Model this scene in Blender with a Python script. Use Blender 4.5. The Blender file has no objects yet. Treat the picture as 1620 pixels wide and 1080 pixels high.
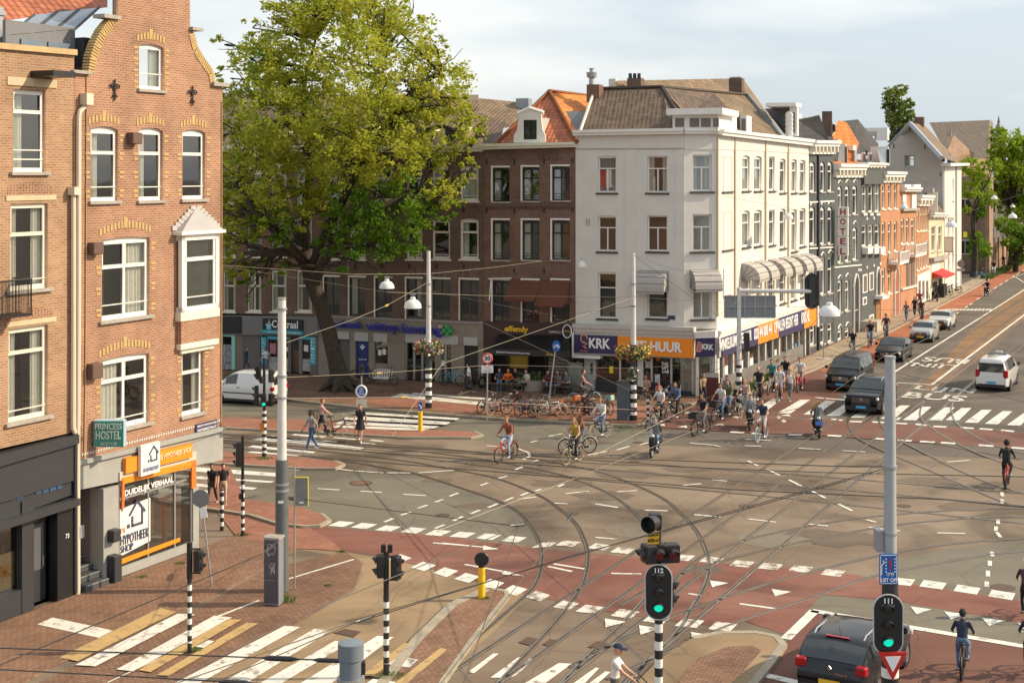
import bpy, bmesh, math, random
import numpy as np
from mathutils import Vector, Matrix, Quaternion
R = math.radians
random.seed(7)
scene = bpy.context.scene
C = scene.collection
H = 12.8; F = 2200.0; CX = 810.0; HY = 272.0; VPX = 1925.0

# ---------------------------------------------------------------- camera, sky, sun
cam_d = bpy.data.cameras.new('camera')
cam_d.sensor_width = 36; cam_d.lens = F/1620*36
cam_d.shift_y = -(540-HY)/1620
cam_d.clip_end = 3000; cam_d.clip_start = 0.5
cam = bpy.data.objects.new('camera', cam_d); C.objects.link(cam)
cam.location = (0, 0, H); cam.rotation_euler = (R(90), 0, 0)
scene.camera = cam

SUN_AZ = R(2); SUN_EL = R(33)
world = bpy.data.worlds.new('World'); scene.world = world; world.use_nodes = True
nt = world.node_tree; nt.nodes.clear()
def wn(t, **k):
    n = nt.nodes.new(t)
    for a, b in k.items(): setattr(n, a, b)
    return n
sky = wn('ShaderNodeTexSky', sky_type='NISHITA', sun_disc=False, sun_elevation=SUN_EL, sun_rotation=R(90)-SUN_AZ)
sky.air_density = 1.0; sky.dust_density = 3.0; sky.ozone_density = 1.0
bg = wn('ShaderNodeBackground'); bg.inputs[1].default_value = 0.138
tc = wn('ShaderNodeTexCoord'); mp = wn('ShaderNodeMapping'); mp.inputs['Scale'].default_value = (1.2, 1.2, 5.0)
mp.inputs['Location'].default_value = (3.1, 0.4, 0.35)
nz = wn('ShaderNodeTexNoise'); nz.inputs['Scale'].default_value = 1.6; nz.inputs['Detail'].default_value = 7; nz.inputs['Roughness'].default_value = 0.52
rp = wn('ShaderNodeValToRGB'); rp.color_ramp.elements[0].position = 0.43; rp.color_ramp.elements[1].position = 0.60
rp.color_ramp.elements[0].color = (0,0,0,1); rp.color_ramp.elements[1].color = (1,1,1,1)
cl = wn('ShaderNodeMixRGB'); cl.inputs[1].default_value = (3.6, 4.05, 4.4, 1); cl.inputs[2].default_value = (5.75, 5.7, 5.5, 1)
mx = wn('ShaderNodeMixRGB'); mx.inputs[0].default_value = .8
L = nt.links.new
L(tc.outputs['Generated'], mp.inputs[0]); L(mp.outputs[0], nz.inputs['Vector']); L(nz.outputs[0], rp.inputs[0])
L(rp.outputs[0], cl.inputs[0]); L(cl.outputs[0], mx.inputs[2]); L(sky.outputs[0], mx.inputs[1]); L(mx.outputs[0], bg.inputs[0])
L(bg.outputs[0], wn('ShaderNodeOutputWorld').inputs[0])

sd = bpy.data.lights.new('sun', 'SUN'); sd.energy = 3.7; sd.angle = R(0.5); sd.color = (1.0, 0.81, 0.57)
sun = bpy.data.objects.new('sun', sd); C.objects.link(sun)
sv = Vector((math.cos(SUN_AZ)*math.cos(SUN_EL), math.sin(SUN_AZ)*math.cos(SUN_EL), math.sin(SUN_EL)))
sun.rotation_euler = sv.to_track_quat('Z', 'Y').to_euler(); sun.location = sv*100
scene.view_settings.view_transform = 'Standard'; scene.view_settings.look = 'None'
scene.view_settings.exposure = 0.55; scene.view_settings.gamma = 1
scene.cycles.max_bounces = 6; scene.cycles.transparent_max_bounces = 12

# ---------------------------------------------------------------- geometry helpers
def G(x, y, z=0.0):
    d = F*(H-z)/(y-HY)
    return Vector(((x-CX)*d/F, d, z))
def At(x, y, d):
    return Vector(((x-CX)*d/F, d, H-(y-HY)*d/F))
U1 = Vector((VPX-CX, F, 0)).normalized()
U2 = Vector((5880, -F, 0)).normalized()
A1 = math.atan2(U1.y, U1.x); A2 = math.atan2(U2.y, U2.x)

class Plane:
    "vertical facade plane: x along the facade, y behind it, z up"
    def __init__(s, px, py, ang):
        s.o = G(px, py); s.a = ang
        s.u = Vector((math.cos(ang), math.sin(ang), 0)); s.n = Vector((-math.sin(ang), math.cos(ang), 0))
    def s_(s, px, off=0.0):
        r = Vector(((px-CX)/F, 1, 0)); o = s.o + s.n*off
        t = o.dot(s.n)/r.dot(s.n)
        return (r*t-o).dot(s.u)
    def z_(s, px, py, off=0.0):
        r = Vector(((px-CX)/F, 1, 0)); o = s.o + s.n*off
        t = o.dot(s.n)/r.dot(s.n)
        return H-(py-HY)*t/F
    def p(s, px, py, off=0.0): return (s.s_(px, off), s.z_(px, py, off))
    def rect(s, x0, x1, yt, yb, off=0.0):
        xc = (x0+x1)/2
        return (s.s_(x0, off), s.s_(x1, off), s.z_(xc, yb, off), s.z_(xc, yt, off))
FL = Plane(118, 940, A1)
FO = Plane(474, 593, A2)
FR = Plane(1296, 554, A1)

# ---------------------------------------------------------------- materials
MATS = {}
def M(name, col, rough=0.7, var=0.0, vs=3.0, bump=0.0, metal=0.0, spec=0.5, coat=0.0, emit=None):
    if name in MATS: return MATS[name]
    m = bpy.data.materials.new(name); m.use_nodes = True; MATS[name] = m
    t = m.node_tree; b = t.nodes['Principled BSDF']
    c = (*col, 1) if len(col) == 3 else col
    b.inputs['Base Color'].default_value = c; b.inputs['Roughness'].default_value = rough
    b.inputs['Metallic'].default_value = metal; b.inputs['Specular IOR Level'].default_value = spec
    b.inputs['Coat Weight'].default_value = coat
    if emit: b.inputs['Emission Color'].default_value = c; b.inputs['Emission Strength'].default_value = emit
    if var or bump:
        tc = t.nodes.new('ShaderNodeTexCoord'); n = t.nodes.new('ShaderNodeTexNoise')
        n.inputs['Scale'].default_value = vs; n.inputs['Detail'].default_value = 6; n.inputs['Roughness'].default_value = .65
        t.links.new(tc.outputs['Object'], n.inputs['Vector'])
        if var:
            mr = t.nodes.new('ShaderNodeMapRange'); mr.inputs[1].default_value = .3; mr.inputs[2].default_value = .7
            mr.inputs[3].default_value = 1-var; mr.inputs[4].default_value = 1+var*.7
            t.links.new(n.outputs[0], mr.inputs[0])
            v = t.nodes.new('ShaderNodeVectorMath'); v.operation = 'SCALE'; v.inputs[0].default_value = c[:3]
            t.links.new(mr.outputs[0], v.inputs['Scale']); t.links.new(v.outputs[0], b.inputs['Base Color'])
        if bump:
            bp = t.nodes.new('ShaderNodeBump'); bp.inputs['Strength'].default_value = bump; bp.inputs['Distance'].default_value = .03
            t.links.new(n.outputs[0], bp.inputs['Height']); t.links.new(bp.outputs[0], b.inputs['Normal'])
    return m

def brick_mat(name, c1, c2, mortar, bw=.22, bh=.065, ms=.012, ang=0.0, flat=False, bump=.4, dirt=.25, moff=0.5, sq=False):
    "brick courses in object space; flat=True lays them on the ground"
    if name in MATS: return MATS[name]
    m = bpy.data.materials.new(name); m.use_nodes = True; MATS[name] = m
    t = m.node_tree; b = t.nodes['Principled BSDF']; N = t.nodes.new; K = t.links.new
    b.inputs['Roughness'].default_value = .85; b.inputs['Specular IOR Level'].default_value = .3
    tc = N('ShaderNodeTexCoord'); sp = N('ShaderNodeSeparateXYZ'); cb = N('ShaderNodeCombineXYZ')
    if flat:
        mp = N('ShaderNodeMapping'); mp.inputs['Rotation'].default_value = (0, 0, -ang)
        K(tc.outputs['Object'], mp.inputs[0]); src = mp.outputs[0]
    else:
        K(tc.outputs['Object'], sp.inputs[0]); ad = N('ShaderNodeMath'); K(sp.outputs[0], ad.inputs[0]); K(sp.outputs[1], ad.inputs[1])
        K(ad.outputs[0], cb.inputs[0]); K(sp.outputs[2], cb.inputs[1]); src = cb.outputs[0]
    br = N('ShaderNodeTexBrick'); br.inputs['Scale'].default_value = 1; br.offset = moff
    br.inputs['Brick Width'].default_value = bw; br.inputs['Row Height'].default_value = bh
    br.inputs['Mortar Size'].default_value = ms; br.inputs['Mortar Smooth'].default_value = .2; br.inputs['Bias'].default_value = 0
    br.inputs['Color1'].default_value = (*c1, 1); br.inputs['Color2'].default_value = (*c2, 1); br.inputs['Mortar'].default_value = (*mortar, 1)
    K(src, br.inputs['Vector'])
    n = N('ShaderNodeTexNoise'); n.inputs['Scale'].default_value = .55; n.inputs['Detail'].default_value = 8; n.inputs['Roughness'].default_value = .7
    K(tc.outputs['Object'], n.inputs['Vector'])
    mr = N('ShaderNodeMapRange'); mr.inputs[1].default_value = .3; mr.inputs[2].default_value = .7; mr.inputs[3].default_value = 1-dirt; mr.inputs[4].default_value = 1+dirt*.6
    K(n.outputs[0], mr.inputs[0]); v = N('ShaderNodeVectorMath'); v.operation = 'SCALE'
    K(br.outputs['Color'], v.inputs[0]); K(mr.outputs[0], v.inputs['Scale']); K(v.outputs[0], b.inputs['Base Color'])
    bp = N('ShaderNodeBump'); bp.inputs['Strength'].default_value = bump; bp.inputs['Distance'].default_value = .012; bp.invert = True
    K(br.outputs['Fac'], bp.inputs['Height']); K(bp.outputs[0], b.inputs['Normal'])
    return m

def tile_mat(name, c1, c2, bw=.26, bh=.33):
    "pantiles in object space: x across, slope measured by z"
    if name in MATS: return MATS[name]
    m = bpy.data.materials.new(name); m.use_nodes = True; MATS[name] = m
    t = m.node_tree; b = t.nodes['Principled BSDF']; N = t.nodes.new; K = t.links.new
    b.inputs['Roughness'].default_value = .75
    tc = N('ShaderNodeTexCoord'); sp = N('ShaderNodeSeparateXYZ'); K(tc.outputs['UV'], sp.inputs[0])
    def math_(op, a, bb):
        x = N('ShaderNodeMath'); x.operation = op
        for i, q in enumerate((a, bb)):
            if isinstance(q, (int, float)): x.inputs[i].default_value = q
            elif q is not None: K(q, x.inputs[i])
        return x.outputs[0]
    wx = math_('SINE', math_('MULTIPLY', sp.outputs[0], 2*math.pi/bw), None)
    fr = math_('FRACT', math_('DIVIDE', sp.outputs[1], bh), None)
    hgt = math_('ADD', math_('MULTIPLY', wx, .25), math_('MULTIPLY', fr, -1.6))
    br = N('ShaderNodeTexBrick'); br.offset = 0; br.inputs['Scale'].default_value = 1
    br.inputs['Brick Width'].default_value = bw; br.inputs['Row Height'].default_value = bh; br.inputs['Mortar Size'].default_value = .012
    br.inputs['Color1'].default_value = (*c1, 1); br.inputs['Color2'].default_value = (*c2, 1); br.inputs['Mortar'].default_value = (*[q*.35 for q in c1], 1)
    K(tc.outputs['UV'], br.inputs['Vector'])
    n = N('ShaderNodeTexNoise'); n.inputs['Scale'].default_value = .8; n.inputs['Detail'].default_value = 8; K(tc.outputs['Object'], n.inputs['Vector'])
    mr = N('ShaderNodeMapRange'); mr.inputs[1].default_value = .3; mr.inputs[2].default_value = .7; mr.inputs[3].default_value = .7; mr.inputs[4].default_value = 1.25
    K(n.outputs[0], mr.inputs[0]); v = N('ShaderNodeVectorMath'); v.operation = 'SCALE'
    K(br.outputs['Color'], v.inputs[0]); K(mr.outputs[0], v.inputs['Scale']); K(v.outputs[0], b.inputs['Base Color'])
    bp = N('ShaderNodeBump'); bp.inputs['Strength'].default_value = 1; bp.inputs['Distance'].default_value = .05
    K(hgt, bp.inputs['Height']); K(bp.outputs[0], b.inputs['Normal'])
    return m

def glass_mat(name, tint=(.86,.89,.87), refl=.15, rough=.03):
    if name in MATS: return MATS[name]
    m = bpy.data.materials.new(name); m.use_nodes = True; MATS[name] = m
    t = m.node_tree; t.nodes.clear(); N = t.nodes.new; K = t.links.new
    tr = N('ShaderNodeBsdfTransparent'); tr.inputs[0].default_value = (*tint, 1)
    gl = N('ShaderNodeBsdfGlossy'); gl.inputs['Roughness'].default_value = rough; gl.inputs[0].default_value = (.9,.93,.95,1)
    tc = N('ShaderNodeTexCoord'); n = N('ShaderNodeTexNoise'); n.inputs['Scale'].default_value = .8
    bp = N('ShaderNodeBump'); bp.inputs['Strength'].default_value = .08; bp.inputs['Distance'].default_value = .05
    K(tc.outputs['Object'], n.inputs['Vector']); K(n.outputs[0], bp.inputs['Height']); K(bp.outputs[0], gl.inputs['Normal'])
    f = N('ShaderNodeLayerWeight'); p_ = N('ShaderNodeMath'); p_.operation = 'POWER'; p_.inputs[1].default_value = 4; K(f.outputs['Facing'], p_.inputs[0])
    a = N('ShaderNodeMath'); a.operation = 'MULTIPLY_ADD'; a.use_clamp = True; a.inputs[1].default_value = .7; a.inputs[2].default_value = refl; K(p_.outputs[0], a.inputs[0])
    mx = N('ShaderNodeMixShader'); K(a.outputs[0], mx.inputs[0]); K(tr.outputs[0], mx.inputs[1]); K(gl.outputs[0], mx.inputs[2])
    K(mx.outputs[0], N('ShaderNodeOutputMaterial').inputs[0])
    return m

white = M('white paint', (.78,.76,.71), .5, .05); cream = M('cream paint', (.72,.68,.56), .55, .06)
stone = M('grey stone', (.36,.33,.29), .8, .2, 6, .2); zinc = M('zinc', (.36,.38,.4), .45, .12, 2, 0, .5)
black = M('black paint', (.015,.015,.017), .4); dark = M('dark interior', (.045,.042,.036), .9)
charcoal = M('charcoal paint', (.035,.037,.042), .45, .1); steel = M('galvanised steel', (.42,.43,.42), .4, .1, 4, 0, .6)
glass = glass_mat('window glass'); skyglass = glass_mat('mirroring glass', (.6,.65,.6), .3); curtain = M('curtain', (.6,.58,.52), .9, .12, 9)
greyp = M('grey plaster', (.33,.335,.315), .8, .12, 1.2); rubber = M('rubber', (.018,.018,.018), .75)
chrome = M('chrome', (.6,.6,.62), .2, 0, 1, 0, 1.0); net = M('net curtain', (.38,.38,.36), .9, .2, 12)

# ---------------------------------------------------------------- mesh building
class MB:
    def __init__(s): s.b = bmesh.new()
    def v(s, p): return s.b.verts.new(p)
    def face(s, pts):
        try: return s.b.faces.new([s.b.verts.new(p) for p in pts])
        except ValueError: return None
    def box(s, x0, x1, y0, y1, z0, z1, mat=None):
        vs = [s.b.verts.new(p) for p in ((x0,y0,z0),(x1,y0,z0),(x1,y1,z0),(x0,y1,z0),(x0,y0,z1),(x1,y0,z1),(x1,y1,z1),(x0,y1,z1))]
        if mat is not None:
            for q in vs: q.co = mat @ q.co
        for f in ((0,3,2,1),(4,5,6,7),(0,1,5,4),(1,2,6,5),(2,3,7,6),(3,0,4,7)): s.b.faces.new([vs[i] for i in f])
        return s
    def prism(s, pts, z0, z1, mat=None):
        "pts: ground polygon"
        n = len(pts); a = [s.b.verts.new((p[0], p[1], z0)) for p in pts]; b = [s.b.verts.new((p[0], p[1], z1)) for p in pts]
        if mat is not None:
            for q in a+b: q.co = mat @ q.co
        s.b.faces.new(b); s.b.faces.new(a[::-1])
        for i in range(n): s.b.faces.new((a[i], a[(i+1) % n], b[(i+1) % n], b[i]))
        return s
    def tube(s, pts, r, n=8, cap=True, closed=False):
        pts = [Vector(p) for p in pts]; rings = []; m = len(pts)
        rr = r if isinstance(r, (list, tuple)) else [r]*m
        up = None
        for i, p in enumerate(pts):
            if closed: d = (pts[(i+1) % m]-pts[i-1])
            else: d = (pts[min(i+1, m-1)]-pts[max(i-1, 0)])
            if d.length < 1e-9: d = Vector((0,0,1))
            d.normalize()
            if up is None:
                up = Vector((0,0,1)) if abs(d.z) < .9 else Vector((1,0,0))
            a = d.cross(up)
            if a.length < 1e-4: a = d.cross(Vector((0,1,0)))
            a.normalize(); b = a.cross(d).normalized(); up = b
            rings.append([s.b.verts.new(p+(a*math.cos(2*math.pi*k/n)+b*math.sin(2*math.pi*k/n))*rr[i]) for k in range(n)])
        for i in range(m if closed else m-1):
            A, B = rings[i], rings[(i+1) % m]
            for k in range(n): s.b.faces.new((A[k], A[(k+1) % n], B[(k+1) % n], B[k]))
        if cap and not closed: s.b.faces.new(rings[0][::-1]); s.b.faces.new(rings[-1])
        return s
    def lathe(s, prof, n=24, o=(0,0,0), mat=None):
        "prof: list of (radius, z)"
        rings = []
        for r, z in prof:
            rings.append([s.b.verts.new((o[0]+r*math.cos(2*math.pi*k/n), o[1]+r*math.sin(2*math.pi*k/n), o[2]+z)) for k in range(n)])
        for A, B in zip(rings, rings[1:]):
            for k in range(n): s.b.faces.new((A[k], A[(k+1) % n], B[(k+1) % n], B[k]))
        s.b.faces.new(rings[0][::-1]); s.b.faces.new(rings[-1])
        if mat is not None:
            for R_ in rings:
                for q in R_: q.co = mat @ q.co
        return s
    def ball(s, c, r, u=10, v=7, sc=(1,1,1), mat=None):
        mm = Matrix.Translation(c) @ Matrix.Diagonal((sc[0]*r, sc[1]*r, sc[2]*r, 1))
        if mat is not None: mm = mat @ mm
        bmesh.ops.create_uvsphere(s.b, u_segments=u, v_segments=v, radius=1, matrix=mm)
        return s
    def done(s, name, mat, parent=None, smooth=False, bevel=0, xf=None):
        if bevel: bmesh.ops.bevel(s.b, geom=s.b.edges[:], offset=bevel, segments=1, affect='EDGES', profile=.5)
        if xf is not None: bmesh.ops.transform(s.b, matrix=xf, verts=s.b.verts)
        bmesh.ops.recalc_face_normals(s.b, faces=s.b.faces)
        me = bpy.data.meshes.new(name); s.b.to_mesh(me); s.b.free()
        return link(name, me, mat, parent, smooth)
def link(name, me, mat, parent=None, smooth=False):
    if mat is not None:
        for q in (mat if isinstance(mat, (list, tuple)) else [mat]): me.materials.append(q)
    if smooth:
        me.polygons.foreach_set('use_smooth', [True]*len(me.polygons))
        try: me.set_sharp_from_angle(angle=R(38))
        except Exception: pass
    o = bpy.data.objects.new(name, me); C.objects.link(o)
    if parent: o.parent = parent
    return o
def tag(o, label=None, cat=None, group=None, kind=None):
    if label: o['label'] = label
    if cat: o['category'] = cat
    if group: o['group'] = group
    if kind: o['kind'] = kind
    return o
def thing(name, label, cat, loc=(0,0,0), rz=0.0, group=None):
    o = bpy.data.objects.new(name, None); C.objects.link(o); o.location = loc; o.rotation_euler = (0,0,rz)
    o.empty_display_size = .3
    return tag(o, label, cat, group)
def copy_tree(o, parent=None, mats=None):
    c = o.copy(); C.objects.link(c)
    if parent: c.parent = parent
    for k in ('label','category','group'):
        if parent is None and k in c.keys() and k != 'category': del c[k]
    for ch in list(o.children): copy_tree(ch, c)
    return c

def fill2d(outer, holes, thick, mat_map='wall'):
    "2-D outline with holes -> solid mesh data, x=s, z=up, y from 0 to thick"
    cu = bpy.data.curves.new('tmp', 'CURVE'); cu.dimensions = '2D'; cu.fill_mode = 'BOTH'; cu.extrude = thick/2
    for lp in [outer]+list(holes):
        sp = cu.splines.new('POLY'); sp.points.add(len(lp)-1); sp.use_cyclic_u = True
        for i, p in enumerate(lp): sp.points[i].co = (p[0], p[1], 0, 1)
    ob = bpy.data.objects.new('tmp', cu)
    me = bpy.data.meshes.new_from_object(ob)
    bpy.data.objects.remove(ob); bpy.data.curves.remove(cu)
    b = bmesh.new(); b.from_mesh(me)
    for v in b.verts: v.co = Vector((v.co.x, v.co.z+thick/2, v.co.y))
    bmesh.ops.remove_doubles(b, verts=b.verts, dist=1e-5)
    bmesh.ops.recalc_face_normals(b, faces=b.faces); b.to_mesh(me); b.free(); me.materials.clear()
    return me
def text_mesh(txt, size, thick=.02, bold=0.0, spacing=1.0, align='CENTER'):
    cu = bpy.data.curves.new('tmp', 'FONT'); cu.body = txt; cu.size = size; cu.extrude = thick/2; cu.offset = bold
    cu.align_x = align; cu.align_y = 'CENTER'; cu.space_character = spacing; cu.resolution_u = 3
    ob = bpy.data.objects.new('tmp', cu); me = bpy.data.meshes.new_from_object(ob)
    bpy.data.objects.remove(ob); bpy.data.curves.remove(cu); me.materials.clear(); return me
def text_on(parent, name, txt, s0, s1, z0, z1, y, mat, bold=0.0, thick=.02, fit=True):
    "lettering standing on a facade plane, squeezed into the given rectangle"
    me = text_mesh(txt, 1.0, .02, bold)
    co = np.empty(len(me.vertices)*3); me.vertices.foreach_get('co', co); co = co.reshape(-1, 3)
    mn, mx_ = co.min(0), co.max(0)
    w = mx_[0]-mn[0]; h = mx_[1]-mn[1]
    ky = (z1-z0)/h; kx = (s1-s0)/w if fit else ky
    out = np.empty_like(co)
    out[:,0] = (co[:,0]-(mn[0]+mx_[0])/2)*kx+(s0+s1)/2
    out[:,2] = (co[:,1]-(mn[1]+mx_[1])/2)*ky+(z0+z1)/2
    out[:,1] = y-thick/2+(co[:,2]/.02)*thick
    me.vertices.foreach_set('co', out.ravel()); me.update()
    b = bmesh.new(); b.from_mesh(me); bmesh.ops.recalc_face_normals(b, faces=b.faces); b.to_mesh(me); b.free()
    return link(name, me, mat, parent)
def arc_rect(s0, s1, z0, z1, rise=0.0, n=6):
    if rise <= 0: return [(s0,z0),(s1,z0),(s1,z1),(s0,z1)]
    pts = [(s0,z0),(s1,z0)]
    for i in range(n+1):
        t = i/n; x = s1+(s0-s1)*t; pts.append((x, z1-rise+rise*math.sin(math.pi*t)**.8 if rise > .3 else z1-rise+rise*(1-(2*t-1)**2)))
    return pts
# ---------------------------------------------------------------- ground
from mathutils.geometry import tessellate_polygon
def ground_mat(name, c1, c2, rough=.9, stains=.25, fine=60, patch=None):
    m = bpy.data.materials.new(name); m.use_nodes = True; MATS[name] = m
    t = m.node_tree; b = t.nodes['Principled BSDF']; N = t.nodes.new; K = t.links.new
    b.inputs['Roughness'].default_value = rough; b.inputs['Specular IOR Level'].default_value = .35
    tc = N('ShaderNodeTexCoord')
    mp = N('ShaderNodeMapping'); mp.inputs['Rotation'].default_value = (0,0,-A1); mp.inputs['Scale'].default_value = (.35,1,1); K(tc.outputs['Object'], mp.inputs[0])
    a = N('ShaderNodeTexNoise'); a.inputs['Scale'].default_value = .35; a.inputs['Detail'].default_value = 9; a.inputs['Roughness'].default_value = .65; K(mp.outputs[0], a.inputs['Vector'])
    r = N('ShaderNodeMapRange'); r.inputs[1].default_value = .35; r.inputs[2].default_value = .65; K(a.outputs[0], r.inputs[0])
    mx = N('ShaderNodeMixRGB'); mx.inputs[1].default_value = (*c1,1); mx.inputs[2].default_value = (*c2,1); K(r.outputs[0], mx.inputs[0])
    # dark stains and scuffs
    d = N('ShaderNodeTexNoise'); d.inputs['Scale'].default_value = .16; d.inputs['Detail'].default_value = 4; d.inputs['Distortion'].default_value = 1.2; K(tc.outputs['Object'], d.inputs['Vector'])
    dr = N('ShaderNodeMapRange'); dr.inputs[1].default_value = .5; dr.inputs[2].default_value = .64; dr.inputs[3].default_value = 1; dr.inputs[4].default_value = 1-stains; K(d.outputs[0], dr.inputs[0])
    f = N('ShaderNodeTexNoise'); f.inputs['Scale'].default_value = fine; f.inputs['Detail'].default_value = 2; K(tc.outputs['Object'], f.inputs['Vector'])
    fr = N('ShaderNodeMapRange'); fr.inputs[1].default_value = .3; fr.inputs[2].default_value = .7; fr.inputs[3].default_value = .8; fr.inputs[4].default_value = 1.18; K(f.outputs[0], fr.inputs[0])
    mu = N('ShaderNodeMath'); mu.operation = 'MULTIPLY'; K(dr.outputs[0], mu.inputs[0]); K(fr.outputs[0], mu.inputs[1])
    # cracks / sealed joints
    vo = N('ShaderNodeTexVoronoi'); vo.feature = 'DISTANCE_TO_EDGE'; vo.inputs['Scale'].default_value = .17
    wv = N('ShaderNodeVectorMath'); wv.operation = 'ADD'; sc = N('ShaderNodeVectorMath'); sc.operation = 'SCALE'; sc.inputs['Scale'].default_value = 1.1
    nn = N('ShaderNodeTexNoise'); nn.inputs['Scale'].default_value = .5; nn.inputs['Detail'].default_value = 6; K(tc.outputs['Object'], nn.inputs['Vector'])
    K(nn.outputs['Color'], sc.inputs[0]); K(tc.outputs['Object'], wv.inputs[0]); K(sc.outputs[0], wv.inputs[1]); K(wv.outputs[0], vo.inputs['Vector'])
    cr = N('ShaderNodeMapRange'); cr.inputs[1].default_value = .0; cr.inputs[2].default_value = .006; cr.inputs[3].default_value = .72; cr.inputs[4].default_value = 1; K(vo.outputs['Distance'], cr.inputs[0])
    m2 = N('ShaderNodeMath'); m2.operation = 'MULTIPLY'; K(mu.outputs[0], m2.inputs[0]); K(cr.outputs[0], m2.inputs[1])
    v = N('ShaderNodeVectorMath'); v.operation = 'SCALE'; K(mx.outputs[0], v.inputs[0]); K(m2.outputs[0], v.inputs['Scale']); K(v.outputs[0], b.inputs['Base Color'])
    bp = N('ShaderNodeBump'); bp.inputs['Strength'].default_value = .35; bp.inputs['Distance'].default_value = .01; K(f.outputs[0], bp.inputs['Height']); K(bp.outputs[0], b.inputs['Normal'])
    return m
def paint_mat(name, col, under, wear=.5):
    m = bpy.data.materials.new(name); m.use_nodes = True; MATS[name] = m
    t = m.node_tree; b = t.nodes['Principled BSDF']; N = t.nodes.new; K = t.links.new
    b.inputs['Roughness'].default_value = .7
    tc = N('ShaderNodeTexCoord'); n = N('ShaderNodeTexNoise'); n.inputs['Scale'].default_value = 2.2; n.inputs['Detail'].default_value = 11; n.inputs['Roughness'].default_value = .75
    K(tc.outputs['Object'], n.inputs['Vector'])
    r = N('ShaderNodeMapRange'); r.inputs[1].default_value = wear+.03; r.inputs[2].default_value = wear+.13; K(n.outputs[0], r.inputs[0])
    n2 = N('ShaderNodeTexNoise'); n2.inputs['Scale'].default_value = .9; n2.inputs['Detail'].default_value = 5; K(tc.outputs['Object'], n2.inputs['Vector'])
    r2 = N('ShaderNodeMapRange'); r2.inputs[3].default_value = .72; r2.inputs[4].default_value = 1.15; K(n2.outputs[0], r2.inputs[0])
    mx = N('ShaderNodeMixRGB'); mx.inputs[1].default_value = (*col,1); mx.inputs[2].default_value = (*under,1); K(r.outputs[0], mx.inputs[0])
    v = N('ShaderNodeVectorMath'); v.operation = 'SCALE'; K(mx.outputs[0], v.inputs[0]); K(r2.outputs[0], v.inputs['Scale']); K(v.outputs[0], b.inputs['Base Color'])
    return m
asphalt = ground_mat('warm asphalt', (.165,.12,.084), (.25,.195,.14), stains=.5)
asphalt2 = ground_mat('grey green asphalt', (.145,.132,.10), (.19,.175,.13), stains=.25)
asphalt3 = ground_mat('dark asphalt', (.10,.085,.068), (.145,.122,.098), stains=.3)
redasp = ground_mat('red asphalt', (.185,.07,.052), (.25,.122,.09), stains=.45)
redasp2 = ground_mat('dark red asphalt', (.135,.058,.042), (.19,.095,.068), stains=.35)
orasp = ground_mat('orange red asphalt', (.33,.10,.045), (.39,.15,.075), stains=.2)
track_or = ground_mat('rusty track asphalt', (.17,.105,.055), (.26,.15,.07), stains=.3)
gravelly = ground_mat('ochre asphalt', (.25,.18,.10), (.32,.23,.14), stains=.3, fine=30)
brickpave = brick_mat('brick paving', (.215,.12,.078), (.29,.168,.11), (.14,.085,.055), .22, .11, .012, A1, True, .5, .3)
brickpave2 = brick_mat('dark brick paving', (.19,.105,.07), (.27,.155,.10), (.10,.065,.045), .22, .11, .012, A2, True, .5, .35)
brickred = brick_mat('red brick paving', (.30,.125,.08), (.38,.185,.125), (.19,.09,.06), .22, .11, .012, A2, True, .5, .25)
sandpave = brick_mat('pale concrete slabs', (.34,.27,.19), (.40,.33,.24), (.24,.18,.12), .6, .3, .014, A1, True, .3, .25)
kerbm = M('kerb stone', (.33,.29,.22), .85, .25, 2, .1)
paintw = paint_mat('white road paint', (.72,.70,.63), (.2,.155,.11), .505)
paintw2 = paint_mat('worn white road paint', (.66,.63,.56), (.2,.15,.11), .455)
painty = paint_mat('yellow road paint', (.50,.34,.14), (.22,.15,.10), .50)

def sheet(name, px, z, mat, thick=0, kind='structure', world_pts=False):
    pts = [G(*p, z) if not world_pts else Vector((p[0], p[1], z)) for p in px]
    b = MB(); vs = [b.v(p) for p in pts]
    for tri in tessellate_polygon([pts]):
        try: b.b.faces.new([vs[i] for i in tri])
        except ValueError: pass
    for f in b.b.faces:
        f.normal_update()
        if f.normal.z < 0: f.normal_flip()
    if thick:
        n = len(vs); lo = [b.v(p-Vector((0,0,thick))) for p in pts]
        for i in range(n): b.b.faces.new((vs[i], vs[(i+1) % n], lo[(i+1) % n], lo[i]))
        bmesh.ops.recalc_face_normals(b.b, faces=b.b.faces)
    me = bpy.data.meshes.new(name); b.b.to_mesh(me); b.b.free()
    return tag(link(name, me, mat), kind=kind)
def ribbon_pts(pts, w):
    "left and right offsets of a ground path"
    L_, R_ = [], []
    for i, p in enumerate(pts):
        d = (pts[min(i+1, len(pts)-1)]-pts[max(i-1, 0)]).normalized(); n = Vector((-d.y, d.x, 0))
        L_.append(p+n*w/2); R_.append(p-n*w/2)
    return L_, R_
def smooth_path(pts, k=8):
    out = []
    for i in range(len(pts)-1):
        p0 = pts[max(i-1,0)]; p1 = pts[i]; p2 = pts[i+1]; p3 = pts[min(i+2, len(pts)-1)]
        for j in range(k):
            t = j/k
            out.append(.5*((2*p1)+(p2-p0)*t+(2*p0-5*p1+4*p2-p3)*t*t+(3*p1-p0-3*p2+p3)*t**3))
    out.append(pts[-1]); return out
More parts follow.
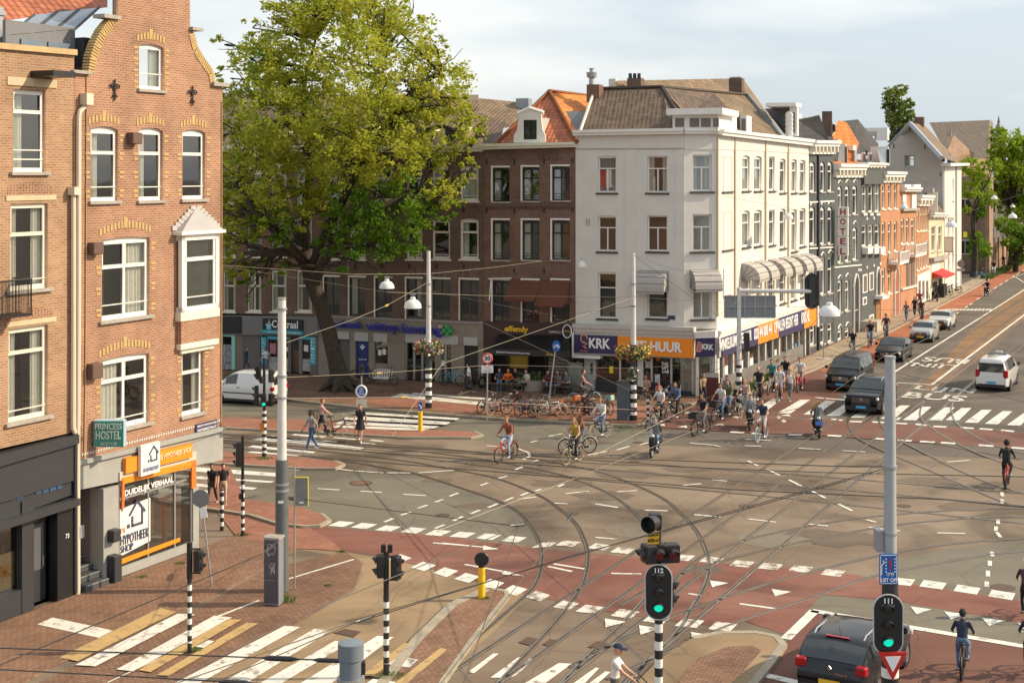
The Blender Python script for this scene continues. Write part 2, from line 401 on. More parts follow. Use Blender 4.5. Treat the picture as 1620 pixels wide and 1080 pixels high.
def add_ribbon(b, pts, w, z, h=0.0):
    L_, R_ = ribbon_pts(pts, w)
    lv = [b.v((p.x,p.y,z+h)) for p in L_]; rv = [b.v((p.x,p.y,z+h)) for p in R_]
    for i in range(len(pts)-1): b.b.faces.new((lv[i], rv[i], rv[i+1], lv[i+1]))
    if h:
        l2 = [b.v((p.x,p.y,z)) for p in L_]; r2 = [b.v((p.x,p.y,z)) for p in R_]
        for i in range(len(pts)-1):
            b.b.faces.new((l2[i], lv[i], lv[i+1], l2[i+1])); b.b.faces.new((rv[i], r2[i], r2[i+1], rv[i+1]))
def kerb(name, px, z, w=.16, smooth=False):
    pts = [G(*p, z) for p in px]
    if smooth: pts = smooth_path(pts, 6)
    b = MB(); add_ribbon(b, pts, w, 0, z+.012)
    o = b.done(name, kerbm); return tag(o, kind='structure')

# base ground to the horizon
sheet('ground', [(-1500,-200),(1800,-200),(1800,2600),(-1500,2600)], -0.02, asphalt3, world_pts=True)
sheet('road', [(-600,660),(340,655),(600,664),(800,700),(1060,705),(1700,730),(2100,900),(2400,1500),(-700,1500),(-300,1000)], 0.0, asphalt)
# grey-green asphalt of the side lanes
sheet('road_lane', [(340,700),(480,742),(660,752),(735,775),(790,795),(822,813),(843,840),(853,862),(700,850),(520,834),(520,822),(340,790)], .004, asphalt2)
sheet('road_lane', [(200,625),(448,641),(600,652),(800,668),(1000,680),(1060,682),(1045,700),(940,712),(800,706),(735,690),(600,665),(340,655),(150,650)], .004, asphalt2)
sheet('road_lane', [(1420,885),(1500,868),(1620,853),(1800,840),(1800,970),(1620,945),(1420,918)], .004, asphalt2)
sheet('road_lane', [(1180,960),(1250,905),(1620,965),(1620,1060),(1290,1000),(1240,1040)], .004, asphalt2)
# right street
def stS(px): return px
sheet('road', [(1290,627),(1413,590),(1541,478),(1620,424),(1760,345),(2400,345),(2900,700),(1800,760),(1290,668),(1060,668)], -.004, asphalt3)
sheet('tram_bed', [(1460,607),(1537,520),(1620,455),(1770,350),(1800,350),(1660,470),(1560,560),(1475,625)], .004, track_or)
# red cycle paths
sheet('cycle_path', [(1290,640),(1250,615),(1290,589),(1400,531),(1538,458),(1620,408),(1760,332),(1790,334),(1700,382),(1620,427),(1541,478),(1505,498),(1440,540),(1380,577),(1320,622)], .006, orasp)
sheet('cycle_path', [(1020,673),(1060,640),(1140,626),(1290,583),(1340,600),(1320,640),(1290,660),(1210,655),(1250,660),(1380,666),(1620,684),(1800,700),(1800,730),(1620,710),(1467,700),(1320,690),(1166,683),(1040,676)], .008, redasp2)
sheet('cycle_path', [(330,792),(405,803),(520,834),(700,847),(860,868),(1000,880),(1180,893),(1330,905),(1450,925),(1620,950),(1800,975),(1800,1030),(1620,985),(1415,950),(1300,940),(1144,990),(1091,985),(1040,978),(934,963),(809,933),(739,913),(670,895),(590,877),(520,868),(440,862),(380,850)], .008, redasp)
sheet('cycle_path', [(1180,982),(1250,905),(1330,910),(1420,935),(1415,948),(1300,940),(1240,1003)], .012, redasp)
sheet('cycle_box', [(1290,966),(1620,1022),(1800,1050),(2000,1300),(1000,1300),(1246,1012)], .006, redasp2)
# ochre apron, bottom left
sheet('road_lane', [(430,862),(520,870),(590,880),(640,890),(735,915),(800,935),(760,975),(700,1080),(600,1300),(0,1300),(280,1078),(470,985),(560,935),(575,905),(540,880)], .004, gravelly)
sheet('cycle_path', [(60,1080),(320,958),(420,900),(545,872),(575,890),(560,930),(470,985),(300,1070),(100,1300),(-300,1300)], .006, sandpave if False else brickpave2)
# pavements
sheet('pavement', [(-700,1210),(0,984),(118,940),(350,854),(372,845),(420,858),(470,868),(440,885),(330,945),(240,985),(80,1055),(-60,1130),(-500,1400)], .03, brickpave, .05)
sheet('pavement', [(372,846),(330,792),(345,700),(395,803),(480,830),(518,850),(545,872),(500,868),(430,866)], .024, brickred)
sheet('traffic_island', [(250,779),(340,785),(395,790),(470,800),(508,812),(520,822),(505,829),(480,830),(440,826),(395,812),(250,790)], .10, brickred, .1)
kerb('kerb', [(250,791),(395,813),(440,827),(480,831),(505,830),(521,822),(508,811)], .10)
sheet('traffic_island', [(200,706),(340,712),(480,724),(530,729),(543,734),(530,739),(485,739),(340,731),(200,720)], .10, brickred, .1)
kerb('kerb', [(200,721),(340,732),(485,740),(530,740),(544,734),(530,728)], .10)
sheet('traffic_island', [(200,652),(340,659),(520,667),(600,674),(700,680),(750,683),(762,687),(745,690),(640,690),(560,685),(340,674),(200,668)], .10, brickred, .1)
kerb('kerb', [(200,669),(340,675),(560,686),(640,691),(745,691),(763,687),(750,682)], .10)
# island with the yellow bollard
sheet('traffic_island', [(772,930),(800,934),(803,940),(747,1010),(700,1075),(660,1160),(560,1160),(605,1080),(660,1010),(716,955)], .08, brickpave, .08)
kerb('kerb', [(772,930),(800,934),(803,941),(747,1011),(700,1077),(660,1162)], .08)
kerb('kerb', [(772,930),(716,955),(660,1010),(605,1080),(560,1160)], .08, .3)
sheet('road_lane', [(806,938),(840,936),(790,990),(735,1040),(690,1100),(705,1075),(752,1010)], .006, gravelly)
# island bottom centre
sheet('traffic_island', [(1000,1085),(1045,1040),(1095,1008),(1140,1000),(1195,999),(1228,1006),(1238,1018),(1225,1037),(1165,1110),(1100,1200),(900,1200)], .10, gravelly, .1)
kerb('kerb', [(1095,1008),(1140,1000),(1195,999),(1228,1006),(1239,1018),(1226,1038),(1166,1111),(1100,1201)], .10, .22)
sheet('traffic_island', [(1060,1085),(1105,1040),(1150,1022),(1190,1020),(1205,1028),(1140,1100),(1070,1190),(980,1190)], .105, brickpave2)
# Overtoom pavement
sheet('pavement', [(-200,560),(352,585),(474,591),(1096,628),(1130,626),(1296,553),(1400,505),(1525,448),(1700,368),(1760,332),(1620,408),(1538,456),(1400,527),(1290,582),(1180,622),(1120,632),(1060,642),(1018,668),(1000,671),(830,662),(737,656),(595,645),(522,637),(448,629),(200,618),(-200,600)], .10, brickpave2, .1)
sheet('pavement', [(600,640),(740,652),(830,659),(1000,668),(1015,665),(1050,642),(900,640),(760,636),(640,630),(560,632)], .105, brickred)
sheet('pavement', [(1150,625),(1290,581),(1400,525),(1538,455),(1620,407),(1700,366),(1530,446),(1400,506),(1296,555)], .106, sandpave)
kerb('kerb', [(-200,601),(200,619),(448,630),(522,638),(595,646),(737,657),(830,663),(1000,672),(1019,668),(1060,643),(1120,633),(1180,623),(1290,583),(1400,528),(1538,457),(1620,409),(1760,333)], .10)

# --- painted markings
def quads(name, qs, z, mat, kind='structure'):
    b = MB()
    for q in qs:
        f = b.face([G(*p, z) for p in q])
        if f:
            f.normal_update()
            if f.normal.z < 0: f.normal_flip()
    me = bpy.data.meshes.new(name); b.b.to_mesh(me); b.b.free()
    return tag(link(name, me, mat), kind=kind)
def stripes(A, B, C_, D, n, duty=.5):
    "n strips running from edge A-B to edge D-C"
    out = []; ga, gb, gc, gd = [G(*p) for p in (A,B,C_,D)]
    for i in range(n):
        t0 = i/(n-1+duty); t1 = t0+duty/(n-1+duty)
        P = [ga.lerp(gb,t0), ga.lerp(gb,t1), gd.lerp(gc,t1), gd.lerp(gc,t0)]
        out.append(P)
    return out
def wquads(name, qs, z, mat):
    b = MB()
    for q in qs:
        f = b.face([(p.x,p.y,z) for p in q])
        if f:
            f.normal_update()
            if f.normal.z < 0: f.normal_flip()
    me = bpy.data.meshes.new(name); b.b.to_mesh(me); b.b.free()
    return tag(link(name, me, mat), kind='structure')
def dash(px, w=.12):
    "list of line pieces in px -> quads"
    out = []
    for seg in px:
        a, b_ = G(*seg[:2]), G(*seg[2:4]); ww = seg[4] if len(seg) > 4 else w
        d = (b_-a).normalized(); n = Vector((-d.y,d.x,0))*ww/2
        out.append([a-n, b_-n, b_+n, a+n])
    return out
ZP = .016
quads('zebra_crossing', [[(59,987),(83,976),(179,996.5),(156,1008)], [(119,1051),(281,970),(309,971),(151,1053)],
  [(184,1058),(339,973),(367,976),(210,1061)], [(309,1022),(329,1012),(342,1013.5),(322,1024)]], .04, paintw)
quads('road_marking', [[(94,1039),(253,961),(279,967),(123,1045)], [(219,1059),(360,979),(383,979),(238,1062)],
  [(248,1067),(390,984),(409,985),(267,1068)]], .04, painty)
quads('zebra_crossing', [[(270,1083),(450,989),(475,991),(310,1083)], [(345,1083),(497,994),(523,997),(385,1083)], [(405,1083),(530,1013),(553,1016),(440,1083)],
  [(470,1083),(597,1005),(623,1007),(520,1083)]], ZP, paintw)
quads('zebra_crossing', [[(614,1050),(629,1038),(662,1042),(648,1055)],[(575,1083),(590,1073),(627,1078),(620,1083)]], .088, paintw)
quads('road_marking', [[(570,1068),(640,1016),(654,1018),(592,1068)], [(620,1083),(698,1023),(707,1027),(640,1083)]], .088, painty)
quads('zebra_crossing', [[(680,1066),(728,1025),(740,1024),(684,1064)], [(739,1063),(780,1033),(789,1033),(750,1064)], [(776,1071),(818,1040),(824,1038),(792,1071)], [(808,1071),(838,1041),(845,1042),(818,1066)],
  [(830,1080),(884,1048),(905,1049),(862,1080)], [(900,1085),(942,1055),(948,1056),(920,1085)], [(925,1085),(958,1061),(966,1062),(940,1085)], [(1030,1085),(1050,1071),(1075,1072),(1060,1085)]], ZP, paintw)
# block markings of the cycle crossing
def blocks(pts, w=.52, l=.5, z=ZP, nm='road_marking', mat=paintw, slant=U1):
    out = []
    for i, p in enumerate(pts):
        q = pts[i+1] if i+1 < len(pts) else pts[i-1]
        a = G(*p); d = (G(*q)-a).normalized()
        if i+1 >= len(pts): d = -d
        out.append([a-d*w/2-slant*l/2, a+d*w/2-slant*l/2, a+d*w/2+slant*l/2, a-d*w/2+slant*l/2])
    return wquads(nm, out, z, mat)
blocks([(540,829),(576,832),(614,836),(654,839),(693,843),(732,846),(773,849),(813,853)], .62, .75)
blocks([(633,884),(670,896),(705,905),(739,914),(778,924),(814,934)], .62, .75)
blocks([(862,862),(899,860),(949,865),(985,871),(1080,882),(1126,886),(1174,892),(1219,896),(1267,900),(1318,906)], .62, .72, mat=paintw2)
blocks([(851,943),(894,957),(934,964),(989,971),(1040,979),(1091,986),(1144,991)], .62, .72, mat=paintw2)
blocks([(1426,920),(1476,925),(1530,932.5),(1585,941),(1640,950)], .7, .75)
blocks([(1324,664),(1354,667),(1390,668),(1425,670),(1458,672),(1487,675),(1530,677),(1560,679),(1594,681.5),(1640,686)], .62, .4)
blocks([(1166,684),(1200,686),(1258,688),(1320,689.5),(1394,694.5),(1431,697),(1467,699),(1500,701),(1560,705),(1612,709),(1660,713)], .66, .4)
blocks([(1092,653),(1138,655),(1165,660),(1186,668),(1232,660),(1240,666)], .6, .5, mat=paintw2)
# shark teeth
def teeth(pts, sz=.55, dirv=-U1, z=.02):
    out = []
    for p in pts:
        a = G(*p); n = Vector((-dirv.y,dirv.x,0))
        out.append([a-n*sz*.55-dirv*sz*.5, a+n*sz*.55-dirv*sz*.5, a+dirv*sz*.7])
    return wquads('road_marking', out, z, paintw)
teeth([(1454,966),(1508,974),(1568,984),(1625,992),(1232,938),(1133,924)], .55)
teeth([(967,986),(1022,997),(1105,1008),(1162,1018)], .6)
teeth([(1047,672),(1082,675),(1140,672),(1245,657),(1290,662)], .5, U1)
# zebra over the right-hand street
for a in [((1205,660),(1240,634),(1260,635),(1228,661)), ((1240,655),(1268,632),(1289,633),(1262,656)), ((1281,656),(1316,633),(1330,634),(1300,657))]:
    pass
zs = [(1165,651,1194,630),(1200,652,1228,631),(1242,653,1273,632),(1283,655,1313,634),(1320,657,1348,636),(1358,660,1385,638),(1405,662,1431,641),(1440,664,1465,643),(1478,664,1502,644),(1508,664,1528,645),(1538,668,1560,648),(1570,670,1593,650),(1605,672,1628,652),(1640,674,1663,654)]
quads('zebra_crossing', [[(x0-12,y0),(x1-7,y1),(x1+9,y1),(x0+9,y0+.5)] for x0,y0,x1,y1 in zs], ZP, paintw)
quads('zebra_crossing', [[(1200+i*0,0+700+0),(0,0+701),(1,702)] for i in range(0)] or [[(1416,664),(1421,660),(1426,660),(1421,664)]], .02, paintw)
# zebra crossings on the left
z1 = [((563,651.5),(727,661),(722,664),(560,654)), ((545,660),(713,668),(705,671.5),(543,663)), ((537,667),(695,674),(686,677.5),(530,670)), ((534,672.5),(680,677.8),(668,681),(525,675.5))]
quads('zebra_crossing', z1, .108, paintw)
quads('zebra_crossing', [[(x-3,y) for x,y in [(571,652),(726,662),(716,665.5),(560,655)]], [(572,658.5),(712,667),(703,671),(560,661)], [(545,664),(693,673.5),(684,677),(538,667)], [(540,669),(678,677.5),(668,680.5),(530,671.5)]], ZP, paintw)
quads('zebra_crossing', [[(430,689),(576,708),(570,711),(398,695)], [(424,690),(535,698),(530,700),(418,692)], [(466,686),(519,690),(515,692),(460,688)], [(397,713),(478,719),(470,721),(390,715.5)],
   [(530,691),(565,694),(562,695.5),(526,692.5)], [(588,695),(608,697),(605,698.5),(584,696.5)],[(572,699),(596,701),(592,702.5),(568,700.5)],[(400,704),(500,714),(494,717),(392,707)]], ZP, paintw)
quads('zebra_crossing', [[(250,722),(479,740),(474,744),(250,729)], [(250,734),(455,749),(450,754),(250,742)], [(250,748),(435,761),(428,763),(250,754)], [(250,760),(407,771),(400,774),(250,766)], [(250,771),(380,778),(376,783),(250,779)]], ZP, paintw)
quads('zebra_crossing', [[(635,622),(770,637),(765,641),(618,627)], [(655,621),(780,630),(775,633),(650,623)]], .112, paintw)
quads('road_marking', [[(722,624),(742,617),(748,618),(728,625)]], .112, painty)
# thin dashes
D = [ (503,773,537,775),(570,777,604,779),(638,782,674,784),  (527,741,560,745),(562,745,606,748),(612,748,650,748),(662,748,718,744),
 (608,826,622,820),(634,815,650,810),(661,804,676,799),(687,795,701,790),(711,785,725,780),
 (688,836,703,830),(717,824,732,817),(744,813,759,807),(772,803,787,797),(797,793,812,787),(824,784,836,779),(846,777,856,774),(883,770,892,766),
 (760,768,772,764),(788,757,802,753),(815,743,828,738),(842,731,853,727),
 (820,790,848,786),(877,796,898,797),(942,797,978,803),(894,781,932,777),(976,778,1008,776),(1020,847-40,1056,808),(942,850,975,853),
 (1098,814,1140,818),(1184,821,1228,826),(1280,829,1310,832),(1076,768,1110,765),(1126,759,1150,761),
 (1183,729,1199,737),(1215,743,1233,752),(1248,759,1270,770),(1285,777,1306,788),(1326,797,1348,808),(1370,822,1386,826),
 (1263,709,1298,711),(1333,713,1369,715),(1091,701,1128,704),(1128,704,1141,707),(1178,705,1204,706),(1498,731,1534,728),(1374,834,1424,840),(1483,843,1527,844),
 (1585,779,1586,785),(1585,790,1586,797),(1579,822,1579,829),(1576,833,1575,840),(1577,842,1583,850),(1569,873,1570,880),(1566,887,1566,895),(1563,903,1563,912),(1561,920,1561,928),
 (700,859,786,868),(1170,955,1228,963),(1088,939,1110,942),(967,912-5,1015,902+6),(867,896,905,904),(876,892,925,900),
 (470,718,470,718.5),(840,700,850,697),(868,690,890,686),(905,681,925,678),(950,676,970,674),(770,705,800,708),(820,710,836,716),(836,716,838,722),(838,722,828,727),
 (930,720,960,714),(975,712,996,706),(1012,704,1030,699),(1180,690+5,1220,697)]
wquads('road_marking', dash([d for d in D if abs(d[0]-d[2])+abs(d[1]-d[3]) > 2], .13), ZP, paintw)
# arrows on the cycle crossing
wquads('road_marking', dash([(685,859,770,866,.13),(735,893,800,905,.12)], .12), .02, paintw)
quads('road_marking', [[(765,862),(788,868),(764,869.5)], [(790,901),(808,904),(830,911),(795,907.5)]], .024, paintw)
# broad white line of the advanced stop box and long edge lines
wquads('road_marking', dash([(1243,1011,1289,966,.3),(1284,966,1640,1026,.3),(1200,1066,1290,1086,.3),
  (1413,590,1567,492.6,.16),(1567,492.6,1640,446,.16),(1475,608,1620,498.5,.18),(1620,498.5,1700,440,.18),(1416,605.5,1476,609,.2),(1290,629,1338,633,.25),(1430,574,1455,574,.2),
  (404,802,432,796,.2),(433,923,560,885,.1),(325,1013-30,410,950,.1),(170,1080,320,1010,.05)], .15), .02, paintw)
wquads('road_marking', dash([(1541-i*7,478-i*0+i*4.6,1545-i*7,475.2+i*4.6,.14) for i in range(1,8)]+[(1545+i*9,474-i*5.6,1550+i*9,471-i*5.6,.14) for i in range(0,12)], .14), .02, paintw)
wquads('road_marking', dash([(1495,487,1578,489,.12)]+[(1497+i*6,489,1494+i*6,491.5,.25) for i in range(13)]+[(1603,436,1640,460,.15),(1600,440,1640,426,.12)], .14), .02, paintw)
quads('road_marking', [[(1478,664),(1487,656),(1497,657),(1490,665)]], .02, paintw)
# letters painted on the tram lane
def ground_text(txt, c, w, h, ang, mat):
    me = text_mesh(txt, 1.0, .0, .018); n = len(me.vertices); co = np.empty(n*3); me.vertices.foreach_get('co', co); co = co.reshape(-1,3)
    mn, mx_ = co.min(0), co.max(0); co[:,0] = (co[:,0]-(mn[0]+mx_[0])/2)*w/(mx_[0]-mn[0]); co[:,1] = (co[:,1]-(mn[1]+mx_[1])/2)*h/(mx_[1]-mn[1])
    ca, sa = math.cos(ang), math.sin(ang); g = G(*c)
    out = np.stack([co[:,0]*ca-co[:,1]*sa+g.x, co[:,0]*sa+co[:,1]*ca+g.y, np.full(n, .022)], 1)
    me.vertices.foreach_set('co', out.ravel()); me.update()
    tag(link('road_lettering', me, mat), kind='structure')
au = math.atan2(U1.y, U1.x)-R(90)
ground_text('BUS', (1479,628), 3.4, 2.2, au, paintw2); ground_text('LIJN', (1494,617), 3.4, 2.2, au, paintw2)
ground_text('BUS', (1496,570), 3.0, 2.4, au+math.pi, paintw2); ground_text('LIJN', (1479,578), 2.8, 2.4, au+math.pi, paintw2)
patchm = ground_mat('pale patch asphalt', (.185,.155,.115), (.215,.18,.135), stains=.3)
# chalk circles of old roundels
for c, r, mt in [((1000,838),1.0,patchm),((965,795),.8,patchm),((1220,852),1.2,patchm)]:
    g = G(*c); b = MB(); b.face([(g.x+r*math.cos(t*math.pi/12), g.y+r*math.sin(t*math.pi/12), .006) for t in range(24)])
    o = b.done('road_patch', mt); tag(o, kind='structure')
darkp = ground_mat('dark patch asphalt', (.115,.088,.065), (.17,.13,.095), stains=.4)
rp_ = random.Random(3)
for c, r in [((1000,750),.9),((955,784),.7),((880,765),.8),((1085,742),.6),((1240,770),.7),((760,800),.6),((1470,760),.8),((1330,850),1.1),((690,760),.5),((1110,900),.5),((1545,800),.9),((930,700),.7),((1350,735),.5)]:
    g = G(*c); b = MB(); b.face([(g.x+r*rp_.uniform(.6,1.3)*1.6*math.cos(t*math.pi/7), g.y+r*rp_.uniform(.6,1.3)*math.sin(t*math.pi/7), .0085+.0003*(int(c[0])%5)) for t in range(14)])
    tag(b.done('road_patch', darkp), kind='structure')
for c in [(905,812),(1180,800),(700,815),(1430,800),(1290,760),(1010,700)]: g = G(*c); b = MB(); b.face([(g.x+.28*math.cos(t*math.pi/10), g.y+.28*math.sin(t*math.pi/10), .012) for t in range(20)]); tag(b.done('manhole_cover', M('cast iron', (.10,.062,.04), .7, .3, 8, .4)), kind='structure')
# dark repair patches
quads('road_patch', [[(600,1000-4),(620,1010-4),(655,1006),(640,990)], [(820,1012),(850,1002),(880,1012),(850,1022)], [(930,1020),(952,1010),(975,1018),(950,1028)], [(1020,1040),(1040,1030),(1062,1040),(1040,1050)]][:0] or
  [[(840,905),(842,905.2),(842,906)]], .01, asphalt3)

# --- tram rails
railm = M('rail steel', (.34,.29,.235), .3, .3, 2, 0, .7); groovem = M('rail groove', (.025,.02,.016), .8)
edge_m = M('track joint seal', (.135,.105,.075), .8, .2, 2)
def rail(px, straight=False, z=.01, ext=None):
    pts = [G(*p) for p in px]
    if not straight: pts = smooth_path(pts, 7)
    b = MB(); add_ribbon(b, pts, .17, z); o = b.done('tram_rail_bed', edge_m); tag(o, kind='structure')
    for off, w, zz, mt, nm in ((-.035,.055,.014,railm,'tram_rail'),(.014,.030,.012,groovem,'tram_rail_groove'),(.055,.022,.0145,railm,'tram_rail')):
        L_, R_ = ribbon_pts(pts, abs(off)*2); q = L_ if off > 0 else R_
        b = MB(); add_ribbon(b, q, w, z+zz-.01+.004); tag(b.done(nm, mt), kind='structure')
def toVP(x, y, x2): return (x2, HY+(y-HY)*(VPX-x2)/(VPX-x))
for (x, y) in [(1006.6,872),(1063,886),(1122.7,897),(1100,981)]:
    rail([toVP(x,y,-100), toVP(x,y,700), (x,y), toVP(x,y,1300), toVP(x,y,1560), toVP(x,y,1760)], True)
rail([(200,703),(350,707),(388,711),(454,718),(539,728),(635,745),(653,748),(733,773),(787,792),(820,810),(843,837),(855,863),(857,887),(850,917),(833,940),(783,983),(733,1027),(687,1072),(600,1180)])
rail([(200,697),(350,700),(450,708),(540,717),(640,729),(720,743),(787,757),(850,782),(883,803),(910,827),(923,850),(930,873),(928,900),(920,927),(900,957),(867,997),(817,1050),(780,1090),(700,1190)])
rail([(200,687),(350,692),(600,708),(760,726),(880,749),(908,758),(950,774),(985,795),(1014,820),(1036,850),(1046,885),(1040,920),(1013,955),(970,1000),(936,1031),(880,1090),(800,1190)])
rail([(200,681),(350,686),(600,702),(800,720),(915,739),(968,753),(1021,774),(1056,793),(1084,818),(1105,844),(1119,876),(1121,904),(1112,932),(1091,967),(1077,992),(1021,1052),(980,1100),(900,1200)])
rail([(350,696),(600,716),(943,742),(1126,757),(1300,772),(1620,800),(1900,826)]); rail([(350,688),(600,705),(943,728),(1126,741),(1300,754),(1620,780),(1900,802)])
rail([(540,726),(720,741),(880,754),(1161,780),(1300,794),(1620,828),(1900,858)])
rail([(1050,938),(1108,882),(1180,854),(1290,830),(1400,815),(1547,805),(1660,806),(1900,820)])
rail([(980,958),(1066,912),(1200,872),(1384,835),(1500,822),(1620,818),(1900,830)])
rail([(900,1055),(1040,985),(1180,934),(1284,904),(1384,880),(1480,863),(1620,852),(1900,850)])
rail([(960,1075),(1090,1015),(1180,979),(1284,945),(1384,911),(1500,888),(1620,872),(1900,860)])
rail([(1800,748),(1640,722),(1564,700),(1517,673),(1505,652),(1508,635),(1524,618),(1560,590),(1620,546)])
rail([(1800,790),(1600,736),(1511,700),(1461,667),(1456,648),(1466,628),(1487,606),(1530,572),(1620,507)])
rail([(1600,800),(1480,748),(1369,700),(1345,680),(1342,664),(1352,650),(1380,630),(1450,580)])
rail([(1700,800),(1560,762),(1440,705),(1400,680),(1390,664),(1396,652),(1420,630),(1480,583)])
# manholes and gullies
def disc(name, c, r, z, mat):
    g = G(*c); b = MB(); b.face([(g.x+r*math.cos(t*math.pi/16), g.y+r*math.sin(t*math.pi/16), z) for t in range(32)]); return tag(b.done(name, mat), kind='structure')
iron = M('cast iron', (.10,.062,.04), .7, .3, 8, .4)
disc('manhole_cover', (571,764), .48, .012, iron); disc('manhole_cover', (571,764), .36, .018, brickpave2)
disc('manhole_cover', (1587,929), .38, .012, iron); disc('manhole_cover', (1003,730), .25, .012, iron)
quads('gully_grate', [[(527,1000),(546,994),(571,998),(560,1007)], [(820,1015),(835,1006),(852,1010),(838,1020)], [(858,1030-12),(870,1010),(885,1012),(872,1022)], [(930,1022),(945,1013),(962,1016),(950,1027)]], .022, iron)
# grass tufts at the feet of things (one mass each)
grass_m = M('grass', (.10,.17,.03), .8, .4, 20)
def tuft(px, py, r=.35, h=.16, n=160, z=.0):
    g = G(px, py, z); b = MB()
    for i in range(n):
        a = random.uniform(0, 6.28); q = r*random.random()**.6; x = g.x+q*math.cos(a); y = g.y+q*math.sin(a)*.7
        hh = h*random.uniform(.4,1.1)*(1-.5*q/r); w = .012; t = random.uniform(0, 3.14); dx, dy = w*math.cos(t), w*math.sin(t); lx, ly = random.uniform(-.06,.06), random.uniform(-.06,.06)
        b.face([(x-dx,y-dy,g.z), (x+dx,y+dy,g.z), (x+lx,y+ly,g.z+hh)])
    return tag(b.done('grass', grass_m), kind='stuff')
for a in [(308,1028,.25,.12,.03),(618,1068,.38,.16,.08),(450,950,.35,.34,.03),(385,846,.35,.12,.02),(352,808,.25,.1,.02),(766,946,.18,.1,.08),(984,678,.35,.25,.1),(418,725,.4,.15,.1),(540,872,.12,.1,.02),(285,891,.2,.1,.03),(225,912,.2,.08,.03),(520,925,.12,.08,.02),(1500-30,500,.01,.1,.1)]:
    tuft(a[0], a[1], a[2], a[3], int(260*a[2]+40), a[4])
b = MB()
for i in range(1500):   # weeds along the foot of the long wall
    t = random.random(); x = 1178+t*52; y = 622-t*32+random.uniform(-5,3); g = G(x, y, .1); hh = random.uniform(.1,.45)
    a = random.uniform(0,3.14); b.face([(g.x-.02*math.cos(a), g.y-.02*math.sin(a), .1),(g.x+.02*math.cos(a), g.y+.02*math.sin(a), .1),(g.x+random.uniform(-.1,.1), g.y, .1+hh)])
tag(b.done('grass', grass_m), kind='stuff')
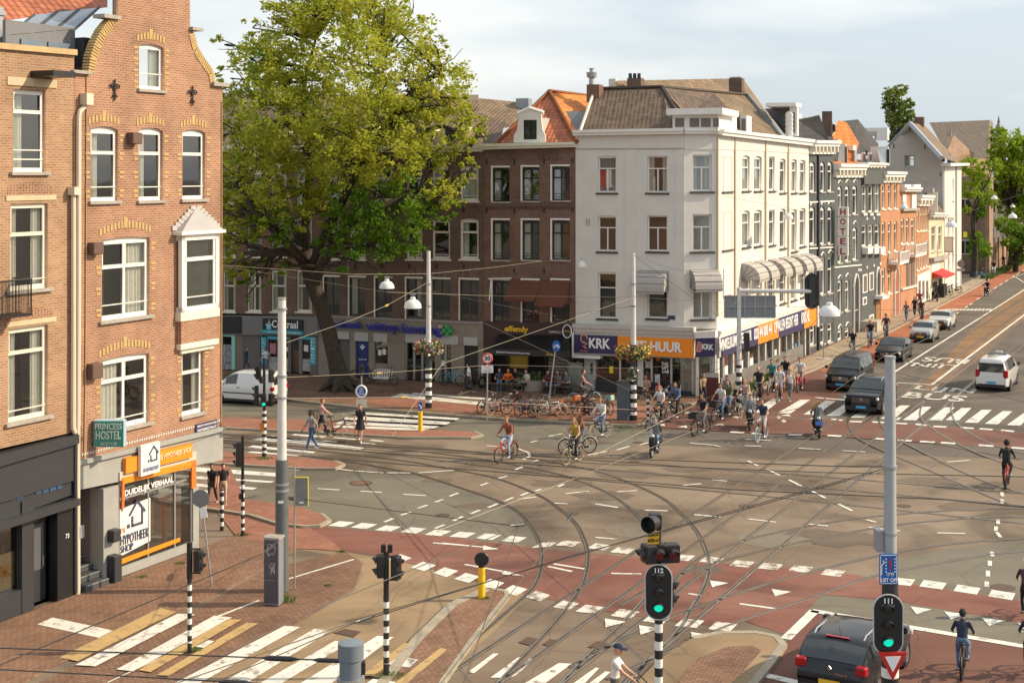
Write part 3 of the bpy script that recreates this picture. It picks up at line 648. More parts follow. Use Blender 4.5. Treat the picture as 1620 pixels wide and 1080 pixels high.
# ---------------------------------------------------------------- building kit
def pframe(P, name, label, cat='house', group=None):
    return thing(name, label, cat, P.o, P.a, group)
class House:
    def __init__(s, P, name, label, wall, cat='building', group=None, off=0.0):
        s.P = P; s.t = pframe(P, name, label, cat, group); s.wall = wall; s.holes = []; s.off = off
        if off: s.t.location = P.o + P.n*off
    def pt(s, px, py, y=0.0): a = s.P.p(px, py, s.off+y); return (a[0], y, a[1])
    def S(s, px, y=0.0): return s.P.s_(px, s.off+y)
    def Z(s, px, py, y=0.0): return s.P.z_(px, py, s.off+y)
    def rect(s, x0, x1, yt, yb, y=0.0): return s.P.rect(x0, x1, yt, yb, s.off+y)
    def window(s, x0, x1, yt, yb, fr=None, nx=1, tr=.36, rise=0.0, sill=stone, cur=None, rec=.10, fw=.07, sillw=.12, bars=0, side=0, pane=None, dirty=False, loc=None, rail=None, name='window', sash=True):
        s0, s1, z0, z1 = loc or s.rect(x0, x1, yt, yb)
        fr = fr or white
        s.holes.append(arc_rect(s0, s1, z0, z1, rise))
        out = arc_rect(s0+.002, s1-.002, z0+.002, z1-.002, rise)
        zt = z1-rise-fw
        ztr = z0+(z1-z0)*(1-tr) if tr else None
        holes = []; cols = [(s0+fw, s1-fw)] if nx == 1 else []
        if nx > 1:
            w = (s1-s0-2*fw)/nx
            cols = [(s0+fw+i*w+(fw*.4 if i else 0), s0+fw+(i+1)*w-(fw*.4 if i < nx-1 else 0)) for i in range(nx)]
        for a, b_ in cols:
            if ztr: holes += [[(a,z0+fw*1.3),(b_,z0+fw*1.3),(b_,ztr-fw*.4),(a,ztr-fw*.4)], [(a,ztr+fw*.4),(b_,ztr+fw*.4),(b_,zt),(a,zt)]]
            else: holes.append([(a,z0+fw*1.3),(b_,z0+fw*1.3),(b_,zt),(a,zt)])
        me = fill2d(out, holes, .07)
        for v in me.vertices: v.co.y += rec
        o = link(name, me, fr, s.t)
        b = MB(); yp = rec+.05; b.face([(s0+fw*.6,yp,z0+fw*.6),(s1-fw*.6,yp,z0+fw*.6),(s1-fw*.6,yp,zt+fw*.4),(s0+fw*.6,yp,zt+fw*.4)]); b.done('pane', pane or glass, o)
        if ztr and sash:   # inner sash of the upper light
            b = MB()
            for a, b_ in cols:
                for (q0,q1,r0,r1) in ((a,b_,zt-.035,zt),(a,b_,ztr+fw*.4,ztr+fw*.4+.03),(a,a+.03,ztr+fw*.4,zt),(b_-.03,b_,ztr+fw*.4,zt)): b.box(q0,q1,rec-.012,rec+.03,r0,r1)
            b.done('sash', fr, o)
        if rail:
            b = MB()
            for k, dz in enumerate(rail): b.box(s0+.02, s1-.02, rec-.03, rec-.012, z0+dz, z0+dz+.03)
            b.done('guard_rail', fr if fr is not black else black, o)
        if sill:
            b = MB(); b.box(s0-sillw*.7, s1+sillw*.7, -.07-sillw*.2, rec+.02, z0-.10, z0+.002); b.done('sill', sill, o, bevel=.008)
        if cur:
            b = MB(); n = 40; mat = curtain; spans = {'both':[(0,.3),(.7,1)],'left':[(0,.42)],'right':[(.6,1)],'full':[(0,1)],'top':[(0,1)],'net':[(0,1)]}[cur]
            zb = z0+.03 if cur != 'top' else z0+(z1-z0)*.62
            for a, e in spans:
                m = max(4, int(n*(e-a))); pts = []
                for i in range(m+1):
                    q = s0+(s1-s0)*(a+(e-a)*i/m); pts.append((q, rec+.16+.035*math.sin(i*1.9)))
                for i in range(m): b.face([(pts[i][0],pts[i][1],zb),(pts[i+1][0],pts[i+1][1],zb),(pts[i+1][0],pts[i+1][1],z1-.02),(pts[i][0],pts[i][1],z1-.02)])
            b.done('curtain', net if cur == 'net' else curtain, o)
        return o
    def opening(s, x0, x1, yt, yb, rise=0, loc=None):
        r = loc or s.rect(x0, x1, yt, yb); s.holes.append(arc_rect(*r, rise)); return r
    def wallmesh(s, outline, thick=.24, mat=None, name='wall', world=False):
        pts = [s.P.p(*p, s.off) for p in outline] if not world else outline
        o = link(name, fill2d(pts, s.holes, thick), mat or s.wall, s.t); s.holes = []; return o
    def body(s, x0, x1, ztop, depth, mat=None, z0=0, inner=.85):
        a, e = (s.S(x0), s.S(x1)); mat = mat or s.wall
        b = MB(); y0 = .24
        V = [b.v(p) for p in ((a,y0,z0),(e,y0,z0),(e,depth,z0),(a,depth,z0),(a,y0,ztop),(e,y0,ztop),(e,depth,ztop),(a,depth,ztop))]
        for f in ((4,5,6,7),(1,2,6,5),(2,3,7,6),(3,0,4,7)): b.b.faces.new([V[i] for i in f])
        b.done('outer_wall', mat, s.t)
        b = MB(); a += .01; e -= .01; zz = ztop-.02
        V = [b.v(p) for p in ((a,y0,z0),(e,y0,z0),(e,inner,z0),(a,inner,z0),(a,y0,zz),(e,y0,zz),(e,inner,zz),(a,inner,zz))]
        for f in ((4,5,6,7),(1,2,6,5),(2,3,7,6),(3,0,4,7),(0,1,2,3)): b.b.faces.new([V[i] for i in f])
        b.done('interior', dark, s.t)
    def beam(s, x0, x1, ya0, yb0, ya1, yb1, y0, y1, mat, name='cornice', steps=1):
        "band on the facade; ya/yb are top and bottom rows at each end"
        b = MB()
        for k in range(steps):
            f = k/steps
            P0t, P0b = s.Z(x0, ya0), s.Z(x0, yb0); P1t, P1b = s.Z(x1, ya1), s.Z(x1, yb1)
            yy = y0*(1-f*.45)
            h0 = P0t-(P0t-P0b)*k/steps; h0b = P0t-(P0t-P0b)*(k+1)/steps; h1 = P1t-(P1t-P1b)*k/steps; h1b = P1t-(P1t-P1b)*(k+1)/steps
            a, e = s.S(x0), s.S(x1)
            V = [b.v(p) for p in ((a,yy,h0b),(e,yy,h1b),(e,y1,h1b),(a,y1,h0b),(a,yy,h0),(e,yy,h1),(e,y1,h1),(a,y1,h0))]
            for q in ((0,3,2,1),(4,5,6,7),(0,1,5,4),(1,2,6,5),(2,3,7,6),(3,0,4,7)): b.b.faces.new([V[i] for i in q])
        return b.done(name, mat, s.t)
    def board(s, x0, x1, yt, yb, y0, y1, mat, name, bevel=0, loc=None):
        a, e, z0, z1 = loc or s.rect(x0, x1, yt, yb, 0)
        b = MB(); b.box(a, e, y0, y1, z0, z1); return b.done(name, mat, s.t, bevel=bevel)
    def roof(s, faces, mat, name='roof', thick=0, parent=None):
        b = MB(); uv = b.b.loops.layers.uv.new('UVMap')
        for f in faces:
            pts = [Vector(p) for p in f]; fc = b.face(pts)
            if not fc: continue
            n = (pts[1]-pts[0]).cross(pts[2]-pts[0]).normalized()
            if n.z < 0: n = -n
            h = Vector((0,0,1)).cross(n); h = h.normalized() if h.length > 1e-3 else Vector((1,0,0)); up = n.cross(h)
            for lp in fc.loops: lp[uv].uv = (lp.vert.co.dot(h), lp.vert.co.dot(up))
        me = bpy.data.meshes.new(name); b.b.to_mesh(me); b.b.free()
        return link(name, me, mat, parent or s.t)
    def chimney(s, x0, x1, yt, yb, y, mat, d=.7, pots=2, parent=None):
        a, z1 = s.P.p(x0, yt, s.off+y); e, z0 = s.P.p(x1, yb, s.off+y)
        b = MB(); b.box(a, e, y, y+d, z0-1.5, z1); b.box(a-.05, e+.05, y-.05, y+d+.05, z1-.25, z1-.12)
        o = b.done('chimney', mat, parent or s.t)
        for i in range(pots):
            q = a+(e-a)*(i+.5)/pots; bb = MB(); bb.lathe([(.09,0),(.11,.1),(.08,.4),(.1,.45)], 10, (q, y+d/2, z1)); bb.done('chimney_pot', stone, o)
        return o

brickL = brick_mat('orange red brick', (.29,.122,.070), (.37,.18,.108), (.41,.30,.21), .24, .075, .014, dirt=.32, bump=.3)
brickL1 = brick_mat('pale brown brick', (.29,.145,.08), (.39,.22,.13), (.40,.30,.2), .24, .075, .014, dirt=.28, bump=.3)
brickD = brick_mat('dark brown brick', (.135,.082,.062), (.20,.125,.095), (.13,.10,.08), .24, .07, .012, dirt=.3)
brickD2 = brick_mat('red brown brick', (.18,.098,.07), (.25,.145,.105), (.16,.115,.09), .24, .07, .012, dirt=.3)
brickO = brick_mat('orange brick', (.46,.20,.10), (.54,.26,.14), (.40,.24,.14), .24, .07, .01, dirt=.15)
brickP = brick_mat('pinkish brick', (.31,.20,.15), (.38,.25,.18), (.36,.25,.18), .24, .07, .012, dirt=.35)
brickY = M('yellow brick', (.48,.34,.14), .8, .15, 6)
plasterw = M('white plaster', (.66,.635,.585), .7, .065, .9, .1); plasterg = M('slate grey plaster', (.085,.10,.105), .65, .15, 1)
tileO = tile_mat('orange roof tiles', (.62,.19,.035), (.72,.26,.06)); tileR = tile_mat('red and shaded orange tiles', (.36,.10,.04), (.48,.16,.07))
tileB = tile_mat('brown roof tiles', (.11,.072,.046), (.175,.12,.08)); tileB2 = tile_mat('weathered brown tiles', (.17,.115,.065), (.24,.165,.095)); tileN = tile_mat('blue black tiles', (.035,.038,.045), (.06,.062,.07))
leadm = M('lead sheet', (.17,.18,.19), .55, .15, 2); lightgrey = M('light grey plaster', (.46,.44,.41), .8, .06, .8)
tanstone = M('tan stone cladding', (.27,.225,.175), .7, .15, 1.5); greyfas = M('grey fascia', (.19,.185,.175), .6, .1)
navy = M('navy sign', (.035,.03,.10), .45); orange = M('orange sign', (.85,.27,.015), .45, .04); bluel = M('royal blue letters', (.03,.03,.30), .4); lett = M('white lettering', (.82,.82,.82), .5)
yellow = M('amber lettering', (.85,.48,.02), .5); cyan = M('cyan panel', (.05,.42,.55), .5); mint = M('mint frame', (.25,.62,.5), .5); brownaw = M('brown awning cloth', (.13,.045,.022), .9, .08); greyaw = M('grey awning cloth', (.40,.38,.355), .85, .07)
tealm = M('teal sign', (.045,.24,.19), .5); redm = M('red paint', (.55,.02,.015), .5); hotelred = M('dark red lettering', (.33,.02,.02), .5)
BACK = 9.0

# ================= brick house at the left edge
h = House(FL, 'brick_house', 'pale brown brick house with charcoal shopfront at the left edge', brickL1)
for r in [(16,76,322,458)]: h.window(*r, tr=.36, cur='both', fw=.1, rail=[.28], fr=cream, sill=stone, sillw=.2)
h.window(21,72,143,272, tr=.27, fw=.09, cur='left', rail=[.35,.62], sill=stone, sillw=.2)
h.window(13,76,517,663, tr=.27, fw=.1, cur='both', fr=cream, rail=[.3], sillw=.2)
h.window(-70,-22,322,462, tr=.36); h.window(-70,-22,517,667, tr=.36); h.window(-70,-22,143,277, tr=.3)
h.wallmesh([(-160,745),(117.3,683),(117.3,85),(-160,62)])
h.beam(-160,118,54,64,79,88,-.12,.3,M('ochre coping', (.50,.36,.18), .8, .2),'coping')
for (a,b_,c,d) in [(9,88,309,317),(9,88,505,513),(11,89,124,137)]:
    h.board(a,b_,c,d,-.03,.05,M('sand stone', (.55,.44,.29), .8, .15),'lintel')
# segmental brick arches above the lintels
for (x0,x1,yt,yb) in [(12,85,290,306),(12,85,488,503)]:
    b = MB(); s0,s1,z0,z1 = h.rect(x0,x1,yt,yb)
    for i in range(15):
        t0 = i/15; t1 = (i+.75)/15; f = lambda t: (s0+(s1-s0)*t, z0+(z1-z0)*.9*math.sin(math.pi*(.12+.76*t))-.25)
        (p0,q0),(p1,q1) = f(t0), f(t1); b.box(p0,p1,-.012,.03,(q0+q1)/2,(q0+q1)/2+.32)
    b.done('brick_arch', brickL, h.t)
h.body(-160, 117.3, h.Z(60,90), 12)
# hoist beam
o = h.board(48,84,114,123,-.9,.05,black,'hoist_beam'); 
o.data.transform(Matrix.Translation((0,0,0)))
# small iron balcony at the edge
b = MB(); s0,s1,z0,z1 = h.rect(-30,21,442,500)
b.box(s0,s1,-.75,-.0,z0,z0+.06)
for k in range(24):
    q = s0+(s1-s0)*k/23; b.tube([(q,-.72,z0),(q,-.72,z1)],.012,4)
for k in range(7): q = -.72*k/6; b.tube([(s1-.02,q,z0),(s1-.02,q,z1)],.012,4)
b.tube([(s0,-.72,z1),(s1,-.72,z1),(s1,0,z1)],.025,5); b.done('balcony', black, h.t)
# shopfront
fasz = h.Z(60,697); 
h.beam(-160,116,757,780,686,700,-.25,.24,charcoal,'shop_cornice'); h.beam(-160,116,780,842,700,758,-.12,.24,charcoal,'fascia')
h.beam(-160,112,845,880,759,782,-.05,.24,charcoal,'clerestory')
for (x0,x1,yt,yb) in [(2,12,768,792),(14,23,765,790),(24,33,763,788),(54,63,757,780),(65,74,755,778),(76,86,752,775),(88,95,750,772)]:
    h.board(x0,x1,yt,yb,-.075,-.04,M('blue pane', (.05,.10,.2), .1),'clerestory_pane')
h.beam(-160,113,868,884,786,797,-.35,.2,charcoal,'canopy_ledge')
for x0,x1 in [(-40,-28),(31,50),(87,112)]: h.board(x0,x1,790,1000,-.1,.25,black if x0 > 80 else charcoal,'pillar',loc=(h.S(x0),h.S(x1),.03,h.Z((x0+x1)/2,790)))
h.board(-160,31,960,1010,-.08,.25,charcoal,'stall_riser',loc=(h.S(-160),h.S(31),.03,.75))
b = MB(); b.box(h.S(-160),h.S(31),.12,.14,.75,h.Z(0,812)); b.done('shop_window', glass_mat('shop glass',(.6,.62,.6),.12), h.t)
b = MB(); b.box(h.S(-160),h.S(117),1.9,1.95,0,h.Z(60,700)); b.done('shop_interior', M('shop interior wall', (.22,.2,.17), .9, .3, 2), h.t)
b = MB(); b.box(h.S(-8),h.S(29),.16,.18,h.Z(10,935),h.Z(10,878)); b.done('poster', M('cream poster', (.68,.52,.36), .6, .15, 1.5), h.t)
b = MB()
c0 = (h.S(14), .155, h.Z(14,905))
for k in range(9): a = k*.7; b.box(-.03,.03,-.005,.005,0,.3,mat=Matrix.Translation(c0) @ Matrix.Rotation(a,4,'Y'))
b.done('poster_flower', M('orange petals', (.8,.35,.04), .6), h.t)
for i in range(6):
    b = MB(); x = h.S(-6+i*6); b.lathe([(.10,0),(.13,.1),(.09,.25),(.05,.3),(.06,.34)], 12, (x, .6, .75)); b.done('vase', [curtain, white, cyan][i%3], h.t, True)
o = h.board(52,84,820,965,.35,.42,charcoal,'door',loc=(h.S(52),h.S(86),.05,h.Z(68,815)))
b = MB(); b.box(h.S(56),h.S(82),.335,.36,h.Z(68,905),h.Z(68,832)); b.done('door_panel', M('grey door panel', (.10,.105,.11), .5), o)
b = MB(); b.tube([(h.S(80),.3,1.1),(h.S(80),.3,1.4)],.02,6); b.done('handle', steel, o)
text_on(h.t,'house_number','73',h.S(98.5),h.S(104),h.Z(101,850),h.Z(101,843),-.12,lett)
# roof skylight structure behind the parapet
rp = lambda x,y,d: h.pt(x,y,d)
h.roof([[rp(-200,-60,6),rp(-200,60,2.5),rp(170,12,2.5),rp(170,-60,6)]], tileR)
g_ = h.roof([[rp(8,60,1.0),rp(52,25,2.6),rp(160,12,2.6),rp(118,50,1.0)]], leadm, 'skylight')
for (a,c,d,e) in [((14,58),(48,58),(78,25),(50,28)),((52,53),(84,52),(116,22),(84,24)),((90,51),(120,48),(152,18),(122,21))]:
    pass
pn = M('skylight glass', (.16,.21,.27), .08, .1, 2)
for k in range(3):
    def q(u, v, lift=.05):
        A = Vector(rp(8,60,1.0)); B = Vector(rp(118,50,1.0)); D_ = Vector(rp(52,25,2.6)); E = Vector(rp(160,12,2.6))
        p = A.lerp(B,u).lerp(D_.lerp(E,u), v); return (p.x, p.y-.03, p.z+lift)
    u0, u1 = .03+k*.325, .03+k*.325+.29
    b = MB(); b.face([q(u0,.06),q(u1,.06),q(u1,.94),q(u0,.94)]); o = b.done('skylight_pane', pn, h.t)
    b = MB()
    for uu in (u0-.005,u1+.005): b.tube([q(uu,.03),q(uu,.97)],.045,4)
    b.tube([q(u0,.03),q(u1,.03)],.045,4); b.done('skylight_bar', charcoal, h.t)
A = Vector(rp(118,50,1.0)); E = Vector(rp(160,12,2.6))
b = MB(); b.prism([(A.x,.6),(A.x+.4,.6),(E.x,2.7),(A.x,3.2)],h.Z(60,95),A.z-.2); b.done('dormer_wall', charcoal, h.t)
b = MB(); sx = h.S(8,1.0); b.box(sx, A.x, .98, 1.1, h.Z(60,100,1.0), A.z+.1); b.done('dormer_front', leadm, h.t)
for (x0,x1) in [(35,70),(78,112)]:
    b = MB(); b.box(h.S(x0,.9), h.S(x1,.9), .93, .97, h.Z(60,95,.9), h.Z(60,64,.9)); b.done('dormer_window', pn, h.t)
h.chimney(-8,6,10,60,2.0,zinc,.5,1)
h1 = h

# ================= gabled brick house with hostel
h = House(FL, 'gabled_brick_house', 'orange red brick house with curved gable and yellow brick trim beside the green hostel sign', brickL)
def trim_arch(_, x0,x1,yt,yb,rise=.12,n=9,key=True):
    s0,s1,z0,z1 = h.rect(x0,x1,yt,yb); s0 -= .1; s1 += .1; b = MB()
    for i in range(n):
        t0 = i/n; t1 = (i+.55)/n; tm = (t0+t1)/2; zz = z1-rise*.2+rise*(1-(2*tm-1)**2)
        big = .12 if i == n//2 and key else 0
        b.box(s0+(s1-s0)*t0-big*.3,s0+(s1-s0)*t1+big*.3,-.016,.03,zz+.06,zz+.27+big)
    for k in (0,1,2,3):
        zz = z0+(z1-z0)*(.12+.25*k)
        b.box(s0-.16,s0+.05,-.014,.03,zz,zz+.075); b.box(s1-.05,s1+.16,-.014,.03,zz,zz+.075); b.box(s0-.12,s0+.05,-.014,.03,zz-.16,zz-.09); b.box(s1-.05,s1+.12,-.014,.03,zz-.16,zz-.09)
    b.done('brick_trim', brickY, h.t)
tb = None
W3 = [(143.5,187,200,318),(219.5,258,202,317),(288.5,325,205,315)]
for r in W3:
    h.window(*r, tr=.36, cur=random.choice([None,'right','left']), fw=.09, rise=.1, rail=[.42], sillw=.14); trim_arch(tb,*r)
h.window(220,259,70,142, tr=0, cur='right', fw=.09, rail=[.5], rise=.08); trim_arch(tb,220,259,70,142)
h.window(161,237,375,503, nx=2, tr=.36, fw=.11, rail=[.45], rise=.06, cur='right', sillw=.2); trim_arch(tb,161,237,372,503,.22,15)
h.window(160,236,562,676, nx=2, tr=.33, fw=.11, rail=[.3], rise=.06, cur='left', sillw=.2); trim_arch(tb,160,236,560,680,.2,15)
h.window(287.5,322,548,655, tr=.38, fw=.1, rail=[.35], cur='both', rise=.05); trim_arch(tb,287.5,322,548,658)
gp = [(118.5,735),(350,682),(352,136),(340,133),(336,112),(323,94),(312,76),(306,52),(301,46),(300,-30)]
gp += [(285,-55),(243,-75),(203,-55),(187,-30),(187,24),(179,26),(170,36),(160,48),(150,68),(143,90),(140,114),(118.5,112)]
h.wallmesh(gp)
# coping of the curved gable, yellow soldier bricks with a dark cap stone
def coping(path, mat, w=.22, name='coping', lift=.0):
    b = MB(); pts = [h.pt(*p) for p in path]
    for i in range(len(pts)-1):
        p, q = Vector(pts[i]), Vector(pts[i+1]); n = int(max(1,(q-p).length/.085))
        for k in range(n):
            c = p.lerp(q,(k+.5)/n); d = (q-p).normalized(); ang = math.atan2(d.z,d.x)
            b.box(-.032,.032,-.03,.26,-w,w*.12,mat=Matrix.Translation(c) @ Matrix.Rotation(-ang,4,'Y'))
    return b.done(name, mat, h.t)
coping([(140,114),(143,90),(150,68),(160,48),(170,36),(179,26)][::1], brickY, -.0+.26)
coping([(306,52),(312,76),(323,94),(336,112),(340,131)], brickY, .26)
for (x0,x1,yt,yb) in [(160,187,24,30),(300,317,44,49),(334,358,131,137),(112,141,112,117)]:
    h.board(x0,x1,yt,yb,-.14,.34,stone,'cap_stone')
# string course of white and blue bricks, drip edge over the fascia
b = MB(); a, e = h.S(120), h.S(349); n = 60
for i in range(n):
    q = a+(e-a)*i/n; b.box(q,q+(e-a)/n*.6,-.018,.02,h.Z(235,694),h.Z(235,694)+.07)
b.done('string_course', M('glazed white brick', (.62,.58,.55), .3), h.t)
h.beam(120,351,728,735,674,681,-.16,.24,greyp,'drip_edge'); h.beam(120,351,735,775,681,727,-.05,.24,greyp,'fascia')
h.body(118.5, 350, h.Z(230,135), 11, z0=h.Z(230,725))
h.roof([[h.pt(140,113,.3),h.pt(243,-60,.3),h.pt(243,-60,9),h.pt(140,113,9)],[h.pt(243,-60,.3),h.pt(345,120,.3),h.pt(345,120,9),h.pt(243,-60,9)]], tileR)
b = MB(); a,e = h.S(118.5),h.S(312); b.box(a,e,2.6,8,0,h.Z(230,720)); b.done('ground_floor_wall', greyp, h.t)
# ground floor piers, shop window, porch with steps
zt = h.Z(235,730)
for x0,x1 in [(119,126),(163,187),(305,314)]:
    h.board(x0,x1,0,0,-.02,.5,greyp,'pier',loc=(h.S(x0),h.S(x1),.03,h.Z((x0+x1)/2,770)))
h.board(186,306,0,0,-.02,.5,greyp,'stall_riser',loc=(h.S(187),h.S(305),.03,.32))
h.board(186,306,0,0,-.1,.5,M('shop box cream', (.55,.5,.42), .6),'shop_box',loc=(h.S(186),h.S(307),h.Z(246,743),h.Z(246,730)))
b = MB(); b.box(h.S(188),h.S(305),.06,.08,.32,h.Z(246,745)); b.done('shop_window', glass_mat('shop glass',(.6,.62,.6),.12), h.t)
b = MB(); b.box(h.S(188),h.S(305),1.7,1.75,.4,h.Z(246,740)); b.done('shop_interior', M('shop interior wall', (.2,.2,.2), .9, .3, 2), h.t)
b = MB(); b.box(h.S(188),h.S(305),.05,1.7,.2,.32); b.done('shop_floor', M('pale floor', (.5,.48,.42), .7), h.t)
for x in (189.5,236,278,304): h.board(x-1,x+1,0,0,.03,.11,steel,'mullion',loc=(h.S(x)-.03,h.S(x)+.03,.32,h.Z(x,745)))
h.board(188,305,0,0,.03,.11,steel,'transom',loc=(h.S(188),h.S(305),h.Z(246,775),h.Z(246,772)))
# orange bands and white panel in the shop window
h.beam(189,306,755,765,727,737,-.12,-.05,orange,'orange_band'); h.beam(299,306,728,772,727,770,-.125,-.06,M('orange cloth',(.8,.17,.02),.7),'orange_drop'); h.beam(189,192,758,808,757,800,-.125,-.06,M('orange cloth',(.8,.17,.02),.7),'orange_drop')
h.beam(193,286,884,892,850,856,.02,.05,orange,'orange_band'); h.board(233,237,800,880,.10,.13,orange,'orange_post'); h.board(262,266,800,868,.10,.13,orange,'orange_post')
def skewboard(x0,x1,ya0,yb0,ya1,yb1,y,mat,name): return h.beam(x0,x1,ya0,yb0,ya1,yb1,y,y+.02,mat,name)
skewboard(191,239,806,880,787,855,.03,white,'window_panel')
houselogo = navyish = M('slate blue', (.06,.07,.14), .5)
def houseicon(cx, cy, sz, y, parent):
    "little house outline with a square beside it"
    s_, z_ = h.P.p(cx, cy); b = MB(); w = sz*.11
    def bar(p, q):
        p = Vector((s_+p[0]*sz,y,z_+p[1]*sz)); q = Vector((s_+q[0]*sz,y,z_+q[1]*sz)); d = q-p
        b.box(-w/2,d.length+w/2,-.008,.008,-w/2,w/2,mat=Matrix.Translation(p) @ Matrix.Rotation(-math.atan2(d.z,d.x),4,'Y'))
    bar((-.45,.05),(0,.55)); bar((0,.55),(.45,.05)); bar((-.3,-.1),(-.3,-.45)); bar((-.3,-.45),(.3,-.45)); bar((.3,-.45),(.3,.1)); b.box(s_-.62*sz,s_-.46*sz,y-.008,y+.008,z_-.5*sz,z_-.34*sz)
    return b.done('house_emblem', houselogo, parent)
houseicon(218,812,.75,.018,h.t)
text_on(h.t,'lettering','DE',h.S(192),h.S(200),h.Z(196,842),h.Z(196,834),.02,M('pink lettering',(.75,.45,.4),.5))
text_on(h.t,'lettering','HYPOTHEEK',h.S(191.5),h.S(236),h.Z(212,856),h.Z(212,841),.02,houselogo)
text_on(h.t,'lettering','SHOP',h.S(191.5),h.S(211),h.Z(200,872),h.Z(200,861),.02,houselogo)
text_on(h.t,'lettering','DUIDELIJK VERHAAL',h.S(197),h.S(274),h.Z(236,776),h.Z(236,764),.0,lett,.02)
h.beam(192,297,724,748,700,722,-.2,-.06,orange,'name_board')
h.board(211,241,700,748,-.32,-.2,white,'logo_board'); 
houseicon(231,716,.45,-.33,h.t); text_on(h.t,'lettering','DE HYPOTHEEK SHOP',h.S(214),h.S(238),h.Z(226,742),h.Z(226,736),-.335,M('faint blue lettering',(.3,.33,.45),.5))
text_on(h.t,'lettering','DE HYPOTHEEK SHOP',h.S(243),h.S(294),h.Z(268,720),h.Z(268,712),-.215,M('pale lettering',(.85,.7,.4),.5),.01)
# porch interior: tiled brick side wall and steps
b = MB(); s0,s1 = h.S(126),h.S(163)
b.box(s0-.02,s0+.03,.25,2.6,.03,zt-.3); b.done('porch_wall', brickL, h.t); b = MB(); b.box(s0,s1,1.7,1.8,.03,zt-.3); b.done('porch_back', brickL, h.t)
b = MB(); b.box(s1-.05,s1,.5,2.6,.03,zt-.3); b.done('porch_side', M('porch grey', (.16,.165,.17), .7), h.t)
for k in range(5):
    b = MB(); b.box(s0,s1,-.25+.32*k,2.6,.03+.2*k+.001,.22+.2*k); b.done('step', M('dark steps', (.06,.065,.07), .6), h.t, bevel=.01)
    b = MB(); b.box(s0+.05,s1-.02,-.262+.32*k,-.2+.32*k,.2+.2*k,.226+.2*k); b.done('step_nosing', steel, h.t)
h.board(168,181,0,0,-.28,.0,charcoal,'letter_box',loc=(h.S(169),h.S(181),h.Z(175,855),h.Z(175,836)),bevel=.02)
h.board(168,180,0,0,-.35,.1,charcoal,'plinth_block',loc=(h.S(168),h.S(180),.03,.85),bevel=.02)
# bay window on the second floor with pyramid roof
s0,s1,z0,z1 = h.rect(279,338,372,488); D_ = .24
b = MB(); b.box(s0-.05,s1+.05,-D_,.02,z0-.35,z0-.05); b.done('bay_base', cream, h.t, bevel=.02)
b = MB(); b.box(s0+.02,s1-.02,-D_+.05,.02,z0-1.1,z0-.35); b.done('bay_apron', brickL, h.t)
b = MB(); b.box(s0-.02,s1+.02,-D_+.02,.0,z0-1.3,z0-1.1); b.box(s0+.12,s1-.12,-D_+.12,.0,z0-1.45,z0-1.3); b.done('bay_bracket', cream, h.t, bevel=.02)
b = MB()
for a in (s0,s1-.16): b.box(a,a+.16,-D_,-D_+.16,z0-.05,z1)
b.box(s0,s1,-D_,-D_+.14,z1-.15,z1+.05)
b.box(s0,s1,-D_,-D_+.14,z0-.05,z0+.12)
for a in (s0,s1-.1): b.box(a,a+.1,-D_+.15,0,z1-.15,z1+.05); b.box(a,a+.1,-D_+.15,0,z0-.05,z0+.12); 
b.box(s0+.16,s1-.16,-D_+.03,-D_+.1,z1-.85,z1-.72); o = b.done('bay_window', white, h.t)
b = MB(); b.box(s0+.17,s1-.17,-D_+.07,-D_+.075,z0+.12,z1-.15); b.box(s0+.04,s0+.045,-D_+.15,0,z0+.12,z1-.15); b.box(s1-.045,s1-.04,-D_+.15,0,z0+.12,z1-.15); b.done('pane', glass, o)
b = MB(); b.box(s0+.12,s1-.12,-D_+.02,-D_+.05,z0+.42,z0+.45); b.box(s0+.17,s0+.27,-D_+.03,-D_+.1,z0+.12,z1-.15); b.box(s1-.27,s1-.17,-D_+.03,-D_+.1,z0+.12,z1-.15); b.done('sash', white, o)
b = MB(); b.box(s0+.05,s1-.05,-.06,-.03,z0,z1); b.done('bay_interior', M('dim room',(.05,.055,.045),.8,.4,3), h.t)
b = MB(); b.box(s0-.18,s1+.18,-D_-.15,.0,z1+.05,z1+.16); b.done('bay_cornice', white, h.t)
ap = h.pt(311,328,-.05); e0,e1 = s0-.12,s1+.12
h.roof([[(e0,-D_-.1,z1+.16),(e1,-D_-.1,z1+.16),ap],[(e1,-D_-.1,z1+.16),(e1,.02,z1+.16),ap],[(e0,.02,z1+.16),(e0,-D_-.1,z1+.16),ap]], M('bay lead',(.34,.33,.33),.5,.1), 'bay_roof')
b = MB()
for k in range(7):
    for sg in (-1,1):
        t = k/7; x = (e0+e1)/2+sg*(e1-e0)/2*(1-t); b.box(x-.13,x+.13,-.06,0,z1+.2+(ap[2]-z1-.2)*t,z1+.36+(ap[2]-z1-.2)*t)
b.done('stepped_flashing', lightgrey, h.t)
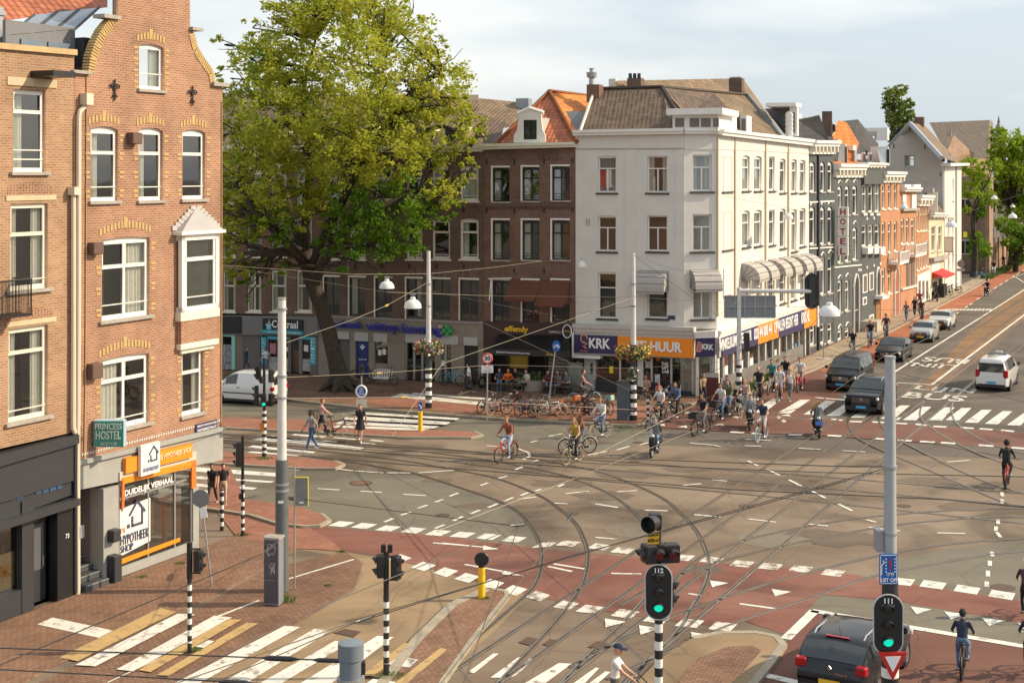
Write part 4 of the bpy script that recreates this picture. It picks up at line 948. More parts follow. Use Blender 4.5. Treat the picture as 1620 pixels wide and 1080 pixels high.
# wall boxes, anchors, pipes
for (x0,x1,yt,yb) in [(200,215,210,228),(138,154,383,402),(136,153,574,598)]: h.board(x0,x1,yt,yb,-.28,0,M('brown vent box',(.12,.07,.055),.7),'vent_box',bevel=.02)
for cx,cy in [(180,143),(303,152)]:
    s_,z_ = h.P.p(cx,cy); b = MB()
    b.tube([(s_,-.05,z_-.32),(s_,-.05,z_+.34)],.03,5); 
    for sg in (-1,1):
        b.tube([(s_,-.05,z_),(s_+sg*.1,-.05,z_+.2),(s_+sg*.2,-.05,z_+.16),(s_+sg*.17,-.05,z_+.06)],.028,5); b.tube([(s_,-.05,z_-.1),(s_+sg*.1,-.05,z_-.22)],.025,5)
    b.done('wall_anchor', black, h.t)
def pipe(path, r=.07, mat=None, y=-.12, nm='downpipe'):
    b = MB(); b.tube([Vector(h.pt(*p))+Vector((0,y,0)) for p in path], r, 8); return b.done(nm, mat or M('cream pipe',(.62,.55,.44),.5,.05), h.t, True)
pipe([(131,160),(130,168),(122,176),(120,185),(119.5,500),(118,760),(118.5,938)],.075)
pipe([(111.5,300),(111.5,500),(111,676),(114,684)],.075); pipe([(114,684),(114.5,800),(114.5,935)],.06,charcoal)
b = MB(); c_ = h.pt(131,156); b.box(c_[0]-.14,c_[0]+.14,-.3,-.02,c_[2]-.2,c_[2]+.15); b.done('hopper', M('cream pipe',(.62,.55,.44),.5), h.t)
b = MB(); c_ = h.pt(111.5,302); b.box(c_[0]-.14,c_[0]+.14,-.3,-.02,c_[2]-.12,c_[2]+.12); b.done('hopper', M('cream pipe',(.62,.55,.44),.5), h.t)
pipe([(136,118),(135,400),(134,610),(132,728)],.018,M('cable tan',(.45,.3,.15),.7),-.03,'cable'); pipe([(350,160),(350,400),(349,680)],.018,M('cable tan',(.45,.3,.15),.7),-.03,'cable')
h.board(118,126,830,850,-.2,-.02,zinc,'meter_box',bevel=.01)
# street name plate
h.board(309,343,664,680,-.05,-.02,navy,'street_plate',loc=(h.S(308),h.S(342),h.Z(325,681),h.Z(325,667)))
text_on(h.t,'lettering','EERSTE CONSTANTIJN',h.S(310),h.S(340),h.Z(325,673),h.Z(325,669),-.055,lett); text_on(h.t,'lettering','HUYGENSSTRAAT',h.S(310),h.S(340),h.Z(325,679),h.Z(325,675),-.055,lett)
# projecting hostel sign, its face looking along the street
c0 = FL.o+FL.u*h.S(147)
d0 = c0.y; px2 = lambda x,y: At(x,y,d0-.15)
sg = thing('hostel_sign','green hostel sign box projecting from the gabled brick house','sign',px2(172,686),0)
k_ = d0-.15; wd = (195-147)/F*k_; ht = 42/F*k_
b = MB(); b.box(-wd/2,wd/2,0,.28,-ht/2,ht/2); b.done('sign_box', M('pale blue metal',(.35,.5,.6),.4), sg, bevel=.01)
b = MB(); b.box(-wd/2+.02,wd/2-.02,-.012,0,-ht/2+.02,ht/2-.02); b.done('sign_face', tealm, sg)
text_on(sg,'lettering','PRINCESS',-wd*.44,wd*.44,ht*.17,ht*.40,-.02,M('faded lettering',(.5,.62,.52),.6),.02); text_on(sg,'lettering','HOSTEL',-wd*.42,wd*.40,-ht*.20,ht*.12,-.02,M('faded lettering',(.5,.62,.52),.6),.02); text_on(sg,'lettering','RECEPTION',-wd*.25,wd*.25,-ht*.43,-ht*.31,-.02,M('faded lettering',(.5,.62,.52),.6))
b = MB(); b.box(-wd/2-.3,-wd/2,.1,.16,ht/2-.1,ht/2-.04); b.box(-wd/2-.3,-wd/2,.1,.16,-ht/2+.04,-ht/2+.1); b.done('bracket', black, sg)
# ================= the row across the junction
def W3d(h, px, py, d):
    m = Matrix.Translation(h.t.location) @ Matrix.Rotation(h.P.a, 4, 'Z')
    return tuple(m.inverted() @ At(px, py, d))
def absorb(root, seg):
    A = Matrix.Translation(root.t.location) @ Matrix.Rotation(root.P.a, 4, 'Z'); B = Matrix.Translation(seg.t.location) @ Matrix.Rotation(seg.P.a, 4, 'Z')
    m = A.inverted() @ B
    for c in list(seg.t.children):
        c.parent = root.t; c.data.transform(m)
        for g in c.children: g.data.transform(m)
    bpy.data.objects.remove(seg.t)
def lintels(h, rs, mat, up=6, w=2):
    for (x0,x1,yt,yb) in rs: h.board(x0-w,x1+w,yt-up,yt-1,-.03,.03,mat,'lintel')
def tiebars(h, pts):
    for i,(x,y) in enumerate(pts): h.board(x-.9,x+.9,y,y+8,-.05,0,black,'tie_bar')

# --- brown brick block at the left, mostly behind the plane tree
h = House(FO, 'apartment_block', 'red brown brick block over the dry cleaning shop, half hidden behind the big tree', brickD2)
for x0,x1 in [(352,372),(391,413),(429,453),(469,493)]:
    h.window(x0,x1,428,493, nx=2 if x0==391 else 1, tr=.38, fr=cream, cur='both', fw=.09, sill=cream)
    h.window(x0,x1,345,406, tr=.38, fr=cream, cur=random.choice([None,'net']), fw=.08, sill=cream)
    h.window(x0,x1,266,322, tr=.38, fr=cream, cur=random.choice([None,'net']), fw=.08, sill=cream)
for x0,x1 in [(240,262),(290,312)]:
    h.window(x0,x1,428,490, tr=.38, fr=cream, fw=.09); h.window(x0,x1,345,404, tr=.38, fr=cream); h.window(x0,x1,266,320, tr=.38, fr=cream)
h.wallmesh([(150,490),(505,500),(505,242),(150,240)])
h.beam(150,505,232,242,230,240,-.35,.3,cream,'cornice',2)
h.body(150,505,h.Z(420,236),11)
h.roof([[h.pt(150,235,-.1),h.pt(505,231,-.1),h.pt(505,150,6),h.pt(150,150,6)]], tileB)
o = h.board(413,445,197,219,1.0,2.0,cream,'dormer'); b=MB(); x=h.rect(416,442,199,217,.95); b.box(x[0],x[1],.9,.98,x[2],x[3]); b.done('dormer_window',dark,o)
h.beam(150,505,497,527,500,530,-.18,.24,greyfas,'fascia')
for x0,x1 in [(385,412),(493,505)]: h.board(0,0,0,0,-.05,.4,M('grey brown pier',(.15,.13,.115),.8,.1),'pier',loc=(h.S(x0),h.S(x1),.1,h.Z(x0,526)))
h.board(0,0,0,0,-.02,.1,M('dusty lilac door',(.28,.25,.26),.6),'side_door',loc=(h.S(388),h.S(411),.1,h.Z(400,531)))
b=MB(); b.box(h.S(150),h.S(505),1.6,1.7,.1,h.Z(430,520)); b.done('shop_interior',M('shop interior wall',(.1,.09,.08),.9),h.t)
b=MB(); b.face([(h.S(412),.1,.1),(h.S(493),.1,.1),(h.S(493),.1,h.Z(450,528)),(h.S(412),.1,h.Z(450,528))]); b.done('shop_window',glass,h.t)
for x in (414,423,457,458.5,474,476.5,492): h.board(0,0,0,0,.0,.12,greyfas,'mullion',loc=(h.S(x)-.06,h.S(x)+.06,.1,h.Z(x,528)))
h.board(0,0,0,0,.3,.4,M('brown counter',(.22,.10,.04),.6),'counter',loc=(h.S(459),h.S(474),.1,1.5))
for x0,x1,t in [(414,421.5,'LAUNDRY'),(491.5,500,'DELIVERY')]:
    r = h.rect(x0,x1,533,576); h.board(0,0,0,0,-.06,0,cyan,'banner',loc=r)
    for i,ch in enumerate(t): zz = r[3]-(r[3]-r[2])*(i+.6)/(len(t)+.5); text_on(h.t,'lettering',ch,r[0]+.06,r[1]-.06,zz-.06,zz+.05,-.07,lett)
h.board(424,456,532,537,-.01,.05,cyan,'banner'); h.board(477,491,532,537,-.01,.05,cyan,'banner')
h.board(426,436,543,560,.06,.08,M('pink poster',(.45,.2,.25),.6,.3,4),'poster'); h.board(447,455,549,556,.06,.08,white,'poster'); h.board(480,487,546,556,.06,.08,white,'poster')
b=MB(); r=h.rect(424,456,565,587); b.box(r[0],r[1],.06,.08,r[2],r[3]); b.done('window_graphic',M('grey white graphic',(.45,.44,.42),.6,.5,2),h.t); b=MB(); r=h.rect(477,491,568,587); b.box(r[0],r[1],.06,.08,r[2],r[3]); b.done('window_graphic',M('grey white graphic',(.45,.44,.42),.6,.5,2),h.t)
h.board(419,482,504,524,-.28,-.18,black,'shop_sign'); h.board(419,482,522,527.5,-.30,-.18,cyan,'shop_sign_strip')
text_on(h.t,'lettering','Centraal',h.S(434),h.S(475),h.Z(450,518),h.Z(450,506),-.29,lett,.02); text_on(h.t,'lettering','LAUNDRY & DRY CLEAN',h.S(440),h.S(476),h.Z(450,521.5),h.Z(450,519),-.29,cyan); text_on(h.t,'lettering','DRY CLEANING & LAUNDRY SERVICE',h.S(428),h.S(478),h.Z(450,526.5),h.Z(450,524),-.31,lett)
b=MB(); s_,z_=h.P.p(429,513); b.tube([(s_,-.3,z_+.30),(s_+.08,-.3,z_+.22),(s_,-.3,z_+.14),(s_-.22,-.3,z_),(s_+.22,-.3,z_),(s_,-.3,z_+.14)],.025,5); b.done('hanger_emblem',lett,h.t); h.board(425.5,432.5,513,520,-.31,-.28,M('light cyan',(.2,.6,.75),.5),'hanger_emblem_body',bevel=.0)
# shop with the mint green front, further left
h.beam(150,385,499,526,500,527,-.22,-.18,black,'dark_fascia')
for x0,x1 in [(340,352),(367,372.5)]: h.board(0,0,0,0,-.06,.1,mint,'shop_frame',loc=(h.S(x0),h.S(x1),.1,h.Z(x0,528)))
h.board(0,0,0,0,-.05,.1,mint,'shop_frame',loc=(h.S(340),h.S(372),h.Z(355,532),h.Z(355,528)))
h.board(352,366,545,584,.0,.05,M('mixed goods',(.3,.28,.3),.7,.9,5),'window_display'); h.board(0,0,0,0,-.05,.3,M('tan pier',(.19,.16,.12),.8),'pier',loc=(h.S(373),h.S(386),.1,h.Z(380,528)))
# cream bay glimpsed through the crown
h.board(388,446,240,276,-.06,0,cream,'painted_panel')

# --- pharmacy block
h = House(FO, 'pharmacy_building', 'dark brown brick block with the blue pharmacy lettering over a tan stone ground floor', brickD)
XS = [(513,537),(553,578),(594,620),(643,668),(684,712),(728,757)]
for i,(x0,x1) in enumerate(XS):
    k = (x0-513)/244
    h.window(x0,x1,438+k*5,498+k*9, tr=0, nx=2, fr=M('dark green frame',(.05,.055,.045),.5), cur=[None,'left',None,'right',None,None][i], fw=.07, sill=None)
    h.board(x0-2.2,x0-.3,437+k*5,499+k*9,-.04,.1,cream,'window_surround'); h.board(x0-2.2,x1+1,435+k*5,438+k*5,-.04,.1,cream,'window_surround')
    h.window(x0,x1,346,410, tr=.34, fr=cream, cur=[None,'net','left','right',None,'left'][i], fw=.12, sill=cream, rail=[.25], rise=.08)
    h.window(x0,x1,263,318, tr=.36, fr=cream, cur=[None,'net','left','right',None,'full'][i], fw=.12, sill=cream, rail=[.3], rise=.08)
h.wallmesh([(505,500),(765.5,512),(765.5,240),(505,242)])
tiebars(h,[(505+i*43+14,246) for i in range(6)]+[(519+i*43,328) for i in range(6)]+[(519+i*43,417) for i in range(6)])
h.beam(505,765.5,231,242,229,240,-.4,.3,cream,'cornice',2)
h.beam(505,765,321,325,321,325,-.06,.05,brickD2,'string_course')
h.body(505,765.5,h.Z(640,236),11)
h.roof([[h.pt(505,235,-.1),h.pt(765.5,233,-.1),h.pt(757,160,5.5),h.pt(505,158,5.5)],[h.pt(505,158,5.5),h.pt(757,160,5.5),h.pt(757,150,9),h.pt(505,150,9)]], tileB2)
for x in (565,650,700): o=h.board(x,x+26,200,224,.8,2.2,cream,'dormer'); b=MB(); r=h.rect(x+4,x+22,203,221,.72); b.box(r[0],r[1],.74,.79,r[2],r[3]); b.done('dormer_window',dark,o)
text_on(h.t,'faded_lettering','APOTHEEK',h.S(642),h.S(757),h.Z(700,440),h.Z(700,426),-.005,M('faded grey paint',(.2,.14,.115),.9),.02)
# ground floor in tan stone
zt = h.Z(640,506)
piers = [(505,535),(554,563),(584,593),(614,641),(690,698),(716,735),(757,765.5)]
for x0,x1 in piers: h.board(0,0,0,0,-.06,.6,tanstone,'stone_pier',loc=(h.S(x0),h.S(x1),.1,h.Z((x0+x1)/2,529)))
h.beam(505,765.5,500,531,511,545,-.1,.24,tanstone,'stone_fascia')
h.beam(505,765.5,498,501,509,512,-.2,.24,M('ledge',(.3,.27,.24),.7),'ledge')
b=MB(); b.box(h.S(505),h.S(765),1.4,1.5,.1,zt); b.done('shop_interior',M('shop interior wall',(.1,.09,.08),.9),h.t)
for x0,x1,y0,y1 in [(516,533,522,535),(535.5,554,524,536),(562.5,584,525,539),(592.5,614,526.5,540),(643,726,529,543),(735,757,533,546)]:
    h.board(x0,x1,y0,y1,-.16,-.05,M('off white roller box',(.45,.43,.40),.6),'shutter_box')
for x0,x1,mt,nm in [(537,554,M('grey metal door',(.10,.10,.095),.5),'door'),(563,584,M('deep blue panel',(.02,.03,.16),.4,.2,2),'blue_panel'),(593,614,glass,'shop_window'),(735,757,dark,'entrance'),(641,690,glass,'shop_window'),(698,716,glass,'shop_window')]:
    h.board(0,0,0,0,.06,.1,mt,nm,loc=(h.S(x0),h.S(x1),.1 if nm!='shop_window' or x0>600 else 1.0,h.Z(x0,534)))
h.board(0,0,0,0,-.02,.4,tanstone,'stall_riser',loc=(h.S(593),h.S(614),.1,1.0))
for x in (642,655,668,681,690,705,716): h.board(0,0,0,0,.0,.14,M('aluminium',(.38,.37,.34),.4,0,1,0,.7),'mullion',loc=(h.S(x)-.07,h.S(x)+.07,.1,h.Z(x,540)))
for x,y in [(598,553),(605,552),(698,570)]: h.board(x,x+5.5,y,y+9,.0,.04,white,'notice')
b=MB(); s_,z_=h.P.p(573,549); b.box(s_-.05,s_+.05,.02,.05,z_-.16,z_+.16); b.box(s_-.16,s_+.16,.02,.05,z_-.05,z_+.05); b.done('cross_emblem',lett,h.t); text_on(h.t,'lettering','apotheek',h.S(567),h.S(580),h.Z(573,570),h.Z(573,567),.04,lett)
for a,x0,x1,yb,yt in [('apotheek',515,577,521,506),('wittop',583,634,527,509),('koning',640,703,531.5,512)]:
    text_on(h.t,'lettering_rim',a,h.S(x0)-.03,h.S(x1)-.03,h.Z((x0+x1)/2,yb)-.03,h.Z((x0+x1)/2,yt)+.0,-.16,M('pale rim',(.35,.35,.55),.4),.03,.05)
    text_on(h.t,'lettering',a,h.S(x0),h.S(x1),h.Z((x0+x1)/2,yb),h.Z((x0+x1)/2,yt),-.28,bluel,.012,.10)
b=MB(); s_,z_=h.P.p(711,522); b.box(s_-.11,s_+.11,-.4,-.16,z_-.33,z_+.33); b.box(s_-.33,s_+.33,-.4,-.16,z_-.11,z_+.11); b.done('green_cross',M('pharmacy green',(.04,.35,.08),.4),h.t); b=MB(); b.box(s_-.62,s_-.36,-.3,-.16,z_-.3,z_+.3); b.done('cross_plate',lightgrey,h.t)
# roofs showing above, to the right of the crown
h.roof([[h.pt(750,229,1.5),h.pt(790,229,1.5),h.pt(800,190,6),h.pt(752,188,5)]],tileB)
h.roof([[W3d(h,690,225,100),W3d(h,812,200,100),W3d(h,834,163,104),W3d(h,764,156,104),W3d(h,690,150,104)]],tileB2)
b=MB(); p=W3d(h,826,160,103); b.box(p[0]-.5,p[0]+.5,p[1],p[1]+.8,p[2]-1.6,p[2]+.2); b.done('chimney',zinc,h.t)

# --- coffee bar house with the orange tiled roof
h = House(FO, 'tiled_roof_house', 'dark brick house with steep orange tiled roof and white dormer over the coffee bar', brickD2)
gb = M('black green frame',(.018,.022,.018),.4)
for i,(x0,x1) in enumerate([(777,806),(824,853),(871,901)]):
    for j,(yt,yb) in enumerate([(264-i,319-i),(347,411),(442,510)]):
        rr = (x0+2.6,x1,yt+2,yb)
        h.window(*rr, nx=2, tr=.33, fr=gb, fw=.06, sill=stone, rise=.06, cur=['left','left',None][j] if i != 2 or j else 'left', rail=[.2,.36] if j<2 else None, rec=.12)
        h.board(x0,x0+2.4,yt,yb,-.04,.1,white,'window_surround'); h.board(x0,x1+.6,yt-1.6,yt+1,-.05,.1,white,'window_surround')
h.wallmesh([(766,512),(910,512),(910,230),(766,234)])
tiebars(h,[(770,252),(814,252),(861,251),(906,250),(770,329),(814,329),(861,328),(906,328),(814,424),(861,424)])
h.beam(766,910,322,327,322,326,-.06,.05,brickD,'string_course')
b=MB()
for k in range(46): t=(k+.2)/46; x=766+144*t; a=h.rect(x,x+1.6,326,330); b.box(a[0],a[1],-.07,0,a[2],a[3])
b.done('dentil_course',brickD,h.t)
h.beam(764,911,228,237,225,233,-.5,.3,cream,'cornice',2)
for x in (788,800,812,855,866,878): h.board(x,x+4,238,252,-.12,0,brickD,'corbel')
h.body(766,910,h.Z(838,232),11)
h.roof([[h.pt(783,228,.0),h.pt(912,226,.0),h.pt(869,144,4.2)]],tileR)  # same orange roof; shade of this face is put into a darker tile colour
h.roof([[h.pt(912,226,.0),h.pt(955,210,9),h.pt(935,152,7.5),h.pt(869,144,4.2)],],tileO)  # sunlit face of that roof, in the brighter tile colour
b=MB(); b.tube([h.pt(869,144,4.1),h.pt(913,225,-.1)],.13,6); b.tube([h.pt(869,144,4.1),h.pt(783,228,-.1)],.11,6); b.tube([h.pt(869,144,4.1),h.pt(932,152,7.5)],.13,6); b.done('ridge_tiles',tileO,h.t)
# dormer
r=h.rect(826,853,189,222,.2); b=MB(); b.box(r[0]-.1,r[1]+.1,.15,3.4,r[2]-.2,r[3]+.1); o=b.done('dormer',lightgrey,h.t)
sd_=[h.P.p(*q,.1) for q in [(813,226),(814,214),(819,206),(821,188),(820,180),(838,172),(858,178),(857,188),(859,205),(863,213),(864,224),(862,226)]]
me=fill2d(sd_,[arc_rect(*h.rect(829,850,190,221,.1))],.12); link('dormer_front',me,white,h.t)
b=MB(); q=h.rect(829,850,190,221,.1); b.box(q[0],q[1],.13,.14,q[2],q[3]); pn_=b.done('dormer_window',M('dark glass',(.03,.04,.035),.06),h.t)
b=MB(); xm=(q[0]+q[1])/2; b.box(xm-.05,xm+.05,.06,.13,q[2],q[3]); b.box(q[0],q[0]+.06,.06,.13,q[2],q[3]); b.box(q[1]-.06,q[1],.06,.13,q[2],q[3]); b.box(q[0],q[1],.06,.13,q[3]-.06,q[3]); b.done('dormer_frame',gb,h.t)
b=MB(); a=h.P.p(819,180,0); c=h.P.p(838,171,0); e=h.P.p(860,178,0); b.tube([(a[0],.0,a[1]),(c[0],.0,c[1]),(e[0],.0,e[1])],.12,4); b.done('dormer_pediment',white,h.t)
h.roof([[h.pt(893,176,3),h.pt(925,176,3),h.pt(925,216,1),h.pt(916,216,1)]],leadm,'side_dormer',)
h.beam(896,926,175,182,175,182,2.9,3.6,white,'side_dormer_eave')
# shopfront
h.beam(766,908,508,545,511,548,-.14,.24,M('dark brown fascia',(.045,.022,.018),.5),'fascia')
text_on(h.t,'lettering','effendy',h.S(800),h.S(837.5),h.Z(819,527),h.Z(819,515),-.18,yellow,.03); text_on(h.t,'lettering','LAHMACUN CAFE',h.S(870),h.S(895),h.Z(883,526.5),h.Z(883,523),-.17,lett)
c=h.P.p(901.5,522.5); mm=Matrix.Translation((c[0],-.45,c[1])) @ Matrix.Rotation(R(90),4,'X')
b=MB(); b.lathe([(.44,-.06),(.44,.06)],24,mat=mm@Matrix.Diagonal((.7,1,1,1))); o=b.done('round_sign',black,h.t); b=MB(); b.tube([mm@Matrix.Diagonal((.7,1,1,1))@Vector((.38*math.cos(t*math.pi/12),.38*math.sin(t*math.pi/12),.07)) for t in range(24)],.03,4,closed=True); b.done('ring',lett,o); text_on(o,'lettering','effendy',c[0]-.2,c[0]+.2,c[1]-.06,c[1]+.06,-.52,yellow)
for x0,x1 in [(766,778),(900,909)]: h.board(0,0,0,0,-.1,.3,M('dark wood',(.05,.026,.02),.5),'pier',loc=(h.S(x0),h.S(x1),.1,h.Z(x0,540)))
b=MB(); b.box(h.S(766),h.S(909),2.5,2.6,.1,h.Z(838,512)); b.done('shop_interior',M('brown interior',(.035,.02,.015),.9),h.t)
r=h.rect(804,835,561,583); h.board(0,0,0,0,.25,.3,M('ochre yellow panel',(.5,.32,.02),.6),'yellow_panel',loc=r)
r=h.rect(864,900,558,600); h.board(0,0,0,0,.4,.45,M('menu wall',(.22,.17,.14),.6,.5,3),'menu_wall',loc=r)
for k in range(5): h.board(865,898,569+k*5,571+k*5,.32,.38,M('shelf',(.42,.38,.32),.6),'shelf')
for x in (803,836,863): h.board(0,0,0,0,.0,.1,black,'mullion',loc=(h.S(x)-.05,h.S(x)+.05,.1,h.Z(x,548)))
aw0=h.P.p(790,528,0); aw1=h.P.p(902,530,0); lo=[h.P.p(776,552,-1.9),h.P.p(902,555,-1.9)]
b=MB(); b.face([(aw0[0],-.15,aw0[1]),(aw1[0],-.15,aw1[1]),(lo[1][0],-1.9,lo[1][1]),(lo[0][0],-1.9,lo[0][1])]); b.face([(lo[0][0],-1.9,lo[0][1]),(lo[1][0],-1.9,lo[1][1]),(lo[1][0],-1.92,lo[1][1]-.35),(lo[0][0],-1.92,lo[0][1]-.35)])
o=b.done('awning',black,h.t)
text_on(h.t,'lettering','daily fresh & homemade lahmacun wraps',h.P.s_(785,-1.94),h.P.s_(838,-1.94),h.P.z_(811,560,-1.94),h.P.z_(811,556,-1.94),-1.94,lett); text_on(h.t,'lettering','effendy',h.P.s_(864,-1.94),h.P.s_(875,-1.94),h.P.z_(870,563,-1.94),h.P.z_(870,559,-1.94),-1.94,yellow)
# wide awnings on the first floor
def hood(h, x0,x1,yt,yb,out,mat,name='awning',curve=False,n=8,fold=True,side=True):
    s0,z1=h.P.p(x0,yt,h.off); s1,_=h.P.p(x1,yt,h.off); z0=h.P.z_((x0+x1)/2,yb,h.off-out)
    prof=[]
    for i in range(n+1):
        t=i/n
        if curve: prof.append((-out*math.sin(t*math.pi/2), z0+(z1-z0)*math.cos(t*math.pi/2)**.9))
        else: prof.append((-out*t, z1+(z0-z1)*t))
    b=MB(); ls=[b.v((s0,y,z)) for y,z in prof]; rs=[b.v((s1,y,z)) for y,z in prof]
    for i in range(n): b.b.faces.new((ls[i],rs[i],rs[i+1],ls[i+1]))
    cl=b.v((s0,0,z0)); cr=b.v((s1,0,z0))
    if side:
        for i in range(n): b.b.faces.new((cl,ls[i],ls[i+1])); b.b.faces.new((cr,rs[i+1],rs[i]))
    hem=.12; a0=b.v((s0,-out,z0-hem)); a1=b.v((s1,-out,z0-hem)); b.b.faces.new((ls[n],rs[n],a1,a0))
    o=b.done(name,mat,h.t)
    if curve:
        b=MB()
        for k in (0,1,2,3,4):
            t=k/4; y=-out*math.sin(t*math.pi/2); z=z0+(z1-z0)*math.cos(t*math.pi/2)**.9
            b.tube([(s0-.01,0,z0),(s0-.012,y-.01,z+.01),(s1+.012,y-.01,z+.01),(s1+.01,0,z0)],.022,4)
        b.done('awning_rib',M('awning seam',(.25,.23,.21),.8),o)
    return o
for x0,x1,yt,yb in [(809,857,442,474),(857,902,442,483)]: hood(h,x0,x1,yt,yb,1.3,brownaw)
b=MB(); a=h.P.p(773,442,-.5); e=h.P.p(771,476,-1.2); b.tube([(a[0],-.1,a[1]),(e[0],-.9,e[1])],.035,5); b.tube([(h.S(773),-.1,h.Z(773,441)),(h.S(810),-.1,h.Z(810,440))],.05,5); b.done('awning_bar',cream,h.t)

# ================= white corner building
hw = House(FO, 'corner_building', 'white plastered corner building with brown tiled roof and orange and navy shop signs', plasterw)
h = hw
gr = M('warm grey pane frame',(.55,.52,.47),.5)
for (x0,x1),k in zip([(946,975),(1024,1056)],(0,1)):
    for (yt,yb),cu in zip([(247,305),(341,398),(430,504)],(['net','both'][k],None,None)):
        h.window(x0,x1,yt,yb,fr=white,nx=1,tr=.34,fw=.08,rise=.05 if k==0 else 0,sill=M('dark sill',(.06,.05,.05),.7),sillw=.16,cur=cu,rec=.14,sash=False)
for (x0,x1,yt,yb) in [(946,975,247,305),(1024,1056,247,305),(946,975,341,398),(1024,1056,341,398)]:
    r=h.rect((x0+x1)/2-.9,(x0+x1)/2+.9,yt+(yb-yt)*.36,yb-1.5); h.board(0,0,0,0,.12,.19,white,'glazing_bar',loc=r)
h.board(949,956,270,296,.22,.25,M('red cloth',(.6,.01,.02),.8),'red_cloth'); h.board(957,966,268,297,.22,.25,white,'white_cloth'); h.board(949,974,291,304,.26,.3,M('laundry',(.3,.3,.4),.8,.9,6),'laundry')
h.board(1031,1035,280,304,.24,.27,curtain,'curtain_strip')
h.wallmesh([(910.5,515),(1083,520),(1083,213),(910.5,214)])
# curved corner (as a shallow arc of three facets)
A_ = FO.o+FO.u*FO.s_(1083); B_ = FR.o+FR.u*FR.s_(1134)
ch = (B_-A_).normalized(); PC = Plane(1000,600,0); PC.o = A_.copy(); PC.o.z = 0; PC.a = math.atan2(ch.y,ch.x); PC.u = Vector((ch.x,ch.y,0)); PC.n = Vector((-ch.y,ch.x,0))
hc = House(PC,'seg','seg',plasterw)
for (yt,yb),cu in zip([(245,303),(339,398),(440,505)],('both',None,None)):
    hc.window(1096,1126,yt,yb,fr=white,tr=.34,fw=.09,sill=M('dark sill',(.06,.05,.05),.7),sillw=.25,cur=cu,rec=.15,sash=False)
    r=hc.rect(1110,1112,yt+(yb-yt)*.36,yb-1.5); hc.board(0,0,0,0,.12,.2,white,'glazing_bar',loc=r)
hc.wallmesh([(1083,520),(1134,520),(1134,208),(1083,210)])
hc.beam(1081,1137,203,212,204,212,-.4,.3,white,'cornice',2); hc.beam(1083,1134,211,236,211,237,-.03,.1,plasterw,'frieze')
hood(hc,1092,1134,427,458,1.0,greyaw,curve=True)
absorb(hw,hc)
hood(h,1010,1057,428,462,1.0,greyaw,curve=True)
h.beam(909,1083,206,215,203,212,-.45,.3,white,'cornice',2)
h.beam(910.5,1083,214,236,211,235,-.03,.1,plasterw,'frieze'); h.beam(910.5,1083,235,236.2,234.5,235.6,-.05,.0,stone,'string_line')
h.board(911,913,236,520,-.03,.1,plasterw,'pilaster'); h.board(989,1005,236,510,-.03,.1,plasterw,'pilaster'); h.board(1069,1083,236,510,-.03,.1,plasterw,'pilaster')
h.board(927,929,346,357,-.02,.0,stone,'wall_vent'); h.board(931,933,346,357,-.02,.0,stone,'wall_vent'); h.board(1057,1068,499,505,-.04,0,navy,'street_plate')
h.body(910.5,1075,h.Z(1000,213),6)
# street side: the floors sag a little, as in the picture
hs = House(FR,'seg','seg',plasterw)
sid = M('shaded reveal cream',(.6,.56,.48),.6)
dsill = M('dark sill',(.06,.05,.05),.7)
rows3=[(1174,1186.5,246,302),(1193,1205.5,247,302),(1216.5,1226,248,302),(1233.5,1243,251,305),(1252,1261,252,305),(1265,1274.5,253,305)]
rows2=[(1174,1186.5,333,391),(1193,1205.5,332,389),(1216.5,1226,332,388),(1233.5,1243,330,393),(1252,1261,331,398),(1265,1274.5,329,390)]
rows1=[(1180,1188,440,492),(1196,1206,436,489),(1216,1226,432,484),(1233.5,1243,430,480),(1251,1260,427,475),(1266,1275,425,470)]
for rws in (rows3,rows2,rows1):
    for i,r in enumerate(rws): hs.window(*r,fr=white,tr=.34,fw=.10,rise=.0 if i==2 else .1,sill=dsill,sillw=.12,rec=.12,cur=['full','right',None,'left','full','net'][i],sash=False)
hs.wallmesh([(1134,530),(1279.5,500),(1279.5,229),(1134,212)])
hs.beam(1134,1280,204,214,221,231,-.45,.3,white,'cornice',2); hs.beam(1134,1279.5,213,236,230,243,-.03,.1,plasterw,'frieze')
for x in (1134.5,1162,1210.5,1246.5): hs.board(x-.8,x+.8,215,500,-.09,0,M('rainwater pipe',(.50,.42,.30),.6),'downpipe')
for yt,yb in [(247,303),(334,395)]:
    r=hs.rect(1144,1157,yt,yb); b=MB()
    for q in ((r[0],r[0]+.05,r[2],r[3]),(r[1]-.05,r[1],r[2],r[3]),(r[0],r[1],r[3]-.06,r[3])): b.box(q[0],q[1],-.02,0,q[2],q[3])
    b.done('blind_window',sid,hs.t); hs.board(1142,1160,yb,yb+2,-.12,0,dsill,'sill')
hs.board(1144,1157,424,470,-.05,-.01,M('white banner',(.62,.62,.64),.6),'banner'); 
bb_=hs.rect(1145,1156,434,452); hs.board(0,0,0,0,-.06,-.05,M('red figure',(.5,.08,.08),.6,.9,9),'banner_mark',loc=(bb_[0]+.15,bb_[1]-.15,bb_[2]-1.2,bb_[3]-1.2))
for i,(x0,x1,yt,yb) in enumerate([(1173,1192,417,449),(1193,1209,414,446),(1215.5,1230,411,441),(1232,1246.5,408,438),(1251,1264.5,405,434),(1266,1279.5,403,431)]): hood(hs,x0,x0+(x1-x0)*.80,yt,yb,1.15,greyaw,curve=True,n=12)
hs.body(1134,1279.5,hs.Z(1200,225),9)
